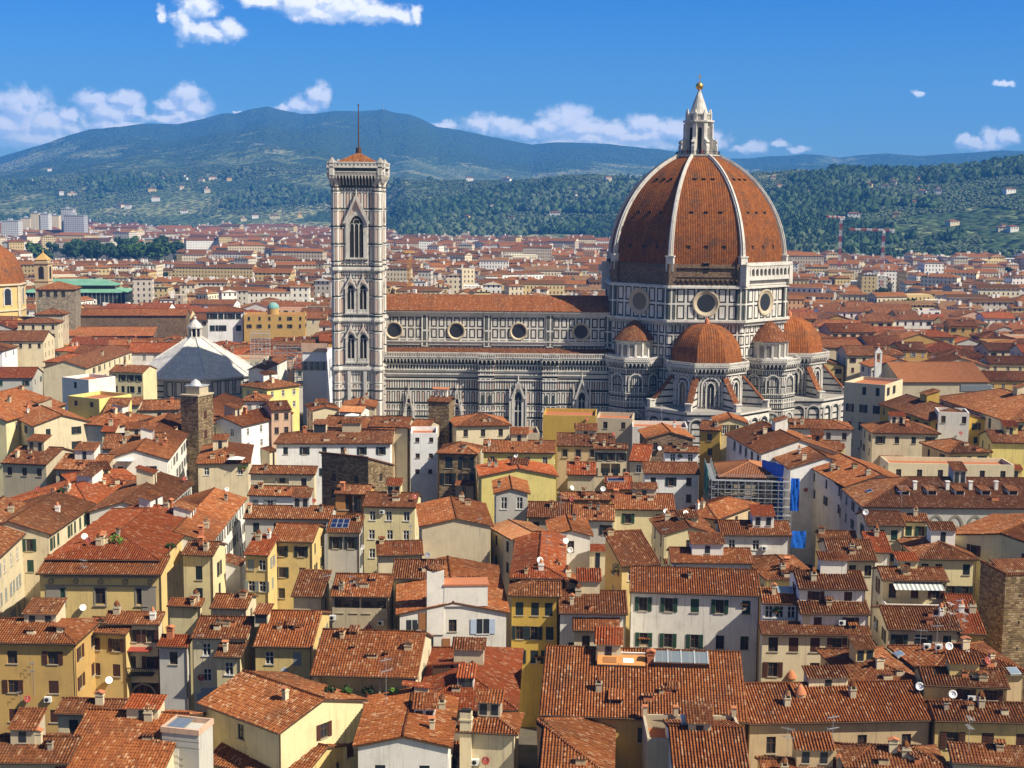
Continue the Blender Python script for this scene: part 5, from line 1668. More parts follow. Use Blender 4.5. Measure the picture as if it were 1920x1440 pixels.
 (618, 1118, 731, 1120, 18.0, ('r', 1077), 'g', 'beige', O_, 'd4x1', 'orange roof with a strip of dark openings below its eave', {'slope': .33, 'recess': [(.04,.96,.3,2.0,1.6)]}),
 (733, 1085, 832, 1086, 19.5, ('r', 1050), 'g', 'pale_yellow', B_, 'd3x1', 'brown roof with chimney directly behind the turret of the white gabled house', {}),
 (785, 988, 926, 986, 22.0, 17, 'x', 'beige', O_, '', 'big blank beige gable wall with cracked plaster', {'slope': .22, 'right': 's4x4', 'chim': 1}),
 (678, 950, 780, 952, 20.0, ('r', 924), 'g', 'pale_yellow', B_, 'w3x3', 'pale yellow house left of the big blank gable', {}),
 (610, 998, 676, 999, 20.0, ('r', 968), 's', 'grey', B_, 's2x1', 'grey house with six solar panels on its roof', {'wh': 2.0}),
 (625, 926, 691, 928, 21.0, ('r', 909), 'g', 'orange', B_, 'd2x2', 'orange brown house with tall dark loggia openings', {'wh': 2.2, 'ww': 1.8, 'recess': [(.3,.8,.3,3.6,2.2)]}),
 (455, 972, 620, 974, 20.0, ('r', 949), 'g', 'grey', B_, 's4x1', 'long brown roof above grey windows, in front of the white long house', {}),
 (463, 929, 571, 931, 20.5, ('r', 912), 'g', 'bright', B_, 'y4x1', 'white terrace house with sliding grey windows', {}),
 (466, 888, 591, 890, 21.0, ('r', 874), 's', 'cream', B_, 'd3x2', 'cream house with a dark ribbon window', {'recess': [(.2,.6,1.0,2.2,.6)]}),
 (706, 1042, 795, 1040, 19.0, ('r', 1015), 'g', 'cream', O_, '', 'small orange roof beside a roof garden with white dish', {}),
 (955, 1084, 1062, 1086, 20.5, ('r', 994), 'h', 'tan', D_, '', 'big dark red hipped roof dotted with white dishes', {'slope': .27, 'chim': 2}),
 (1060, 1106, 1116, 1100, 19.0, 13, 'm', 'tan', O_, '', 'orange lean-to roof over a stained ochre wall', {}),
 (958, 1012, 1040, 1004, 20.5, 10, 'x', 'cream', 'tile_new', '', 'pale new-tiled low gable roof', {'slope': .2, 'chim': 0}),
 (1030, 1005, 1113, 1005, 20.5, 11, 'x', 'white', O_, 'd1x1', 'white gable end between dish-covered roofs', {'slope': .28}),
 (987, 970, 1077, 972, 20.0, ('r', 942), 'g', 'dusty', B_, 'd3x2', 'brown ridged house with dark shaded wall by the alley', {}),
 (1072, 975, 1153, 977, 20.0, ('r', 946), 'g', 'grey', B_, 's3x1', 'brown roof right of the shaded alley house, windows hung with washing', {}),
 (925, 926, 995, 926, 22.0, 12, 'x', 'grey', O_, 'w2x1', 'gable end with two arched windows and stone base', {'slope': .28, 'wh': 2.2, 'drop': .8}),
 (1148, 955, 1267, 957, 20.5, ('r', 926), 'g', 'pale_yellow', O_, 'g2x2', 'pale yellow house with green shutters and wide orange roof', {}),
 (1240, 1004, 1348, 1003, 20.0, 12, 'x', 'pale_yellow', B_, 'd1x1', 'pale gable house with round dishes and air conditioner', {'slope': .3}),
 (1262, 962, 1345, 975, 20.0, ('r', 927), 'h', 'tan', O_, '', 'orange hipped roof sloping towards the scaffolding', {'chim': 1}),
 (1258, 1055, 1414, 1057, 19.0, ('r', 1028), 'g', 'white', O_, 'd3x1', 'low orange roof directly behind the long white shuttered house', {'slope': .33}),
 (1165, 1062, 1240, 1058, 18.5, 10, 's', 'yellow', B_, 'w2x1', 'small brown lean-to with a bushy roof plant', {}),
 (1350, 1003, 1486, 1005, 20.0, ('r', 977), 'g', 'white', B_, 'w3x1', 'white house with plain square windows in front of the scaffolding', {}),
 (1436, 1088, 1540, 1086, 18.0, ('r', 1040), 'h', 'yellow', B_, '', 'mossy brown roof curving behind the stepped roofs', {}),
 (1555, 1050, 1646, 1052, 19.5, ('r', 1012), 'g', 'cream', B_, 'd3x1', 'brown house with yellow side wall and arched niche', {}),
 (1533, 1008, 1608, 1010, 20.0, ('r', 996), 'g', 'yellow', B_, '', 'small brown roof with a yellow parapet behind', {}),
 (1626, 985, 1700, 986, 22.5, ('r', 959), 'g', 'cream', B_, 'g2x2', 'cream tower-like house with a green shutter and white dish', {}),
 (1693, 978, 1744, 979, 21.5, ('r', 964), 's', 'pale_yellow', B_, 'g2x1', 'narrow house with green louvred shutters beside the tower-like house', {}),
 (1628, 1036, 1674, 1037, 20.0, 6, 's', 'white', D_, '', 'tiny red lean-to below the tower-like house', {}),
 (1718, 1048, 1836, 1050, 20.0, ('r', 1006), 'h', 'pale_yellow', B_, 's4x2', 'pale yellow house with deep brown eaves left of the big beige wall', {'chim': 1}),
 (1768, 1002, 1990, 1040, 22.0, 20, 'x', 'pale_yellow', O_, 'b2x1', 'big pale beige wall with blind arch behind the stone tower', {'slope': .18}),
 # --- behind, up to the cathedral
 (513, 832, 736, 832, 19.0, ('r', 808), 'hl', 'bright', B_, 's6x2', 'long white house with two rows of small windows', {'slope': .28, 'pitch_r': 5.0, 'right': 's2x2', 'chim': 1}),
 (818, 850, 896, 852, 22.0, 10, 'h', 'dusty', O_, 's2x2', 'brown stone tower house with hipped roof', {'wallmat': 'stone_brown', 'wh': 2.4, 'ww': 1.6, 'slope': .36, 'name': 'stone_house'}),
 (770, 812, 820, 812, 25.0, 9, 'f', 'bright', 'paving', 'd2x3', 'white flat topped house left of the brown stone tower house', {'wh': 1.0, 'ww': .9}),
 (904, 848, 1042, 850, 20.5, ('r', 826), 'g', 'lemon', O_, 'w4x2', 'lemon yellow house with many small annexes', {'right': 'w3x3', 'chim': 2}),
 (898, 894, 1048, 893, 19.5, 12, 'x', 'lemon', D_, 'w1x1', 'low orange gable roof in front of the lemon house', {'slope': .2, 'chim': 2}),
 (690, 888, 742, 872, 20.0, 12, 'm', 'tan', B_, 'd1x1', 'old stone apse with a tall arched window and rounded roof', {'wallmat': 'stone_brown', 'name': 'stone_house'}),
 (1043, 836, 1154, 838, 20.0, ('r', 813), 'g', 'tan', B_, 't4x1', 'ochre brown house with four framed windows', {}),
 (1062, 890, 1118, 891, 19.0, ('r', 867), 'g', 'beige', D_, '', 'small dark red roof below the ochre brown house', {}),
 (1113, 842, 1178, 843, 21.0, ('r', 833), 'g', 'cream', B_, 's3x2', 'cream house with an open loggia and blue awning', {'recess': [(.2,.8,3.4,5.6,1.8)]}),
 (1178, 864, 1217, 866, 20.5, ('r', 834), 's', 'cream', D_, 'w1x1', 'narrow roof sloping up beside the cream loggia house', {'slope': .4}),
 (1207, 888, 1313, 889, 20.0, ('r', 867), 's', 'bright', B_, 's3x2', 'white house with a cut-in roof terrace and dark awning', {'chim': 0}),
 (1245, 848, 1312, 849, 22.5, ('r', 837), 'g', 'bright', B_, 'w2x1', 'white penthouse above the cut-in roof terrace', {'drop': .5}),
 (1050, 937, 1148, 938, 19.5, ('r', 923), 'g', 'ochre', B_, 'w3x1', 'brown roof with a big white dish at its left end', {}),
 (1138, 918, 1190, 918, 20.0, ('r', 894), 's', 'ochre', D_, '', 'red roof with a dark solar sheet', {'slope': .35}),
 (1210, 823, 1304, 823, 21.0, 13, 'x', 'dusty', O_, 'd3x1', 'rough brick gable with small arched holes under a shallow roof', {'wallmat': 'brick_rough', 'slope': .28, 'name': 'stone_house'}),
 (1018, 778, 1118, 780, 22.0, 12, 'f', 'mustard', 'paving', '', 'mustard yellow blank wall with flat roof before the nave', {'left': ''}),
 (1118, 783, 1186, 785, 21.5, 10, 'f', 'beige', 'paving', 'd2x1', 'beige blank wall right of the mustard one', {}),
 (1186, 800, 1290, 802, 20.5, 10, 'f', 'white', 'paving', 'd2x1', 'low white terrace house before the chapel ring', {}),
 (1310, 806, 1352, 808, 22.0, ('r', 790), 'g', 'mustard', B_, 'd1x2', 'slim mustard house with brown roof below the apse', {}),
 (1340, 793, 1404, 794, 23.5, 9, 'x', 'pale_yellow', O_, 'w2x1', 'pale yellow house with a veranda and small pediment', {'wh': 2.2, 'drop': .6, 'recess': [(.1,.75,.6,3.0,1.8)]}),
 (1480, 803, 1602, 806, 21.5, ('r', 787), 'hr', 'grey', O_, 'd4x1', 'grey house with a planted orange roof below the right apse', {}),
 (1358, 813, 1424, 851, 21.5, 18, 'g', 'white', O_, 't6x1', 'church-like hall with arched side windows and white gable end', {'right': '', 'slope': .33}),
 (1447, 857, 1478, 879, 20.5, 16, 'g', 'bright', O_, '', 'white sided house with an orange roof behind the blue sheeting', {'right': 'd1x1'}),
 (1508, 843, 1580, 845, 20.5, ('r', 826), 'g', 'orange', B_, 'w2x1', 'orange walled house with brown roof', {}),
 (1510, 872, 1583, 913, 20.5, 15, 'g', 'white', O_, 's3x2', 'white corner house with shaded street front and plain chimneys', {'right': '', 'chim': 3}),
 (1616, 951, 1990, 955, 20.0, 23, 'hl', 'grey', B_, '', 'long grey hall with pointed arches and a row of roof dormers', {'slope': .30, 'chim': 0, 'left': 's4x2', 'name': 'arcade_hall', 'cat': 'hall'}),
 (1666, 868, 1902, 872, 21.0, 8, 'f', 'cream', 'paving', 'd6x1', 'long flat cream building behind the arched hall', {'drop': 1.3}),
 (1633, 812, 1765, 814, 20.0, 13, 'h', 'cream', B_, 's4x1', 'dark brown hipped roof right of the street gap', {}),
 (1646, 757, 1742, 789, 21.5, 16, 'g', 'mustard', B_, 's6x2', 'long deep yellow house with brown roof', {}),
 (1583, 716, 1660, 722, 26.0, 16, 'f', 'cream', 'paving', 's3x4', 'tall cream palace corner beside the right apse', {'wh': 2.2, 'pitch_r': 5.0, 'name': 'palace', 'cat': 'palace'}),
 (1752, 745, 1892, 792, 23.0, 26, 'h', 'cream', B_, 't6x2', 'large cream palace with stone framed windows and wide brown roof at the right', {'wh': 2.4, 'pitch_r': 5.0, 'name': 'palace', 'cat': 'palace'}),
 (1760, 772, 1818, 774, 24.0, 8, 'f', 'white', 'paving', 'd3x1', 'white rooftop block in front of the large cream palace', {}),
 (1778, 850, 1862, 848, 21.0, 14, 'h', 'yellow', B_, 's3x1', 'brown hipped roof over yellow walls below the large cream palace', {}),
 (1860, 830, 1960, 832, 21.0, 12, 'g', 'lemon', B_, '', 'lemon yellow wall and roof at the right edge below the palace', {}),
 # --- left, behind
 (127, 742, 186, 748, 26.0, 11, 'f', 'lemon', 'paving', 'd2x3', 'pale lemon block with small scattered windows', {'right': '', 'wh': 1.2}),
 (14, 790, 126, 758, 23.0, 13, 's', 'pale_yellow', O_, 'w3x1', 'pale yellow building with a glazed corner stair', {'right': ''}),
 (116, 707, 166, 712, 25.0, 10, 'f', 'white', 'paving', 'g1x1', 'white cube house behind the lemon block', {}),
 (163, 690, 250, 658, 24.0, 14, 'g', 'cream', B_, 's9x3', 'cream street front in two tones running towards the baptistery', {}),
 (203, 697, 268, 699, 22.5, 11, 'g', 'pale_yellow', B_, 's4x3', 'pale green grey house with grey shutters left of the baptistery', {'wh': 1.9}),
 (258, 770, 338, 768, 17.5, ('r', 750), 'g', 'beige', O_, 'd3x1', 'low orange roof in front of the baptistery wall', {}),
 (226, 760, 262, 760, 19.0, ('r', 745), 's', 'cream', B_, '', 'small brown lean-to left of the low roof before the baptistery', {}),
 (400, 795, 466, 752, 21.0, 13, 'g', 'pale_yellow', O_, 's9x3', 'yellow street house beyond the brown tower', {}),
 (453, 752, 503, 752, 24.0, 9, 'h', 'white', B_, 'y2x1', 'white roof pavilion above the white street corner', {}),
 (455, 800, 530, 782, 20.5, 12, 'g', 'bright', O_, 'w3x2', 'white house with a clean orange roof at the street corner', {'right': 'w3x2'}),
 (508, 770, 548, 768, 23.0, 10, 'g', 'pink', B_, 'd2x2', 'slim pinkish white house between two roofs', {}),
 (500, 730, 566, 722, 22.5, 12, 'h', 'lemon', B_, 'w3x2', 'lemon house with a half ruined brown roof', {}),
 (498, 694, 541, 672, 23.0, 6, 'g', 'white', B_, 'w4x3', 'white and yellow corner house right of the baptistery', {'right': 'w3x3'}),
 (600, 800, 740, 806, 20.5, 12, 'g', 'tan', B_, 'd3x1', 'brown roof before the bell tower with small terrace', {}),
 (583, 770, 640, 768, 22.0, 11, 'x', 'cream', O_, '', 'low gable roof at the foot of the bell tower', {'slope': .22}),
 (640, 765, 706, 765, 23.0, 12, 'x', 'beige', O_, '', 'double gabled beige house against the bell tower', {'slope': .22}),
 (633, 772, 678, 774, 23.5, 7, 'g', 'white', 'tile_new', 'w2x1', 'small white pavilion with bright ribbed roof and parasol', {}),
 (690, 800, 765, 802, 21.0, 11, 'g', 'beige', O_, '', 'orange roof right of the bell tower', {}),
 (765, 804, 802, 806, 21.0, 10, 'g', 'beige', O_, '', 'small orange roof touching the square stone tower', {}),
 (852, 800, 960, 798, 21.5, 13, 'h', 'cream', O_, 'd3x1', 'hipped orange roof with one plastered chimney before the nave', {}),
 (960, 812, 1012, 812, 20.0, 10, 'f', 'beige', 'paving', '', 'grey beige rooftop shed before the nave gap', {}),
 (0, 868, 86, 872, 20.0, 15, 'g', 'beige', B_, 'd3x1', 'brown roof with a leaning white gable at the far left', {}),
 (100, 880, 196, 882, 19.5, 13, 'g', 'beige', B_, 'd4x1', 'brown roofs with white vents left of the red hipped roof', {}),
 (190, 842, 300, 840, 20.5, 14, 'g', 'grey', B_, 'd4x1', 'rough brown roof with grey dormer walls', {}),
 (190, 778, 232, 778, 23.0, 9, 's', 'cream', B_, 'b1x1', 'little cream tower house with shuttered window', {}),
 (188, 810, 216, 810, 22.0, 6, 's', 'cream', D_, '', 'tiny bright red lean-to below the cream tower house', {}),
 (220, 800, 290, 782, 22.0, 13, 'h', 'grey', O_, 'd2x1', 'orange roof with torn grey plaster gable', {}),
 (0, 770, 60, 800, 22.5, 14, 'g', 'cream', B_, 's2x1', 'brown roof at the left edge above the pale yellow building', {}),
]
for row in NEAR_TOWN:
    house(*row[:11], **row[11])
# ------------------------------------------------------------------ landmarks of the town
def wpair(px0, px1, py, z):
    return at_z(px0, py, z), at_z(px1, py, z)
def stone_tower(px0, px1, py, y, d, label, skew=0.0, top=None, extra=None):
    A = at_y(px0, py, y); B = at_y(px1, py, y); w = B.x - A.x; z = A.z
    t = empty('stone_tower', (A.x, A.y, 0), R(skew)); tag(t, label, 'tower')
    b = MB(); b.box(0, w, 0, d, 0, z, 0)
    for i in range(int(z / 4)):
        for x in (w * 0.3, w * 0.75): b.box(x - 0.14, x + 0.14, -0.01, 0.2, i * 4 + 1.7, i * 4 + 2.1, 1)
    b.build('shaft', [M['stone_brown'], M['opening']], t)
    return t, w, z
t, w, z = stone_tower(339, 377, 742, 318, 6.0, 'tall square brown stone tower left of centre, in front of the baptistery', -22)
b = MB(); b.box(-0.2, w + 0.2, -0.2, 6.2, z, z + 0.35, 0); b.box(0.6, w - 0.4, 1.2, 4.8, z + 0.35, z + 2.1, 0); b.box(0.4, w - 0.2, 1.0, 5.0, z + 2.1, z + 2.35, 1)
b.build('roof_terrace', [M['wall_beige'], M['zinc']], t)
b = MB(); b.lathe([(1.6, 2.3), (0.9, 3.3), (0.05, 3.8)], 10, c=(w / 2, 2.6)); b.xf(Matrix.Translation((0, 0, z))); b.build('glass_lantern', M['zinc'], t)
b = MB()
for k in range(4): b.box(w - 0.02, w + 0.05, 2.2, 3.4, z - 5.5 - k * 4.6, z - 3.6 - k * 4.6)
b.build('window', M['shutter_brown'], t)
t, w, z = stone_tower(803, 843, 752, 335, 5.5, 'square brown stone tower with a little bell cote in front of the nave', -12)
b = MB(); b.slab([(-0.3, -0.3, z), (w + 0.3, -0.3, z), (w + 0.3, 2.8, z + 1.0), (-0.3, 2.8, z + 1.0)], 0.2); b.slab([(w + 0.3, 5.8, z), (-0.3, 5.8, z), (-0.3, 2.8, z + 1.0), (w + 0.3, 2.8, z + 1.0)], 0.2)
b.build('roof', M['tile_brown'], t)
b = MB()
for x in (w * 0.25, w * 0.5, w * 0.75): b.box(x - 0.22, x + 0.22, 2.3, 3.2, z, z + 2.6, 0)
b.box(w * 0.2, w * 0.8, 2.2, 3.3, z + 2.4, z + 2.8, 0); b.slab([(w * 0.1, 1.9, z + 2.8), (w * 0.9, 1.9, z + 2.8), (w * 0.9, 2.75, z + 3.2), (w * 0.1, 2.75, z + 3.2)], 0.1, 1)
b.build('bell_cote', [M['wall_white'], M['terracotta']], t)
t, w, z = stone_tower(1886, 1990, 1079, 196, 7.5, 'massive brown stone tower at the right edge, one side in shadow', 9)
b = MB(); b.box(-0.1, w + 0.1, -0.1, 0.5, z, z + 0.35); b.box(-0.1, 0.5, 0.5, 7.6, z, z + 0.35)
b.slab([(0.5, 1.2, z - 0.3), (w, 1.2, z - 0.3), (w, 6.0, z + 0.9), (0.5, 6.0, z + 0.9)], 0.2); b.build('roof', M['tile_brown'], t)

# scaffolded block and blue sheeting
sc = house(1347, 895, 1470, 898, 21.0, 15, 'h', 'dusty', 'tile_new', 's4x2', 'building wrapped in steel scaffolding under a pale new hipped roof', chim=0, wh=2.2, name='scaffolded_house', left='s3x2')
_, w, d, z, zr, fp, _l = HOUSES[-1]
b = MB()
def scaffold(b, x0, x1, y0, y1, z0, z1, nx, lift=1.7):
    for i in range(nx + 1):
        x = x0 + (x1 - x0) * i / nx
        for y in (y0, y1): b.tube((x, y, z0), (x, y, z1), 0.06, 5)
    k = z0
    while k <= z1 + 0.01:
        for y in (y0, y1): b.tube((x0, y, k), (x1, y, k), 0.05, 5); b.tube((x0, y, k + 1.0), (x1, y, k + 1.0), 0.035, 4)
        b.box(x0, x1, min(y0, y1), max(y0, y1), k - 0.05, k + 0.02)
        for i in range(0, nx, 2): b.tube((x0 + (x1 - x0) * i / nx, y0, k), (x0 + (x1 - x0) * (i + 1) / nx, y0, k + lift), 0.035, 4)
        k += lift
scaffold(b, -1.4, w + 1.4, -2.0, -0.7, 2, z - 0.3, 12)
b.build('scaffold', M['metal_grey'], sc)
b = MB(); scaffold(b, 0, d + 2, 0, 1.2, 2, z + 0.8, 8); b.xf(Matrix.Translation((-0.6, -0.5, 0)) @ Matrix.Rotation(R(90), 4, 'Z')); b.build('scaffold', M['metal_grey'], sc)
b = MB(); b.box(-2.1, -2.05, 1, d * 0.8, z - 4.5, z + 1.3); b.build('safety_net', M['green_net'], sc)
A, B = at_z(1471, 905, 20.5), at_z(1488, 905, 20.5)
bt = MB()
def cloth(b, P, Q, z0, z1, n=14, amp=0.12):
    P, Q = Vector((P[0], P[1], 0)), Vector((Q[0], Q[1], 0)); ex = (Q - P); nrm = Vector((-ex.y, ex.x, 0)).normalized()
    pts = []
    for k in range(6):
        for i in range(n + 1):
            p = P + ex * (i / n) + nrm * (amp * math.sin(i * 1.9 + k) + amp * 0.6 * math.sin(k * 2.3 + i))
            pts.append((p.x, p.y, z0 + (z1 - z0) * k / 5))
    m = n + 1
    b.add(pts, [(k * m + i, k * m + i + 1, (k + 1) * m + i + 1, (k + 1) * m + i) for k in range(5) for i in range(n)], 0, True)
p0, p1 = at_z(1430, 860, 24.2), at_z(1468, 880, 23.0)
cloth(bt, (p0.x, p0.y), (p1.x, p1.y - 1.0), 12, 24.0); q2, q3 = at_z(1471, 905, 20.5), at_z(1490, 905, 20.5)
cloth(bt, (q2.x + 0.6, q2.y - 3.0), (q3.x + 0.3, q3.y - 3.2), 15.5, 22.0, 8)
tag(bt.build('blue_sheeting', M['blue_tarp']), 'bright blue plastic sheeting hung beside the scaffolded building', 'sheeting')
bt = MB(); q0, q1 = at_z(1484, 1000, 19.0), at_z(1511, 1000, 19.0); cloth(bt, (q0.x, q0.y), (q1.x, q1.y), 16.4, 19.4, 8)
tag(bt.build('blue_sheeting', M['blue_tarp']), 'smaller blue sheet right of the white house with plain square windows', 'sheeting')

# San Lorenzo group on the left
def lm(px0, px1, py, z, d, kind, wall, roof, win, label, **kw):
    kw.setdefault('lod', 1); kw.setdefault('chim', 0)
    return house(px0, py, px1, py, z, d, kind, wall, roof, win, label, **kw)
lm(117, 350, 592, 22, 15, 'g', 'dusty', 'tile_orange', '', 'long brick church nave with an unbroken orange roof at the left', wallmat='brick_rough', name='church', cat='church', slope=.36, right='', ww=1.6)
lm(112, 288, 630, 14.5, 11, 's', 'dusty', 'tile_orange', '', 'low brick aisle with lean-to roof along the left church nave', wallmat='brick_rough', name='church_aisle', cat='church', slope=.28)
lm(65, 142, 543, 35, 17, 'h', 'dusty', 'tile_orange', 'd5x1', 'square brick tower block with an open loggia beside the left church', wallmat='stone_grey', name='church_tower', cat='tower', ww=1.7, wh=2.6, slope=.36, drop=1.0, right='d4x1')
lm(62, 120, 590, 27, 12, 'h', 'beige', 'tile_brown', '', 'church transept roof under the square brick tower block', name='church_transept', cat='church', slope=.34)
lm(30, 110, 606, 25, 11, 'h', 'cream', 'tile_brown', 'd4x2', 'yellow rusticated palace corner before the left church', name='palace', cat='palace', slope=.3)
lm(-60, 82, 640, 23, 18, 'g', 'cream', 'tile_brown', 'd8x1', 'long cream cloister wing with brown roof at the left edge', slope=.34, name='cloister')
at = at_y(81, 492, 700); t = empty('bell_tower', (at.x, at.y, 0)); tag(t, 'slender brown brick bell tower with a pointed cap, far left', 'bell tower')
b = MB(); b.box(-3.4, 3.4, -3.4, 3.4, 0, at.z, 0); b.box(-3.9, 3.9, -3.9, 3.9, at.z - 0.5, at.z, 0); b.box(-3.7, 3.7, -3.7, 3.7, at.z - 9.5, at.z - 9.1, 0)
b.box(-2.9, 2.9, -2.9, 2.9, at.z, at.z + 1.4, 0); b.prism([(x * 3.2, y * 3.2) for x, y in ((-1, -1), (1, -1), (1, 1), (-1, 1))], at.z + 1.4, at.z + 4.6, 1, poly1=[(x * 0.5, y * 0.5) for x, y in ((-1, -1), (1, -1), (1, 1), (-1, 1))])
b.lathe([(0.5, at.z + 4.6), (0.3, at.z + 5.6), (0.45, at.z + 6.0), (0.05, at.z + 6.6)], 8, mat=1)
b.build('shaft', [M['wall_tan'], M['wall_ochre']], t)
for th in (0, 90):
    b = MB(); b.arch(0, at.z - 8.2, 2.6, 6.4, -0.12, 0.1, 0, 8); b.xf(face_m(th, 3.4)); b.build('bell_opening', M['opening'], t)
cp = at_y(-27, 530, 690); t = empty('domed_chapel', (cp.x, cp.y, 0)); tag(t, 'huge red brick dome over a cream drum, cut by the left edge', 'chapel')
v, q, uv = [], [], []
for k in range(8):
    Mk = Matrix.Rotation(R(45 * k + 10), 4, 'Z'); s = 0
    for i in range(12):
        t0, t1 = math.pi / 2 * i / 12, math.pi / 2 * (i + 1) / 12
        a0, z0, a1, z1 = 17.6 * math.cos(t0), cp.z + 20.5 * math.sin(t0), 17.6 * math.cos(t1), cp.z + 20.5 * math.sin(t1)
        tw = math.tan(R(22.5)); ds = math.hypot(a1 - a0, z1 - z0); o = len(v)
        for p in ((-a0 * tw, -a0, z0), (a0 * tw, -a0, z0), (a1 * tw, -a1, z1), (-a1 * tw, -a1, z1)): v.append(tuple(Mk @ Vector(p)))
        q.append((o, o + 1, o + 2, o + 3)); uv += [(-a0 * tw, s), (a0 * tw, s), (a1 * tw, s + ds), (-a1 * tw, s + ds)]; s += ds
link('dome', np_mesh('dome', np.array(v), np.array(q), M['tile_dome'], np.array(uv)), t)
b = MB(); b.prism(octo(17.6, 32.5), 0, cp.z - 0.8, 0); b.prism(octo(18.6, 32.5), cp.z - 0.8, cp.z, 1); b.prism(octo(18.2, 32.5), cp.z - 13.5, cp.z - 12.8, 1)
for k in range(8):
    s = len(b.v)
    for sx in (-1, 1): b.box(sx * 6.4 - 0.7, sx * 6.4 + 0.7, -0.5, 0.2, 0, cp.z - 0.8, 1)
    b.xf(face_m(45 * k + 10, 17.6), s)
dr = b.build('drum', [M['wall_yellow'], M['wall_cream']], t)
for k in range(8):
    b = MB(); b.arch(0, cp.z - 11, 5.0, 9.4, -0.3, 0.1, 1, 10, frame=0.7); b.arch(0, cp.z - 10.4, 3.6, 8.0, -0.1, 0.1, 0, 10); b.xf(face_m(45 * k + 10, 17.6)); b.build('window', [M['pane'], M['marble_plain']], dr)

# covered market with green roof
mk = lm(34, 238, 549, 20, 34, 'h', 'grey', 'green_metal', '', 'covered market hall with wide green metal roof, left', name='market_hall', cat='market hall', slope=.22, over=1.0, wallmat='shutter_dark')
H0, w, d, z, zr, fp, _l = HOUSES[-1]
b = MB(); zc = z + 0.22 * 8 + 0.2
b.box(8, w - 8, 8, d - 8, zc - 1, zc + 2.4, 1)
x0, x1, y0, y1, zz = 6.6, w - 6.6, 6.6, d - 6.6, zc + 2.2
ym = (y0 + y1) / 2; hp = (y1 - y0) / 2
b.slab([(x0, y0, zz), (x1, y0, zz), (x1 - hp, ym, zz + 3.4), (x0 + hp, ym, zz + 3.4)], 0.2); b.slab([(x1, y1, zz), (x0, y1, zz), (x0 + hp, ym, zz + 3.4), (x1 - hp, ym, zz + 3.4)], 0.2)
b.slab([(x1, y0, zz), (x1, y1, zz), (x1 - hp, ym, zz + 3.4)], 0.2); b.slab([(x0, y1, zz), (x0, y0, zz), (x0 + hp, ym, zz + 3.4)], 0.2)
b.build('upper_roof', [M['green_metal'], M['pane']], mk)
b = MB()
for i in range(26): b.box(1.2 + i * (w - 2.6) / 25, 1.6 + i * (w - 2.6) / 25, 0.85, 1.05, 0, z)
b.build('iron_column_row', M['metal_grey'], mk)

lm(387, 457, 585, 25, 14, 'hr', 'bright', 'tile_orange', 's4x2', 'white house with a dark top loggia and arched windows, behind the baptistery', ww=2.4, wh=2.6, drop=.8, pitch_r=5.5)
oc = lm(457, 572, 590, 24, 15, 'f', 'ochre', 'paving', 's6x2', 'ochre building carrying a small green observatory dome', right='s3x2')
H0, w, d, z, zr, fp, _l = HOUSES[-1]
b = MB(); c = (w * 0.47, 5.0); b.lathe([(2.7, z - 1), (2.7, z + 2.6)], 16, c=c, mat=1); b.lathe([(2.8, z + 2.6)] + [(2.8 * math.cos(math.pi / 2 * i / 7), z + 2.6 + 2.8 * math.sin(math.pi / 2 * i / 7)) for i in range(1, 8)], 16, c=c)
b.build('dome', [M['copper_green'], M['wall_ochre']], oc)
ws = house(0, 0, 0, 0, 0, 12, 'f', 'bright', 'paving', '', 'building under white dust sheets beside the bell tower', world=(at_y(566, 664, 462), Vector((at_y(610, 664, 462).x, 462, at_y(566, 664, 462).z))), wallmat='white_sheet', name='sheeted_house', chim=0, left='')  if False else None
def boxhouse(px0, px1, py, y, d, kind, wall, roof, win, label, **kw):
    A, B = at_y(px0, py, y), at_y(px1, py, y); z = A.z
    return house(0, 0, 0, 0, z, d, kind, wall, roof, win, label, world=(Vector((A.x, y, z)), Vector((B.x, y, z))), lod=1, **kw)
boxhouse(567, 612, 660, 462, 16, 'f', 'bright', 'paving', 'y4x1', 'building hung with white dust sheets left of the bell tower', wallmat='white_sheet', name='sheeted_house', ww=1.0, wh=3.0, drop=3.2)
H0, w, d, z, zr, fp, _l = HOUSES[-1]
b = MB(); b.box(-0.3, w + 0.3, -0.35, 0.0, z, z + 3.0); b.build('hoarding', M['wall_pink'], H0)
b = MB(); scaffold(b, -9.5, -0.2, -1.6, -0.4, z - 12, z + 2.0, 6); b.build('scaffold', M['metal_grey'], H0)
b = MB(); scaffold(b, 0, 6.5, -1.4, -0.4, z - 6, z + 6.5, 5); b.xf(Matrix.Translation((-18, 4, 0))); b.build('scaffold', M['zinc'], H0)
lm(1689, 1857, 717, 19, 29, 'g', 'beige', 'tile_new', '', 'long church roof of even salmon tiles, right of the apse', slope=.34, name='church', cat='church', lod=1, left='')
H0, w, d, z, zr, fp, _l = HOUSES[-1]
bg_ = at_y(1646, 688, 452); t = empty('bell_gable', (bg_.x, bg_.y, 0)); tag(t, 'little white bell gable at the end of the salmon church roof', 'bell gable')
b = MB(); b.box(-1.1, 1.1, -0.5, 0.5, 0, bg_.z + 1.5)
for x in (-0.85, 0.85): b.box(x - 0.25, x + 0.25, -0.5, 0.5, bg_.z + 1.5, bg_.z + 4.6)
b.box(-1.2, 1.2, -0.55, 0.55, bg_.z + 4.6, bg_.z + 5.0); b.add([(-1.2, -0.5, bg_.z + 5), (1.2, -0.5, bg_.z + 5), (0, -0.5, bg_.z + 6.6), (-1.2, 0.5, bg_.z + 5), (1.2, 0.5, bg_.z + 5), (0, 0.5, bg_.z + 6.6)], [(0, 1, 2), (5, 4, 3), (1, 4, 5, 2), (3, 0, 2, 5)])
b.build('gable', M['wall_bright'], t)
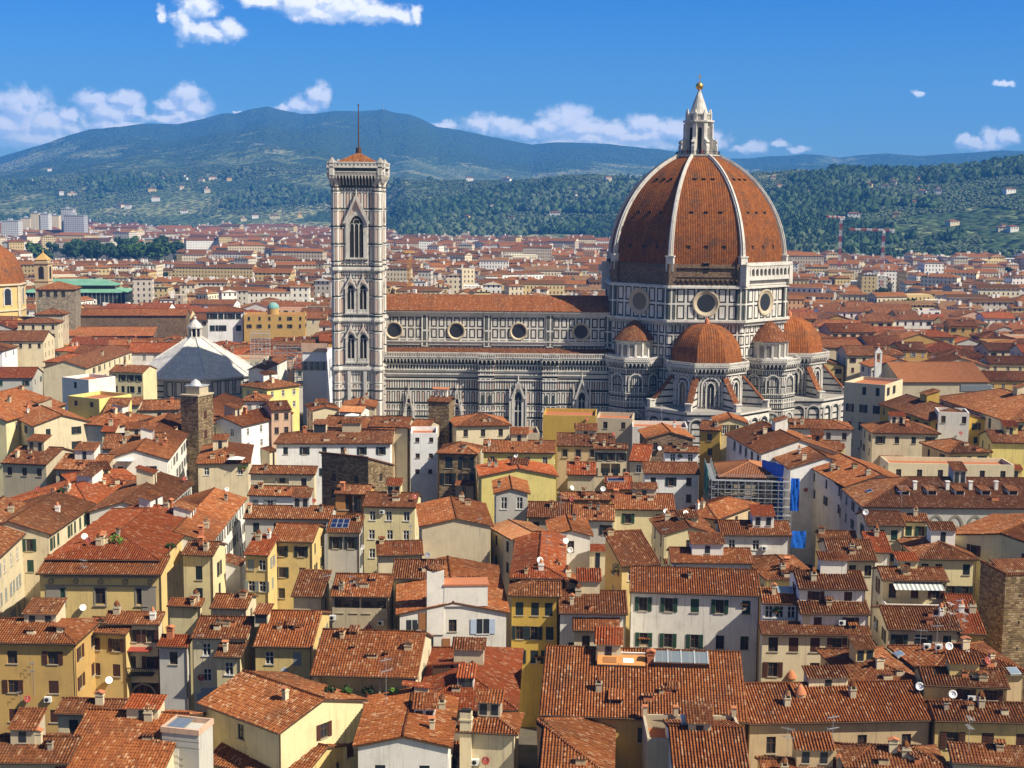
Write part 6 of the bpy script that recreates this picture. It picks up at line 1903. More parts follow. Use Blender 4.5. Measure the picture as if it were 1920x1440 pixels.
b = MB(); b.lathe([(0.45, bg_.z + 2.6), (0.3, bg_.z + 3.2), (0.1, bg_.z + 3.6)], 8); b.build('bell', M['iron'], t)

# ------------------------------------------------------------------ rows of houses beyond, one by one while they show as single houses
ORD = ['first', 'second', 'third', 'fourth', 'fifth', 'sixth', 'seventh', 'eighth', 'ninth', 'tenth', 'eleventh', 'twelfth', 'thirteenth', 'fourteenth', 'fifteenth', 'sixteenth', 'seventeenth', 'eighteenth', 'nineteenth', 'twentieth', 'twenty-first', 'twenty-second', 'twenty-third', 'twenty-fourth', 'twenty-fifth', 'twenty-sixth', 'twenty-seventh', 'twenty-eighth', 'twenty-ninth', 'thirtieth']
KEEP = [(34, 112, 398, 480), (-118, -84, 424, 462), (-62, 60, 405, 468), (-56, -36, 405, 430)]
def boxes():
    return [(min(p[0] for p in f), max(p[0] for p in f), min(p[1] for p in f), max(p[1] for p in f)) for f in FOOT] + KEEP
BOX = boxes() + [(at_y(-120, 540, 690).x, at_y(100, 540, 690).x, 660, 715)]
def free(x0, x1, y0, y1, m=0.0):
    return not any(x0 < b[1] - m and x1 > b[0] + m and y0 < b[3] - m and y1 > b[2] + m for b in BOX)
def hidden(x, y, z):
    p = project((x, y, z))
    if p is None or p[0] < -60 or p[0] > 1980: return True
    if y > 430 and 1175 < p[0] < 1445 and p[1] > 200: return True
    if y > 430 and 716 < p[0] < 1145 and p[1] > 572: return True
    if 425 < y < 470 and 628 < p[0] < 712: return True
    return False
PROTECT = [(36, 242, 512, 566, 790), (112, 356, 574, 632, 640), (60, 146, 500, 600, 665), (384, 462, 582, 640, 640), (455, 575, 572, 632, 640), (60, 335, 452, 488, 1640), (300, 470, 505, 520, 1260),
           (485, 615, 622, 745, 458), (1640, 1880, 645, 740, 440), (1752, 1925, 510, 530, 1120), (-40, 46, 470, 590, 660), (110, 162, 390, 430, 2050), (60, 112, 405, 440, 2050)]
def cap(x0, x1, y, z, rise=3.5):
    """Height that keeps a house from standing in front of what the photo shows behind it."""
    a, b_ = project((x0, y, z + rise)), project((x1, y, z + rise))
    for (p0, p1, q0, q1, ym) in PROTECT:
        if y < ym and b_[0] > p0 and a[0] < p1 and min(a[1], b_[1]) < q1:
            z = min(z, at_y((p0 + p1) / 2, q1, y).z - rise)
    return z
ROOFC = [('tile_brown', 'brown'), ('tile_orange', 'orange'), ('tile_red', 'red'), ('tile_brown', 'brown')]
WALLC = [('cream', 'cream'), ('white', 'white'), ('yellow', 'yellow'), ('beige', 'beige'), ('bright', 'bright white'), ('ochre', 'ochre'), ('pale_yellow', 'pale yellow'), ('grey', 'grey'), ('pink', 'pinkish')]
PARKS = []           # (x0, x1, y0, y1) kept for trees
def park(px0, px1, py0, py1, z=0.0):
    a, b_ = at_z(px0, py1, z), at_z(px1, py0, z)
    PARKS.append((min(at_z(px0, py0, z).x, a.x), max(at_z(px1, py1, z).x, b_.x), a.y, b_.y)); BOX.append(PARKS[-1])
park(70, 330, 470, 497)
park(300, 470, 512, 524); park(1600, 1660, 560, 575); park(1755, 1925, 520, 540); park(1640, 1700, 580, 600); park(1545, 1590, 520, 532)
rows = []
y = 452.0; k = 0
rr = random.Random(5)
while y < 735:
    x = at_y(-40, 500, y).x - rr.uniform(0, 10); row = []
    dep = rr.uniform(13, 17)
    while x < at_y(1970, 500, y).x:
        w = rr.uniform(11, 24); gap = 0.0 if rr.random() < 0.7 else rr.uniform(1.5, 5)
        yy = y + rr.uniform(-2.5, 2.5); z = cap(x, x + w, yy, rr.uniform(15.5, 22.5))
        if z > 7 and free(x, x + w, yy, yy + dep, 0.8) and not hidden(x + w / 2, yy + dep / 2, z + 3):
            row.append((x, x + w, yy, dep, z))
            BOX.append((x, x + w, yy, yy + dep))
        x += w + gap
    rows.append(row); y += dep + rr.uniform(2.0, 6.0); k += 1
def zone(px):
    if px < 268: return 'left of baptistery'
    if px < 628: return 'right of baptistery'
    if px < 1145: return 'beyond nave'
    return 'right of dome'
cnt = 0
for ri, row in enumerate(rows):
    seen = {}
    for (x0, x1, yy, dep, z) in row:
        p = project(((x0 + x1) / 2, yy, z)); zn = zone(p[0])
        seen[zn] = seen.get(zn, 0) + 1
        wl, wn = rr.choice(WALLC); rf_, rn = rr.choice(ROOFC)
        kd = rr.choice(['g', 'g', 'g', 'h', 'h', 'x', 'f']) if x1 - x0 < 22 else rr.choice(['g', 'g', 'h', 'hl', 'hr'])
        kn = {'g': 'ridged', 'x': 'gable-ended', 'f': 'flat'}.get(kd, 'hipped')
        lab = '%s house with %s%s roof, %s from left in %s row %s' % (wn, rn + ' ' if kd != 'f' else '', kn, ORD[min(29, seen[zn] - 1)], ORD[ri], zn)
        st = rr.choice('sgbydw')
        turn = R(rr.uniform(-7, 7)); cx, cy = x0, yy
        A = Vector((x0, yy, z)); Bv = Vector((x0 + (x1 - x0) * math.cos(turn), yy + (x1 - x0) * math.sin(turn), z))
        house(0, 0, 0, 0, z, dep, kd, wl, rf_ if kd != 'f' else 'paving', '%s%dx%d' % (st, max(2, int((x1 - x0) / 3.8)), 2 if yy < 560 else 1), lab, world=(A, Bv), lod=1 if yy < 620 else 2, right='%s2x1' % st, left='%s2x1' % st, chim=rr.choice((0, 1, 1, 2)), group='houses in rows beyond the cathedral square', slope=rr.uniform(.28, .36))
        cnt += 1
print('far single houses', cnt, 'all', len(HOUSES))

# ------------------------------------------------------------------ the rest of the city as one mass
def city_mass():
    r = random.Random(21)
    v, f, mi = [], [], []
    def quad(pts, m):
        o = len(v); v.extend(pts); f.append((o, o + 1, o + 2, o + 3)); mi.append(m)
    y = 735.0; n = 0
    while y < 3900:
        sp = 15 + (y - 700) * 0.012
        x = at_y(-60, 460, y).x
        xe = at_y(1980, 460, y).x
        dep = r.uniform(0.62, 0.85) * sp
        while x < xe:
            w = r.uniform(0.6, 1.7) * sp * (1.0 if r.random() < 0.9 else 2.0)
            az = (x + w / 2) / y
            if y > float(r_foot(np.array([az]))[0]) - 60 or r.random() < 0.07 + max(0, (y - 1500)) * 0.00012:
                x += w; continue
            yy = y + r.uniform(-0.15, 0.15) * sp
            z = cap(x, x + w, yy, r.uniform(10.5, 22.5) + (r.random() < 0.06) * r.uniform(3, 9))
            if z < 6 or hidden(x + w / 2, yy, z + 4) or not free(x, x + w, yy, yy + dep):
                x += w; continue
            a = R(r.gauss(0, 9)) if r.random() < 0.75 else R(r.uniform(-30, 30)); ca, sa = math.cos(a), math.sin(a)
            cx, cy = x + w / 2, yy + dep / 2
            hw, hd = w / 2, dep / 2
            if r.random() < 0.4: hw, hd = min(hd * 0.8, hw), hd * 1.1
            T = lambda px, py, pz: (cx + px * ca - py * sa, cy + px * sa + py * ca, pz)
            c = [(-hw, -hd), (hw, -hd), (hw, hd), (-hw, hd)]
            base = len(v)
            v.extend([T(p[0], p[1], 0) for p in c] + [T(p[0], p[1], z + 0.3) for p in c])
            for i in range(4):
                j = (i + 1) % 4; f.append((base + i, base + j, base + 4 + j, base + 4 + i)); mi.append(0)
            if r.random() < 0.08:
                f.append((base + 4, base + 5, base + 6, base + 7)); mi.append(0); x += w + r.choice((0, 0, 0.25, 0.6)) * sp * 0.5; n += 1; continue
            ov = 0.6; HW, HD = hw + ov, hd + ov
            o = len(v); sl = r.uniform(.28, .38); rise = sl * min(HW, HD)
            e = [T(-HW, -HD, z), T(HW, -HD, z), T(HW, HD, z), T(-HW, HD, z)]
            if HW >= HD:
                ins = HD if r.random() < 0.5 else 0.0
                rg = [T(-HW + ins, 0, z + rise), T(HW - ins, 0, z + rise)]
                v.extend(e + rg); f.extend([(o, o + 1, o + 5, o + 4), (o + 2, o + 3, o + 4, o + 5), (o + 1, o + 2, o + 5, o + 5), (o + 3, o, o + 4, o + 4)]); mi.extend([1, 1, 1 if ins else 0, 1 if ins else 0])
            else:
                ins = HW if r.random() < 0.5 else 0.0
                rg = [T(0, -HD + ins, z + rise), T(0, HD - ins, z + rise)]
                v.extend(e + rg); f.extend([(o + 1, o + 2, o + 5, o + 4), (o + 3, o, o + 4, o + 5), (o, o + 1, o + 4, o + 4), (o + 2, o + 3, o + 5, o + 5)]); mi.extend([1, 1, 1 if ins else 0, 1 if ins else 0])
            for _ in range(r.choice((0, 1, 1, 2))):
                qx, qy = r.uniform(-hw, hw) * 0.7, r.uniform(-hd, 0.2 * hd); s = r.uniform(0.4, 0.8) * (1 + y / 2500); hz = z + rise * 0.5
                bb = len(v); v.extend([T(qx + i * s, qy + j * s, hz + kz) for kz in (0, rise * 0.5 + s * 1.6) for i, j in ((-1, -1), (1, -1), (1, 1), (-1, 1))])
                for i in range(4): f.append((bb + i, bb + (i + 1) % 4, bb + 4 + (i + 1) % 4, bb + 4 + i)); mi.append(2)
                f.append((bb + 4, bb + 5, bb + 6, bb + 7)); mi.append(2)
            n += 1
            x += w + (0.0 if r.random() < 0.6 else r.uniform(0.1, 0.5) * sp)
        y += dep + r.uniform(0.12, 0.42) * sp
    print('mass houses', n)
    me = bpy.data.meshes.new('distant_houses')
    f2 = [tuple(dict.fromkeys(q)) for q in f]
    me.from_pydata(v, [], f2)
    for m in ('far_plaster', 'far_tile', 'wall_white'): me.materials.append(M[m])
    me.polygons.foreach_set('material_index', mi)
    auto_uv(me)
    return link('distant_houses', me)
cm = city_mass()
tag(cm, 'thousands of small red-roofed houses covering the plain out to the hills', 'houses', kind='stuff')

# tall far blocks on the left
def block(px0, px1, py, y, d, label, mat='far_modern', name='apartment_block', top=True):
    A, B = at_y(px0, py, y), at_y(px1, py, y); w = B.x - A.x
    t = empty(name, (A.x, y, 0)); tag(t, label, 'apartment block')
    b = MB(); b.box(0, w, 0, d, 0, A.z); b.build('wall', M[mat], t)
    b = MB(); b.box(-0.6, w + 0.6, -0.6, d + 0.6, A.z, A.z + 0.8); b.box(w * 0.3, w * 0.55, d * 0.3, d * 0.6, A.z + 0.8, A.z + 4); b.build('roof', M['zinc'], t)
block(119, 157, 404, 2400, 22, 'tallest white apartment tower on the far left plain')
block(114, 136, 392, 2425, 18, 'upper slab of white flats behind the tallest tower')
block(57, 72, 400, 2600, 20, 'yellowish tower block left of the white flats', 'wall_cream'); block(75, 90, 401, 2600, 20, 'pale grey tower block next to the yellowish one')
block(2, 34, 414, 2300, 20, 'grey slab of flats at the far left edge'); block(38, 56, 409, 2700, 20, 'low cream flats between the grey slab and the yellowish tower', 'wall_cream')
block(92, 110, 404, 2800, 20, 'small pale flats right of the pale grey tower', 'wall_cream')

# ------------------------------------------------------------------ cranes
def crane(px, py_top, y, jib_px0, jib_px1, cols, label):
    p = at_y(px, py_top, y); t = empty('tower_crane', (p.x, p.y, 0)); tag(t, label, 'crane')
    def lattice(P, Q, w, n, parent, name):
        b = MB(); P, Q = Vector(P), Vector(Q); d = (Q - P); a = d.normalized().orthogonal().normalized(); c = d.normalized().cross(a)
        cs = [a * w + c * w, a * w - c * w, -a * w - c * w, -a * w + c * w]
        for i in range(n):
            A0, A1 = P + d * (i / n), P + d * ((i + 1) / n)
            for k in range(4):
                b.bar(A0 + cs[k], A1 + cs[k], 0.28, (i // 2) % 2); b.bar(A0 + cs[k], A1 + cs[(k + 1) % 4], 0.16, (i // 2) % 2)
        return b.build(name, [M[cols[0]], M[cols[1]]], parent)
    lattice((0, 0, 0), (0, 0, p.z), 0.9, 24, t, 'mast')
    x0, x1 = at_y(jib_px0, py_top, y).x - p.x, at_y(jib_px1, py_top, y).x - p.x
    lattice((x0, -8, p.z + 0.6), (x1, 4, p.z), 0.7, 16, t, 'jib')
    b = MB(); b.box(-1.0, 1.0, -1.8, -0.4, p.z - 2.4, p.z - 0.2); b.build('cab', M['crane_white'], t)
    b = MB(); b.box(x1 - 3.0, x1 - 0.5, 2.5, 4.5, p.z - 2.0, p.z - 0.3); b.build('counterweight', M['zinc'], t)
crane(1577, 408, 1250, 1546, 1586, ('red_paint', 'crane_white'), 'red and white tower crane nearest the dome, short jib')
crane(1657, 432, 1180, 1588, 1680, ('red_paint', 'crane_white'), 'red and white tower crane with the longer jib')
crane(767, 474, 900, 757, 775, ('crane_yellow', 'crane_yellow'), 'slim yellow crane above the nave roof')
mp = at_y(718, 206, 9700); t = empty('radio_mast', (mp.x, mp.y, mp.z - 20)); tag(t, 'thin radio mast on the mountain ridge', 'mast')
b = MB(); b.tube((0, 0, 0), (0, 0, 68), 4.0, 6, r2=2.0); b.build('pole', M['metal_grey'], t)
# ------------------------------------------------------------------ trees, woods and hillside villas
def leaf_cloud(r, lobes, n, size, flat=0.0):
    """Leaf clumps: small tilted triangles-pairs scattered through lobes of a crown."""
    v, f = [], []
    for _ in range(n):
        c, rad = r.choice(lobes)
        d = Vector((r.gauss(0, 1), r.gauss(0, 1), r.gauss(0, 1))).normalized()
        p = Vector(c) + Vector((d.x * rad[0], d.y * rad[1], d.z * rad[2])) * (0.55 + 0.5 * r.random())
        nr = (d + Vector((r.gauss(0, .5), r.gauss(0, .5), r.gauss(0, .5)))).normalized()
        a = nr.orthogonal().normalized(); b = nr.cross(a)
        s = size * r.uniform(0.6, 1.3); o = len(v)
        k = r.uniform(0, 6.28)
        for i in range(5):
            t = k + i * 2 * math.pi / 5; q = s * r.uniform(0.7, 1.2)
            v.append(tuple(p + a * math.cos(t) * q + b * math.sin(t) * q + nr * r.uniform(-0.25, 0.25) * s))
        f.append((o, o + 1, o + 2, o + 3, o + 4))
    return v, f
TREES = {}
def tree_mesh(kind, i):
    key = (kind, i)
    if key in TREES: return TREES[key]
    r = random.Random(hash(kind) % 1000 + i if False else sum(map(ord, kind)) + i * 13)
    tb = MB()
    if kind == 'round':
        h = 12.0; lobes = [((0, 0, h * 0.62), (3.6, 3.6, 3.2))]
        for _ in range(6):
            a = r.uniform(0, 6.28); lobes.append(((2.6 * math.cos(a), 2.6 * math.sin(a), h * r.uniform(0.45, 0.85)), (2.2, 2.2, 1.8)))
        v, f = leaf_cloud(r, lobes, 620, 0.62)
        tb.tube((0, 0, 0), (0.2, 0, h * 0.45), 0.38, 7, r2=0.26)
        for _ in range(4):
            a = r.uniform(0, 6.28); tb.tube((0.2, 0, h * 0.4), (2.0 * math.cos(a), 2.0 * math.sin(a), h * 0.7), 0.2, 5, r2=0.07)
    elif kind == 'cypress':
        h = 15.0; lobes = [((0, 0, h * t), (1.5 * math.sin(math.pi * min(1, t * 0.9 + 0.12)) + 0.15,) * 2 + (1.5,)) for t in (0.12, 0.22, 0.34, 0.46, 0.58, 0.7, 0.82, 0.92)]
        v, f = leaf_cloud(r, lobes, 420, 0.5); tb.tube((0, 0, 0), (0, 0, h * 0.5), 0.25, 6, r2=0.12)
    else:                                               # umbrella pine
        h = 14.0; lobes = [((0, 0, h * 0.86), (4.4, 4.4, 1.3))] + [((3 * math.cos(a), 3 * math.sin(a), h * 0.82), (2.4, 2.4, 1.1)) for a in (0.3, 1.6, 2.9, 4.1, 5.3)]
        v, f = leaf_cloud(r, lobes, 520, 0.6); tb.tube((0, 0, 0), (0.3, 0.1, h * 0.8), 0.35, 7, r2=0.2)
        for a in (0.3, 1.6, 2.9, 4.1, 5.3): tb.tube((0.2, 0.1, h * 0.66), (2.8 * math.cos(a), 2.8 * math.sin(a), h * 0.83), 0.13, 5, r2=0.05)
    me = bpy.data.meshes.new('crown'); me.from_pydata(v, [], f)
    cm_ = me.copy()
    TREES[key] = (me, tb.mesh('trunk', M['trunk']))
    return TREES[key]
CROWNS = {}
def tree(x, y, z, kind, mat, s, label, group, rz=0.0):
    i = random.randrange(3)
    me, tm = tree_mesh(kind, i)
    ck = (kind, i, mat)
    if ck not in CROWNS:
        c = me.copy(); c.name = 'crown'; c.materials.append(M[mat]); CROWNS[ck] = c
    t = empty({'cypress': 'cypress_tree', 'pine': 'pine_tree'}.get(kind, 'tree'), (x, y, z), rz); t.scale = (s * random.uniform(.9, 1.15), s * random.uniform(.9, 1.15), s)
    tag(t, label, 'tree', group)
    link('crown', CROWNS[ck], t); link('trunk', tm, t)
    return t
rt = random.Random(3)
def grove(px0, px1, py0, py1, n, kinds, mats, where, smin=0.9, smax=1.4, z=0.0, zs=None):
    pts = []
    for _ in range(n):
        p = at_z(rt.uniform(px0, px1), rt.uniform(py0, py1), z + 8)
        pts.append((p.x, p.y, project((p.x, p.y, z + 8))))
    pts.sort(key=lambda q: q[2][0])
    for i, (x, y, pr) in enumerate(pts):
        kd = rt.choice(kinds); mt = rt.choice(mats)
        nm = {'round': 'leafy tree', 'cypress': 'dark cypress', 'pine': 'umbrella pine'}[kd]
        tone = {'leaf_dark': 'deep green', 'leaf_mid': 'mid green', 'leaf_bright': 'bright green', 'leaf_cypress': 'blackish green', 'leaf_olive': 'grey green'}[mt]
        tree(x, y, z, kd, mt, rt.uniform(smin, smax), '%s %s, %s from left %s' % (tone, nm, ORD[min(i, 29)], where), 'trees ' + where, rt.uniform(0, 6.28))
grove(62, 335, 470, 490, 38, ['round'], ['leaf_dark', 'leaf_mid', 'leaf_dark'], 'in park behind green market roof', 1.8, 2.6)
grove(305, 470, 508, 522, 13, ['round'], ['leaf_mid', 'leaf_dark'], 'along street right of market', 0.8, 1.2)
grove(1752, 1925, 516, 534, 16, ['round'], ['leaf_mid', 'leaf_bright', 'leaf_dark'], 'in garden at far right', 1.0, 1.5)
grove(1600, 1690, 585, 600, 5, ['round'], ['leaf_dark', 'leaf_cypress'], 'among roofs right of apse', 0.8, 1.1)
grove(1545, 1600, 520, 530, 4, ['round'], ['leaf_mid', 'leaf_bright'], 'right beside the dome drum', 0.7, 1.0)
grove(1640, 1665, 545, 556, 3, ['round'], ['leaf_dark'], 'in courtyard right of drum', 0.9, 1.2)
grove(1090, 1112, 545, 548, 2, ['cypress'], ['leaf_cypress'], 'above nave roof near dome', 0.7, 0.8)
grove(860, 1130, 478, 492, 9, ['round', 'round', 'cypress'], ['leaf_mid', 'leaf_dark'], 'among roofs above the nave', 0.6, 1.0)
grove(1600, 1700, 470, 486, 7, ['round'], ['leaf_dark', 'leaf_mid'], 'at foot of red cranes', 1.0, 1.4)

grove(330, 620, 470, 520, 16, ['round'], ['leaf_dark', 'leaf_mid'], 'between market and bell tower', 0.8, 1.3)
grove(1490, 1900, 480, 540, 24, ['round', 'round', 'cypress'], ['leaf_dark', 'leaf_mid'], 'among far roofs right of dome', 0.8, 1.3)
grove(740, 1130, 452, 476, 18, ['round', 'cypress'], ['leaf_dark', 'leaf_cypress'], 'along the far edge above nave', 1.0, 1.5)
grove(1500, 1900, 575, 665, 12, ['round'], ['leaf_dark', 'leaf_mid'], 'in courtyards right of apse', 1.5, 1.8)
# woods on the hills and between the villas: one mass
def ico():
    t = (1 + 5 ** 0.5) / 2
    v = np.array([(-1, t, 0), (1, t, 0), (-1, -t, 0), (1, -t, 0), (0, -1, t), (0, 1, t), (0, -1, -t), (0, 1, -t), (t, 0, -1), (t, 0, 1), (-t, 0, -1), (-t, 0, 1)], float)
    v /= np.linalg.norm(v[0])
    f = np.array([(0, 11, 5), (0, 5, 1), (0, 1, 7), (0, 7, 10), (0, 10, 11), (1, 5, 9), (5, 11, 4), (11, 10, 2), (10, 7, 6), (7, 1, 8), (3, 9, 4), (3, 4, 2), (3, 2, 6), (3, 6, 8), (3, 8, 9), (4, 9, 5), (2, 4, 11), (6, 2, 10), (8, 6, 7), (9, 8, 1)])
    return v, f
IV, IF = ico()
def woods():
    g_ = np.random.default_rng(9)
    P = []
    def scatter(n, px0, px1, t0, t1, dens, jit=1.0):
        az = np.array([px_dir(px0, 400)[0], px_dir(px1, 400)[0]])
        a = g_.uniform(az[0], az[1], n)
        t = t0 + (t1 - t0) * g_.random(n)
        r = r_foot(a) + (r_near(a) - r_foot(a)) * t
        y = r / np.sqrt(1 + a * a); x = a * y
        nz = fbm2(x / 260.0, y / 420.0, 31, 4) + 0.5
        keep = nz > dens
        return np.stack([x[keep], y[keep], r[keep], t[keep]], 1)
    P.append(scatter(9000, 700, 1240, -0.06, 0.30, 0.34)); P.append(scatter(9000, 700, 1260, 0.2, 1.05, 0.53))
    P.append(scatter(14000, 1380, 1990, -0.03, 0.35, 0.40)); P.append(scatter(13000, 1380, 1990, 0.3, 1.05, 0.53))
    P.append(scatter(7000, 200, 640, -0.20, 0.06, 0.40)); P.append(scatter(2500, -80, 240, -0.10, 0.04, 0.45)); P.append(scatter(9000, -80, 720, 0.0, 0.9, 0.56))
    n_big = sum(len(q) for q in P)
    P.append(scatter(15000, 1380, 1990, 0.10, 1.02, 0.36)); P.append(scatter(9000, 700, 1260, 0.15, 1.0, 0.36)); P.append(scatter(11000, -80, 720, 0.0, 1.0, 0.42))
    P = np.concatenate(P)
    z = land_z(P[:, 0], P[:, 1]); z = np.maximum(z, -1.0)
    n = len(P)
    cyp = g_.random(n) < 0.16
    rad = (2.2 + 6.5 * g_.random(n) ** 1.8) * (0.8 + P[:, 2] / 9000.0); h = rad * g_.uniform(0.9, 1.35, n)
    rad[cyp] = g_.uniform(1.8, 2.8, cyp.sum()); h[cyp] = g_.uniform(7.5, 12.0, cyp.sum())
    small = np.arange(n) >= n_big
    rad = np.where(small, g_.uniform(1.6, 3.4, n) * (0.8 + P[:, 2] / 9000.0), rad); h = np.where(small, rad * 0.9, h); cyp &= ~small
    sc = np.stack([rad, rad, h], 1)
    jit = g_.normal(1.0, 0.20, (n, 12, 1))
    V = IV[None] * jit * sc[:, None, :]
    V[:, :, 0] += P[:, 0:1]; V[:, :, 1] += P[:, 1:2]; V[:, :, 2] += (z + h * 0.72)[:, None]
    F = IF[None] + (np.arange(n) * 12)[:, None, None]
    pn = fbm2(P[:, 0] / 180.0, P[:, 1] / 300.0, 77, 4) + g_.normal(0, 0.08, n)
    mi = np.repeat(np.where(cyp, 1, np.where((pn > 0.03) | small, 2, np.where(pn > -0.06, 3, 0))), 20)
    me = np_mesh('hill_woods', V.reshape(-1, 3), F.reshape(-1, 3), [M['leaf_dark'], M['leaf_cypress'], M['leaf_olive'], M['leaf_wood']], midx=mi)
    print('woods', n)
    return link('hill_woods', me)
tag(woods(), 'woods and groves of round trees and cypresses on the hillsides', 'woods', kind='stuff')

VILLAS = [(135, 368, 0), (115, 366, 1), (93, 321, 1), (60, 345, 1), (305, 337, 1), (318, 336, 0), (345, 339, 1), (378, 341, 0), (398, 338, 0), (430, 340, 2), (285, 360, 2), (278, 352, 0), (340, 356, 0), (388, 362, 0), (292, 377, 1), (225, 390, 0), (240, 392, 1), (345, 400, 1), (478, 410, 1), (515, 410, 0), (562, 408, 2), (610, 430, 2), (456, 415, 0), (640, 325, 1),
 (705, 402, 0), (737, 400, 1), (763, 402, 1), (818, 402, 2), (876, 412, 2), (922, 397, 1), (945, 371, 1), (930, 372, 2), (958, 418, 1), (880, 340, 1), (950, 340, 1), (1018, 371, 2), (1068, 371, 2), (1080, 378, 1), (1160, 415, 1), (1040, 405, 1), (995, 386, 0), (1140, 340, 0),
 (1448, 339, 0), (1512, 341, 2), (1572, 330, 1), (1625, 328, 1), (1628, 354, 2), (1660, 354, 1), (1674, 347, 0), (1722, 345, 2), (1516, 369, 1), (1558, 372, 1), (1550, 392, 1), (1526, 400, 0), (1680, 410, 2), (1714, 388, 0), (1728, 366, 1), (1758, 365, 1), (1785, 424, 0), (1880, 435, 0), (1898, 436, 1), (1750, 327, 0), (1810, 325, 0), (1892, 364, 1), (1460, 354, 0), (1600, 412, 1)]
vc = [('wall_cream', 'cream'), ('wall_white', 'white'), ('wall_yellow', 'yellow')]
def on_land(px, py):
    d = ray(px, py); lo = None
    for r in np.arange(1500.0, 9500.0, 12.0):
        x, y, z = d.x / d.y * r, r, CAM_H + d.z / d.y * r
        if z <= max(0.0, float(land_z(x, y)[0])): return x, y, max(0.0, float(land_z(x, y)[0]))
    return None
VILLAS.sort()
for i, (px, py, ci) in enumerate(VILLAS):
    q_ = on_land(px, py)
    if q_ is None: continue
    x, y, z = q_
    s = y / 1000.0
    w, d, h = rt.uniform(9, 20) * (0.7 + 0.16 * s), rt.uniform(8, 12) * (0.7 + 0.16 * s), rt.uniform(6, 10) * (0.7 + 0.12 * s)
    t = empty('villa', (x, y, z - 3), R(rt.uniform(-25, 25)))
    side = 'left of the bell tower' if px < 625 else ('between bell tower and dome' if px < 1300 else 'right of the dome')
    base = {'left of the bell tower': 0, 'between bell tower and dome': sum(1 for a in VILLAS if a[0] < 625), 'right of the dome': sum(1 for a in VILLAS if a[0] < 1300)}[side]
    tag(t, '%s villa, %s from left on hillside %s' % (vc[ci][1], ORD[min(29, i - base)], side), 'villa', 'villas on the hillsides')
    b = MB(); b.box(-w / 2, w / 2, -d / 2, d / 2, -4, 3 + h)
    if i % 3 == 0: b.box(-w * 0.16, w * 0.16, -d * 0.3, d * 0.3, 3 + h, 3 + h * 1.6)
    b.build('wall', M[vc[ci][0]], t)
    b = MB(); e = 0.8; zt = 3 + h; HW, HD = w / 2 + e, d / 2 + e
    b.slab([(-HW, -HD, zt), (HW, -HD, zt), (HW - HD, 0, zt + HD * .34), (-HW + HD, 0, zt + HD * .34)] if HW > HD else [(-HW, -HD, zt), (HW, -HD, zt), (0, 0, zt + HW * .34)], 0.3)
    b.slab([(HW, HD, zt), (-HW, HD, zt), (-HW + HD, 0, zt + HD * .34), (HW - HD, 0, zt + HD * .34)] if HW > HD else [(HW, HD, zt), (-HW, HD, zt), (0, 0, zt + HW * .34)], 0.3)
    for sx in (-1, 1):
        P3 = [(sx * HW, -sx * HD, zt), (sx * HW, sx * HD, zt), (sx * (HW - HD) if HW > HD else 0, 0, zt + min(HW, HD) * .34)]
        b.slab(P3, 0.3)
    if i % 3 == 0: b.slab([(-w * .2, -d * .36, 3 + h * 1.6), (w * .2, -d * .36, 3 + h * 1.6), (w * .2, 0, 4 + h * 1.6), (-w * .2, 0, 4 + h * 1.6)], 0.2)
    b.build('roof', M['tile_brown'], t)
    if s < 4.5:
        b = MB()
        for k in range(3): b.box((k - 1) * w * 0.3 - 0.7, (k - 1) * w * 0.3 + 0.7, -d / 2 - 0.05, -d / 2 + 0.2, 3 + h * 0.5, 3 + h * 0.78)
        b.build('window_row', M['opening'], t)
# ------------------------------------------------------------------ roof lights, dormers, terraces and other parts of single houses
BVH = BVHTree.FromPolygons(BV, BF)
EYE = Vector((0, 0, CAM_H))
def hit(px, py):
    p, n, i, d = BVH.ray_cast(EYE, ray(px, py))
    if p is None: return None
    return p, (n if n.z > -0.01 else -n), BFH[i]
def rec(label):
    return HOUSES[BYLABEL[label]]
def mw(H):
    return Matrix.Translation(H.location) @ Matrix.Rotation(H.rotation_euler.z, 4, 'Z')
def on_roof(px, py):
    """Frame lying on the roof under a photo pixel: x along the eave, y up the slope, z out; with its house."""
    h = hit(px, py)
    if h is None: return None
    p, n, hi = h
    H = HOUSES[hi][0]
    ey = Vector((-n.x, -n.y, 0)); 
    if ey.length < 1e-3: ey = Vector((0, 1, 0))
    ey.normalize(); ex = Vector((ey.y, -ey.x, 0)); up = n.cross(ex)
    Mx = Matrix(((ex.x, up.x, n.x, p.x), (ex.y, up.y, n.y, p.y), (ex.z, up.z, n.z, p.z), (0, 0, 0, 1)))
    flat = Matrix(((ex.x, ey.x, 0, p.x), (ex.y, ey.y, 0, p.y), (0, 0, 1, p.z), (0, 0, 0, 1)))
    return Mx, flat, H
def attach(b, name, mats, Mx, H, parent=None):
    b.xf(mw(H).inverted() @ Mx)
    return b.build(name, mats, parent or roof_of(H))
for px, py, w, h, gl in ((391, 1296, 1.9, 1.0, 'pane_sky'), (383, 1306, 1.9, 1.0, 'pane_sky'), (1472, 1108, 2.0, 1.5, 'pane_sky'), (1686, 1228, 1.3, 0.9, 'pane_sky'), (1900, 1260, 1.2, 1.2, 'pane_sky'), (1155, 901, 3.2, 1.0, 'solar'), (1630, 922, 1.6, 1.0, 'pane'), (1830, 727, 10.0, 1.8, 'roof_glass'), (1340, 905, 1.0, .8, 'pane')):
    r_ = on_roof(px, py)
    if not r_: continue
    b = MB(); b.box(-w / 2 - 0.1, w / 2 + 0.1, -h / 2 - 0.1, h / 2 + 0.1, -0.05, 0.24, 0); b.box(-w / 2, w / 2, -h / 2, h / 2, 0.24, 0.27, 1)
    attach(b, 'skylight', [M['zinc'], M[gl]], r_[0], r_[2])
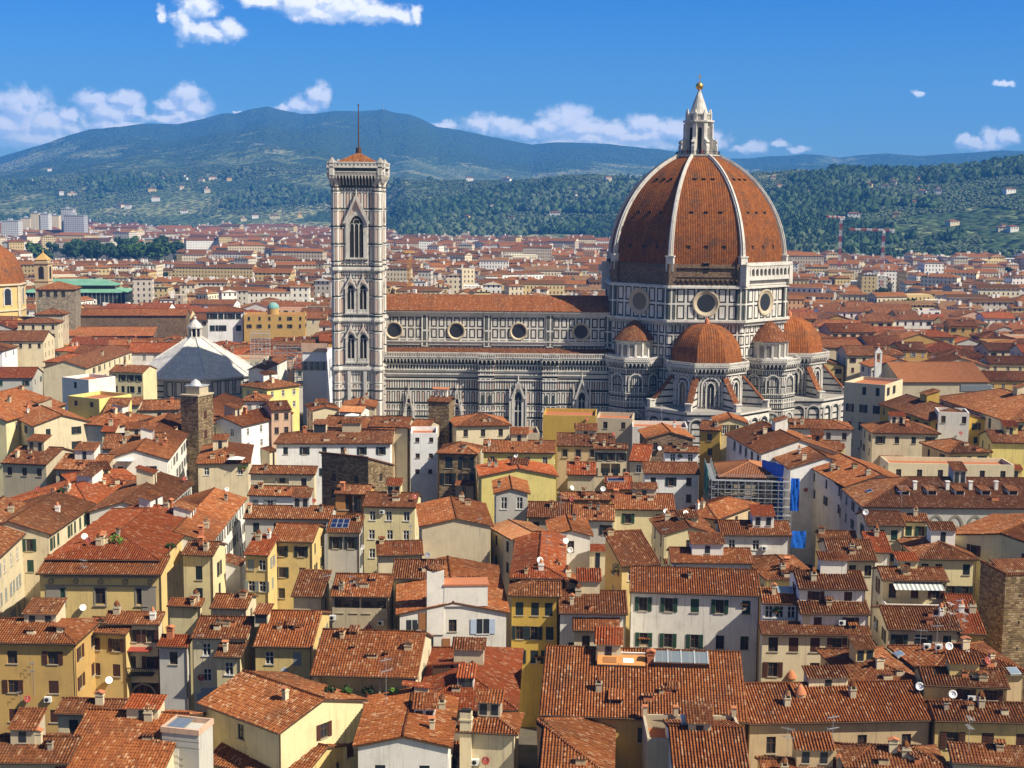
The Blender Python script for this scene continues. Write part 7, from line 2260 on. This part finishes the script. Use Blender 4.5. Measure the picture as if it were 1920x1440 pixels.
r_ = on_roof(638, 983)
if r_:
    for i in range(3):
        for j in range(2):
            b = MB(); x, y = (i - 1) * 1.0, (j - 0.5) * 1.45; b.box(x - 0.48, x + 0.48, y - 0.7, y + 0.7, 0.12, 0.22, 0); b.box(x - 0.44, x + 0.44, y - 0.66, y + 0.66, 0.22, 0.23, 1)
            attach(b, 'solar_panel', [M['zinc'], M['solar']], r_[0], r_[2])
# glass roof light and cut-out terrace on the large foreground roof
r_ = on_roof(1277, 1242)
if r_:
    b = MB(); b.box(-3.3, 3.3, -1.2, 1.3, -0.2, 0.75, 0)
    for i in range(4): b.box(-3.15 + i * 1.6, -1.65 + i * 1.6, -1.05, 1.15, 0.75, 0.80, 1)
    for i in range(5): b.box(-3.3 + i * 1.6, -3.15 + i * 1.6, -1.2, 1.3, 0.75, 0.86, 2)
    attach(b, 'glass_rooflight', [M['timber'], M['roof_glass'], M['zinc']], r_[0], r_[2])
r_ = on_roof(1165, 1240)
if r_:
    b = MB(); b.box(-2.9, 2.9, -1.1, 1.1, 0.1, 0.18, 0); b.box(-3.1, -2.9, -1.2, 1.2, -0.1, 0.9, 1); b.box(-2.9, 2.9, 1.1, 1.25, -0.1, 0.5, 2); b.box(-2.9, 2.9, -1.25, -1.1, -0.1, 0.3, 1)
    b.box(-2.2, -0.6, -0.6, 0.5, 0.18, 0.24, 3); b.box(0.2, 1.5, -0.5, 0.4, 0.18, 0.22, 2)
    attach(b, 'roof_terrace', [M['wall_orange'], M['timber'], M['wall_white'], M['wood']], r_[0], r_[2])
# dormers
def dormer(px, py, w, h, dp, fill, wallm='wall_cream', roofm='tile_brown', name='dormer'):
    r_ = on_roof(px, py)
    if not r_: return
    b = MB(); b.box(-w / 2, w / 2, 0, dp, -0.4, h, 0); b.box(-w / 2 + 0.15, w / 2 - 0.15, -0.05, 0, 0.15, h - 0.15, 1)
    b.slab([(-w / 2 - 0.2, -0.3, h), (w / 2 + 0.2, -0.3, h), (w / 2 + 0.2, dp + h * 1.2, h + 0.35), (-w / 2 - 0.2, dp + h * 1.2, h + 0.35)], 0.12, 2)
    return attach(b, name, [M[wallm], M[fill], M[roofm]], r_[1], r_[2])
dormer(873, 1290, 2.0, 1.4, 2.2, 'pane', 'wall_white', 'tile_red'); dormer(813, 1264, 1.4, 1.5, 2.2, 'shutter_grey', 'timber', 'tile_red'); dormer(803, 1304, 1.1, 1.2, 1.6, 'wall_beige', 'wall_beige', 'tile_red')
for px in (1697, 1748, 1800, 1849, 1900): dormer(px, 929, 1.7, 1.0, 2.0, 'opening', 'wall_white')
for px in (1687, 1738, 1790, 1838, 1890):
    r_ = on_roof(px, 921)
    if r_:
        b = MB(); b.box(-0.6, 0.6, -0.5, 0.5, -0.05, 0.3, 0); b.box(-0.5, 0.5, -0.4, 0.4, 0.3, 0.33, 1); attach(b, 'skylight', [M['zinc'], M['pane']], r_[0], r_[2])
for px in (1715, 1776, 1819, 1867):
    r_ = on_roof(px, 918)
    if r_: 
        b = MB(); b.box(-0.32, 0.32, -0.3, 0.3, -0.5, 1.5, 0); b.box(-0.42, 0.42, -0.4, 0.4, 1.5, 1.65, 0); attach(b, 'chimney', M['wall_white'], r_[1], r_[2])
for px, py, w, h in ((1208, 1185 + 24, 1.4, 1.0), (1013, 1241, 1.3, .8), (1155, 1320, 1.5, .7), (1498, 1304, 1.1, .6), (1262, 1300, 1.0, .6), (490, 1170, 1.8, 1.5), (120, 1185, 0.9, .8), (755, 1390, 1.0, .7), (600, 812, 3.0, 2.2), (663, 1190, .9, .5), (700, 1090, .8, .5), (1600, 1180, .9, .7), (1395, 1140, .7, .6), (545, 1180, .9, .7)):
    dormer(px, py, w, h, w * 0.9, 'opening' if h < 1.3 else 'pane', random.choice(('wall_tan', 'wall_cream', 'terracotta', 'wall_beige')), random.choice(('tile_orange', 'tile_brown')), 'vent_dormer')

# roof rooms, lean-tos and small annexes that crowd the old roofs
def shed(b, x0, x1, y0, y1, z0, z1, rise, win, side='y'):
    b.box(x0, x1, y0, y1, z0, z1, 0)
    b.add([(x0, y0, z1), (x1, y0, z1), (x1, y1, z1), (x0, y1, z1), (x1, y1, z1 + rise), (x0, y1, z1 + rise)], [(1, 2, 4), (3, 0, 5), (2, 3, 5, 4)], 0)
    if win:
        for k in range(win):
            c = x0 + (x1 - x0) * (k + .5) / win; b.box(c - .4, c + .4, y0 - .04, y0, z0 + (z1 - z0) * .42, z1 - .3, 1); b.box(c - .5, c + .5, y0 - .12, y0, z0 + (z1 - z0) * .42 - .1, z0 + (z1 - z0) * .42, 2)
def tiled(H, P0, w, run, rise, roof, parent):
    L = math.hypot(run, rise); up = np.array([0, run / L, rise / L])
    P, q, uv = plane_grid(np.array(P0, float), np.array([1., 0, 0]), up, w, L, 0, 0, 2)
    me = np_mesh('roof', P, q, M[roof], uv); return link('roof', me, parent)
rx = random.Random(77)
for hi in range(len(NEAR_TOWN)):
    H, w, d, z, zr, fp, lab = HOUSES[hi]
    kd = NEAR_TOWN[hi][6]; dist = fp[0].length
    if kd not in ('g', 'h', 'hl', 'hr', 'x') or dist > 420 or w < 7: continue
    wallm = NEAR_TOWN[hi][7]; roofm = rx.choice(('tile_orange', 'tile_brown', 'tile_brown', 'tile_red'))
    if rx.random() < (0.62 if w > 9 else 0.35) and d > 5.5:
        ww = rx.uniform(2.2, min(5.0, w * .4)); dd = rx.uniform(2.0, 3.6); u = rx.uniform(w * .22, max(w * .23, w * .78 - ww))
        y0 = d / 2 - dd * rx.uniform(0.1, 0.7); hh = rx.uniform(1.3, 2.6)
        zb_ = zr + (0 if kd != 'x' else -1.5)
        b = MB(); shed(b, u, u + ww, y0, y0 + dd, z, zb_ + hh - .6, .28 * dd, rx.choice((0, 1, 1, 2))); b.build('roof_room', [M['wall_' + rx.choice((wallm, wallm, 'cream', 'white', 'beige'))], M['pane'], M['stone_trim']], H)
        rm = H.children[-1] if False else None
        tiled(H, (u - .3, y0 - .35, zb_ + hh - .6 - .1), ww + .6, dd + .55, .28 * (dd + .55), roofm, H)
    if rx.random() < 0.5 and not lab.startswith(('tall mustard', 'plain ochre', 'largest', 'beige house', 'big blank', 'broad orange', 'yellow palace', 'long white', 'long tan', 'large white', 'cream house of brown', 'long grey', 'yellow house with wide', 'long cream', 'pale yellow house with two', 'cream house with a brown', 'long red')):
        ww = rx.uniform(2.6, min(6.0, w * .5)); dd = rx.uniform(1.6, 3.0); u = rx.uniform(0.3, max(.4, w - ww - .3)); zz_ = z - rx.uniform(4.0, 7.5)
        b = MB(); shed(b, u, u + ww, .5 - dd, .6, 0, zz_, .3 * dd, rx.choice((1, 1, 2))); b.build('annex', [M['wall_' + rx.choice((wallm, 'cream', 'yellow', 'beige', 'tan'))], M['pane'], M['stone_trim']], H)
        tiled(H, (u - .25, .5 - dd - .35, zz_ - .1), ww + .5, dd + .4, .3 * (dd + .4), roofm, H)
    if kd in ('g', 'h', 'hl', 'hr') and rx.random() < 0.75 and dist < 330:
        # stretch of newer or older tiles patched into the front slope
        for _ in range(rx.choice((1, 2, 3))):
            run = min(w, d) / 2 if kd == 'h' else d / 2
            t0 = rx.uniform(.1, .6); dw = rx.uniform(.5, 1.4); u = rx.uniform(w * .3, w * .68)
            b = MB(); s_ = .31
            b.box(u, u + dw, run * t0, run * t0 + rx.uniform(.3, .6), z + s_ * run * t0 - .3, z + s_ * run * t0 + rx.uniform(.35, .8), 0); b.box(u - .1, u + dw + .1, run * t0 - .1, run * t0 + .7, z + s_ * run * t0 + .8, z + s_ * run * t0 + .9, 1)
            b.build('vent_box', [M[rx.choice(('wall_tan', 'wall_beige', 'wall_cream', 'terracotta'))], M['tile_brown']], roof_of(H))
# turret, parapet, blue shutters and doors of the big white gable house
H, w, d, z, zr, fp, _l = rec('large white gabled house with a small turret and blue shutters')
b = MB(); b.box(w * .27, w * .42, 0.1, 2.6, z - 3, zr + 4.4, 0); b.lathe([(1.35, 0), (1.5, .25), (0.9, .5), (0.05, .8)], 14, c=(w * .345, 1.35), mat=1); 
for i in range(len(b.v) - 56, len(b.v)): b.v[i] = (b.v[i][0], b.v[i][1], b.v[i][2] + zr + 4.4)
b.build('turret', [M['wall_white'], M['tile_brown']], H)
b = MB(); b.box(w * .42, w * .80, 0.05, 3.4, z + 1.0, zr + 2.3, 0); b.box(w * .42 - .1, w * .80 + .15, -0.08, 3.5, zr + 2.3, zr + 2.55, 1); b.build('roof_parapet', [M['wall_white'], M['terracotta']], H)
def front_window(label, fx, top, style, ww_, wh_, state_rnd=0.1):
    H, w, d, z, zr, fp, _l = rec(label)
    b = MB(); b.box(-ww_ / 2 - .12, ww_ / 2 + .12, -0.1, 0.05, -0.12, 0, 0); b.box(-ww_ / 2, ww_ / 2, -0.03, 0.03, 0, wh_, 1); b.box(-0.04, 0.04, -0.06, -0.03, 0, wh_, 0)
    y0 = 0.28 if True else 0
    o = b.build('window', [M['white_frame'], M['pane']], H, (w * fx, y0, top - wh_))
    if style:
        for sx in (-1, 1):
            s = MB(); s.box(sx * ww_ * 0.52 if sx > 0 else -ww_ * 1.0, ww_ * 1.0 if sx > 0 else -ww_ * .52, -0.1, -0.04, 0, wh_); s.build('shutter', M[style], o)
LW = 'large white gabled house with a small turret and blue shutters'
front_window(LW, .76, z - 0.9, 'shutter_blue', 1.7, 2.1)
for fx, top, ww_, wh_ in ((.14, z - 0.9, 1.5, 1.6), (.30, z - 3.4, .9, 1.3), (.345, zr + 3.2, .45, .9), (.30, zr - 2.2, .45, .9), (.20, zr - 3.0, .4, .9)):
    front_window(LW, fx, top, None, ww_, wh_)
for fx, top in ((.235, z + .1), (.44, z - 3.6)):
    b = MB(); b.box(-.55, .55, -.08, .05, 0, 2.4); b.build('door', M['wood'], H, (w * fx, .28, top - 2.4))
b = MB()
for i in range(7): b.box(.30 * w - i * .45, .30 * w - i * .45 + .5, -1.0, .2, z - 9, z - 6.2 + i * .32)
b.build('outside_stair', M['wall_white'], H)

# palace cornice and quoins
H, w, d, z, zr, fp, _l = rec('yellow palace with three stone framed windows and deep cornice')
b = MB(); b.box(0.9, w - 0.9, 0.75, 1.1, z - 0.75, z - 0.25); b.box(0.95, w - .95, 0.95, 1.1, z - 2.1, z - 1.9)
for i in range(34): b.box(1.1 + i * (w - 2.4) / 33, 1.3 + i * (w - 2.4) / 33, 0.45, 0.95, z - 0.5, z - 0.1)
for x in (1.1, w - 3.2): b.box(x, x + 2.1, 1.0, 1.12, 0, z - 2.1)
b.build('cornice', M['pietra'], H)
for i in range(5):
    b = MB(); b.lathe([(0.42, 0), (0.42, .15), (0.28, .2)], 14); b.xf(Matrix.Translation((1.9 + i * (w - 3.8) / 4, 1.1, z - 1.35)) @ Matrix.Rotation(R(90), 4, 'X')); b.build('stone_roundel', M['pietra'], H)

# penthouse balcony and awning
H, w, d, z, zr, fp, _l = rec('pale yellow penthouse with striped awning and long white balcony')
b = MB(); b.box(0.2, w - .1, -1.9, 0.5, z - 4.0, z - 3.7); b.box(0.2, w - .1, -1.95, -1.8, z - 5.6, z - 2.9); b.box(0.2, .35, -1.8, .5, z - 5.6, z - 2.9); b.build('balcony', M['wall_white'], H)
b = MB()
for i in range(22):
    x = 1.6 + i * (w - 2.6) / 22; b.slab([(x, -1.5, z - .95), (x + (w - 2.6) / 22, -1.5, z - .95), (x + (w - 2.6) / 22, .5, z - .35), (x, .5, z - .35)], .04, i % 2)
b.build('awning', [M['awning_cloth'], M['shutter_grey']], H)
# balcony of the cream house
H, w, d, z, zr, fp, _l = rec('cream house with a brown balcony and arched ground opening')
b = MB(); b.box(w * .45, w * .88, -.75, .55, z - 6.9, z - 6.75, 0)
for i in range(15): b.box(w * .45 + i * w * .43 / 14 - .03, w * .45 + i * w * .43 / 14 + .03, -.75, -.69, z - 6.75, z - 5.8, 0)
b.box(w * .45, w * .88, -.78, -.68, z - 5.85, z - 5.75, 0); b.build('balcony', M['iron'], H)
b = MB(); b.slab([(w * .32, -.5, z - 3.55), (w * .85, -.5, z - 3.55), (w * .85, .6, z - 3.25), (w * .32, .6, z - 3.25)], .05); b.build('awning', M['dish_red'], H)
b = MB(); b.arch(w * .68, z - 12.5, 3.0, 4.0, .5, .6, 1, 12); b.arch(w * .68, z - 12.5, 3.4, 4.2, .42, .6, 0, 12, frame=.22); b.build('arched_opening', [M['pietra'], M['opening']], H)
# arched hall
H, w, d, z, zr, fp, _l = rec('long grey hall with pointed arches and a row of roof dormers')
nA = int(w / 3.9)
for i in range(nA):
    x = 3.0 + i * (w - 4) / nA
    b = MB(); b.arch(x, z - 8.5, 3.0, 7.2, .44, .6, 0, 14, pointed=True, frame=.5); o = b.build('pointed_arch', M['pietra'], H)
    b = MB(); b.arch(x, z - 8.5, 2.1, 5.2, .5, .58, 0, 10); b.build('arch_infill', M['wall_dusty'], o)
# church-like hall's arched side windows are stone framed already; bell roof of slate beside it
p = at_z(1447, 808, 21.0); H = empty('roof_lantern', (p.x, p.y, 0)); tag(H, 'little green pyramid roof lantern behind the church-like hall', 'lantern')
b = MB(); b.lathe([(2.6, 21.2), (0.15, 24.0), (.05, 24.6)], 8, phase=R(22), smooth=False); b.build('roof', M['copper_green'], H)
b = MB(); b.lathe([(2.3, 0), (2.3, 21.2)], 8, phase=R(22), smooth=False); b.build('wall', M['wall_beige'], H)
# white rooftop stair box, lower left
p = at_z(303, 1362, 18.6); q = at_z(368, 1372, 18.6); H = empty('rooftop_stair_box', (p.x, p.y, 0), math.atan2(q.y - p.y, q.x - p.x) + R(6)); tag(H, 'white rooftop box with an open glass top and steel ladder', 'stair box')
w = (q - p).length
b = MB(); b.box(0, w, 0, 3.4, 10, 18.0, 0); b.box(-.1, w + .1, -.1, .15, 18.0, 18.6, 1); b.box(w - .15, w + .1, .15, 3.5, 18.0, 18.6, 1); b.box(-.1, .15, .15, 3.5, 18.0, 18.6, 1); b.box(.15, w - .15, 3.3, 3.5, 18.0, 18.6, 1); b.build('wall', [M['wall_grey'], M['wall_pink']], H)
b = MB(); b.box(.15, w * .5, .3, 3.2, 18.35, 18.45); b.build('glass_top', M['roof_glass'], H)
b = MB(); b.box(.2 * w, .45 * w, -.06, 0, 13.4, 16.2); b.build('door', M['white_frame'], H)
b = MB()
for i in range(16): b.tube((-.5, -.3, 12 + i * .35), (-.05, -.3, 12 + i * .35), .025, 4)
for x in (-.5, -.05): b.tube((x, -.3, 11.5), (x, -.3, 18.4), .03, 4)
b.tube((-.6, -.5, 17.4), (w + .3, -.5, 17.4), .03, 4); b.tube((-.6, -.5, 16.7), (w + .3, -.5, 16.7), .03, 4); b.build('ladder', M['iron'], H)
# walls, stair and chimney of the roof terrace
H, w, d, z, zr, fp, _l = rec('pale walled roof terrace with brick-red floor')
b = MB()
for x in (0.0, w * .33, w * .66, w - .5): b.box(x, x + .5, d - .6, d - .05, z, z + 1.0, 0); b.box(x - .08, x + .58, d - .68, d, z + 1.0, z + 1.15, 1)
b.build('terrace_wall', [M['wall_beige'], M['terracotta']], H)
b = MB(); b.box(w * .34, w * .34 + .75, -.8, -.05, z - 3, z + 2.6, 0); b.box(w * .34 - .1, w * .34 + .85, -.9, .05, z + 2.6, z + 2.8, 0); b.build('chimney', M['wall_bright'], H)
# tall chimney of the beige house by the alley
H, w, d, z, zr, fp, _l = rec('beige house with a tall plastered chimney beside the narrow alley')
b = MB(); b.box(.6, 1.9, .05, .9, 4, z + 2.2, 0); b.box(.5, 2.0, -.05, 1.0, z + 1.3, z + 1.5, 0); b.box(.7, 1.8, .1, .85, z + 2.2, z + 2.5, 1); b.build('chimney', [M['wall_cream'], M['opening']], H)
# terracotta cowls on the long tan house
for px, py in ((1483, 1275), (1500, 1305)):
    r_ = on_roof(px, py)
    if r_:
        b = MB(); b.box(-.55, .55, -.5, .5, -.5, .35, 1); b.lathe([(.75, .35), (.7, .55), (.35, 1.15), (.3, 1.2), (.02, 1.45)], 14); attach(b, 'clay_cowl', [M['terracotta'], M['wall_tan']], r_[1], r_[2])
# white parasol and white sheet on roofs
for px, py, lab in ((443, 868, 'square white parasol on the roof terrace right of the brown tower'), (237, 871, 'flat white awning panel on the bright red roof'), (660, 785, 'small white parasol on the terrace below the bell tower')):
    h_ = hit(px, py + 8)
    if not h_: continue
    t = empty('parasol', h_[0]); tag(t, lab, 'parasol')
    b = MB(); b.prism([(-1.7, -1.5), (1.7, -1.5), (1.7, 1.5), (-1.7, 1.5)], 1.9, 2.4, 0, poly1=[(-.1, -.1), (.1, -.1), (.1, .1), (-.1, .1)]); b.build('canopy', M['awning_cloth'], t)
    b = MB(); b.tube((0, 0, -.3), (0, 0, 2.0), .05, 6); b.build('pole', M['metal_grey'], t)

# ------------------------------------------------------------------ dishes, air conditioners, aerials
def make_dish(mat, rad):
    b = MB(); n = 16; prof = [(rad * k / 5, 0.22 * rad * (k / 5) ** 2) for k in range(6)]
    b.lathe([(max(r, .002), z) for r, z in prof] + [(rad * .98, .22 * rad - .02), (.002, -.03)], n)
    bowl = b.mesh('bowl', M[mat])
    b = MB(); b.tube((0, 0, -.05), (0, -.12, -.2), .035, 6); b.tube((0, rad * .9, .15), (0, rad * .2, rad * .95), .02, 5); b.box(-.05, .05, rad * .12, rad * .28, rad * .9, rad * 1.02); arm = b.mesh('feed_arm', M['metal_grey'])
    b = MB(); b.tube((0, 0, -1.1), (0, 0, .1), .035, 6); pole = b.mesh('pole', M['metal_grey'])
    return bowl, arm, pole
DM = {'w': make_dish('dish_white', .5), 'r': make_dish('dish_red', .46), 'g': make_dish('dish_grey', .45)}
DN = {'w': 'white', 'r': 'rust red', 'g': 'grey'}
DISHES = [(157, 1133, 'w', 'high on a pole before the yellow palace'), (206, 1269, 'w', 'on the wall of the cream balcony house'), (534, 1251, 'g', 'below the cut-out roof terrace'), (798, 1320, 'w', 'at the corner of the hipped red dormer roof'), (54, 1304, 'r', 'under the plain ochre house'), (278, 1311, 'r', 'left of the white rooftop box'), (378, 1264, 'r', 'in front of the brown ridged house with the small yard'), (692, 1171, 'r', 'behind the wide orange terrace roof'), (679, 1020, 'w', 'over the small roof garden'), (802, 1043, 'g', 'beside a brick chimney behind the turret'), (1012, 1053, 'w', 'lowest on the dark red hipped roof'), (1069, 1025, 'w', 'rightmost on the dark red hipped roof'), (1060, 1016, 'w', 'upper one on the dark red hipped roof'), (1072, 908, 'w', 'big one left of the brown roofs below the lemon house'), (1071, 929, 'r', 'just below the big white dish'), (1130, 917, 'w', 'on the red roof with the solar sheet'), (1248, 960, 'w', 'left of three on the parapet before the scaffolding'), (1285, 963, 'w', 'middle of three on the parapet before the scaffolding'), (1300, 962, 'w', 'right of three on the parapet before the scaffolding'), (1236, 834, 'w', 'above the cut-in roof terrace'), (1431, 1085, 'w', 'right end of the long white shuttered house'), (1723, 1292, 'w', 'left wall of the little yellow attic house'), (1785, 1307, 'w', 'front of the little yellow attic house'), (1814, 1232, 'w', 'on the rosy hipped roof'), (1850, 1243, 'r', 'on the rosy hipped roof by the stone tower'), (1778, 1216, 'w', 'among the crowded aerials'), (1641, 1166, 'w', 'in the gap right of the stepped roofs'), (1622, 962, 'w', 'on the cream tower-like house'), (1822, 994, 'w', 'above the deep brown eaves'), (166, 1015, 'r', 'on the long red roofed palace block'), (159, 1008, 'w', 'beside the rust red dish on the palace block'), (370, 882, 'w', 'on the street roof below the brown tower'), (346, 897, 'r', 'left of two on the street roof below the brown tower'), (368, 899, 'r', 'right of two on the street roof below the brown tower'), (426, 911, 'w', 'left of the cream ribbon-window house'), (71, 916, 'r', 'on the sprawling bright red roof'), (589, 932, 'r', 'beside the white terrace house'), (967, 848, 'w', 'on the lemon yellow house'), (777, 932, 'r', 'at the right end of the pale yellow house roof'), (911, 1420, 'r', 'on the beige house at the bottom'), (1150, 812, 'r', 'on the ochre brown house before the nave'), (1100, 779, 'r', 'on top of the mustard wall'), (1285, 775, 'r', 'on the terrace before the chapel ring'), (1510, 912, 'r', 'on the white wall by the blue sheeting'), (1800, 805, 'r', 'on the white rooftop block')]
for px, py, c, where in DISHES:
    h_ = hit(px, py + 9)
    if not h_: continue
    p, n, hi = h_
    t = empty('satellite_dish', p + Vector((0, -.1, .95)) if n.z > .3 else p + Vector((0, -.45, .35)), R(random.uniform(-25, 40)))
    tag(t, '%s satellite dish %s' % (DN[c], where), 'satellite dish', 'satellite dishes on the roofs')
    o = link('bowl', DM[c][0], t); o.rotation_euler = (R(62), 0, 0)
    o2 = link('feed_arm', DM[c][1], t); o2.rotation_euler = (R(62), 0, 0)
    link('pole', DM[c][2], t)
b = MB(); b.box(-.45, .45, -.18, .18, -.35, .35, 0); acb = b.mesh('casing', M['ac_white'])
b = MB(); b.lathe([(.26, .0), (.26, .03), (.02, .03)], 14); b.xf(Matrix.Translation((-.1, -.18, 0)) @ Matrix.Rotation(R(90), 4, 'X')); acf = b.mesh('fan_grille', M['iron'])
ACS = [(891, 1427, 'at the foot of the tall plastered chimney'), (714, 1167, 'on the parapet left of the big white gable'), (624, 1157, 'near the glass yard roof'), (1254, 1062, 'left of the pair behind the long white house'), (1266, 1062, 'right of the pair behind the long white house'), (1578, 1166, 'on the middle stepped wall'), (1738, 1218, 'left of two among the aerials'), (1760, 1219, 'right of two among the aerials'), (1820, 1308, 'on the little yellow attic house'), (1433, 1027, 'on the white house before the scaffolding'), (1610, 840, 'large one right of the orange walled house'), (91, 1310, 'under the plain ochre house'), (1293, 998, 'on the pale gable house with dishes'), (717, 959, 'above the pale yellow house windows')]
for px, py, where in ACS:
    h_ = hit(px, py)
    if not h_: continue
    p, n, hi = h_
    t = empty('air_conditioner', p + (Vector((0, 0, .42)) if n.z > .3 else Vector((0, -.25, 0)))); tag(t, 'white air conditioner box %s' % where, 'air conditioner', 'air conditioners on roofs and walls')
    link('casing', acb, t); link('fan_grille', acf, t)
def make_aerial(h, kind):
    b = MB(); b.tube((0, 0, -.5), (0, 0, h), .03, 5); mast = b.mesh('mast', M['metal_grey'])
    b = MB()
    for zz in ((h * .95,) if kind == 0 else (h * .95, h * .72)):
        b.tube((-.7, 0, zz), (.8, 0, zz), .022, 4)
        for i in range(8): b.tube((-.65 + i * .19, -.38 + i * .02, zz), (-.65 + i * .19, .38 - i * .02, zz + .02), .014, 4)
        b.tube((-.75, 0, zz - .25), (-.75, 0, zz + .25), .02, 4)
    return mast, b.mesh('antenna_bars', M['metal_grey'])
AM = [make_aerial(2.6, 0), make_aerial(4.2, 1), make_aerial(5.6, 1)]
AER = [(157, 1100, 1, 'before the yellow palace wall'), (109, 1115, 0, 'at the left end of the yellow palace'), (64, 1298, 1, 'before the plain ochre house'), (380, 1245, 1, 'in the small yard below the brown ridged house'), (724, 1322, 2, 'in front of the shaded plant terrace'), (658, 1131, 1, 'below the strip of dark openings'), (615, 1128, 1, 'left of the strip of dark openings'), (1779, 1203, 2, 'leftmost of the crowd on the brown hipped roof'), (1797, 1197, 2, 'tallest of the crowd on the brown hipped roof'), (1806, 1203, 1, 'rightmost of the crowd on the brown hipped roof'), (1724, 1240, 1, 'at the corner of the brown hipped roof'), (1559, 1432, 2, 'before the row of four dark windows'), (1475, 1432, 1, 'at the bottom edge under the tan house'), (1815, 1414, 1, 'in the lower right corner'), (1024, 1054, 1, 'on the dark red hipped roof, left'), (1055, 1050, 1, 'on the dark red hipped roof, right'), (1247, 1036, 1, 'behind the long white shuttered house'), (1050, 975, 1, 'on the brown ridged roof by the alley'), (770, 1032, 1, 'before the blank beige gable'), (1755, 1232, 2, 'among the dishes on the rosy roof'), (1690, 952, 1, 'before the arched hall'), (1240, 790, 1, 'on the terrace before the chapel ring'), (40, 1330, 0, 'on the brown roof in the lower left corner'), (432, 905, 0, 'on the street roof by the white dish'), (1400, 962, 1, 'at the foot of the scaffolding'), (900, 1000, 0, 'on the blank beige gable')]
for i, (px, py, k, where) in enumerate(AER):
    h_ = hit(px, py)
    if not h_: continue
    t = empty('television_aerial', h_[0], R(random.uniform(0, 180))); tag(t, '%s television aerial %s' % (('short', 'tall', 'very tall')[k], where), 'aerial', 'television aerials on the roofs')
    link('mast', AM[k][0], t); link('antenna_bars', AM[k][1], t)
# roof plants
def plant(px, py, s, mat, lab, n=90):
    h_ = hit(px, py)
    if not h_: return
    r = random.Random(px); v, f = leaf_cloud(r, [((0, 0, s * .9), (s * .8, s * .8, s * .6)), ((s * .5, 0, s * .6), (s * .5,) * 3), ((-s * .5, .1, s * .6), (s * .5,) * 3)], n, .17)
    t = empty('potted_plant', h_[0]); tag(t, lab, 'plant')
    me = bpy.data.meshes.new('leaves'); me.from_pydata(v, [], f); me.materials.append(M[mat]); link('leaves', me, t)
    b = MB(); b.lathe([(.22, 0), (.3, .45), (.26, .45)], 10); b.build('pot', M['terracotta'], t)
for px, py, s, m, lab in ((218, 1020, 1.1, 'leaf_bright', 'bushy green plants on the palace roof terrace'), (1160, 1080, 1.5, 'leaf_mid', 'big bush on the little roof left of the long white house'), (618, 1301, .7, 'leaf_dark', 'trailing plant at the left of the shaded terrace'), (650, 1302, .7, 'leaf_mid', 'second trailing plant on the shaded terrace parapet'), (690, 1303, .8, 'leaf_dark', 'thick plant in the middle of the shaded terrace'), (738, 1302, .6, 'leaf_bright', 'bright green plant at the right of the shaded terrace'), (455, 882, 1.0, 'leaf_bright', 'light green climber on the terrace right of the brown tower'), (1530, 778, 1.2, 'leaf_mid', 'green bush on the grey house below the right apse'), (1455, 1150, .6, 'leaf_mid', 'green plant in the small terrace by the stepped roofs'), (1915, 805, 1.8, 'leaf_mid', 'large bush at the right edge near the palace'), (320, 1030, .8, 'leaf_dark', 'dark plant between the palace and the pale house end'), (1275, 858, .5, 'leaf_dark', 'plants along the cut-in roof terrace'), (115, 925, .7, 'leaf_dark', 'small plants under the bright red roof at left'), (1270, 780, .6, 'leaf_mid', 'flower pots on the low white terrace house')):
    plant(px, py, s, m, lab)

# visitors on the lantern platform
def person_mesh(r):
    b = MB(); b.lathe([(.10, 0), (.13, .35), (.17, .8), (.19, 1.0), (.15, 1.15), (.2, 1.38), (.09, 1.48), (.06, 1.53), (.10, 1.6), (.105, 1.68), (.07, 1.75), (.01, 1.77)], 10)
    return b.mesh('body', M[r])
PM = [person_mesh(m) for m in ('cloth_blue', 'cloth_red', 'rope_cloth')]
b = MB(); b.lathe([(.11, 1.62), (.115, 1.7), (.07, 1.78), (.01, 1.8)], 8); hairm = b.mesh('hair', M['hair'])
for i, a in enumerate((-62, -40, -18, -6, 4, 22, 48, 66)):
    p = Vector((DC[0] + 6.15 * math.sin(R(a)), DC[1] - 6.15 * math.cos(R(a)), 90.8))
    t = empty('person', p); tag(t, 'visitor in %s clothes, %s from left on the dome lantern platform' % (('dark blue', 'red', 'pale')[i % 3], ORD[i]), 'person', 'visitors on the dome')
    link('body', PM[i % 3], t); link('hair', hairm, t)
# ------------------------------------------------------------------ haze: one box of thin blue air round the whole place
HX, HY0, HY1, HZ = 8800.0, -380.0, 12600.0, 1000.0
hb = MB(); hb.box(-HX, HX, HY0, HY1, -1.0, HZ)
hm = bpy.data.materials.new('haze_air')
hm.use_nodes = True
ht = hm.node_tree; ht.nodes.clear()
pv = ht.nodes.new('ShaderNodeVolumePrincipled')
pv.inputs['Color'].default_value = (0.085, 0.37, 1.0, 1.0)
pv.inputs['Density'].default_value = HAZE_DENSITY = 8.8e-5
pv.inputs['Anisotropy'].default_value = 0.0
hout = ht.nodes.new('ShaderNodeOutputMaterial')
ht.links.new(pv.outputs[0], hout.inputs['Volume'])
tag(hb.build('haze', hm), kind='stuff')
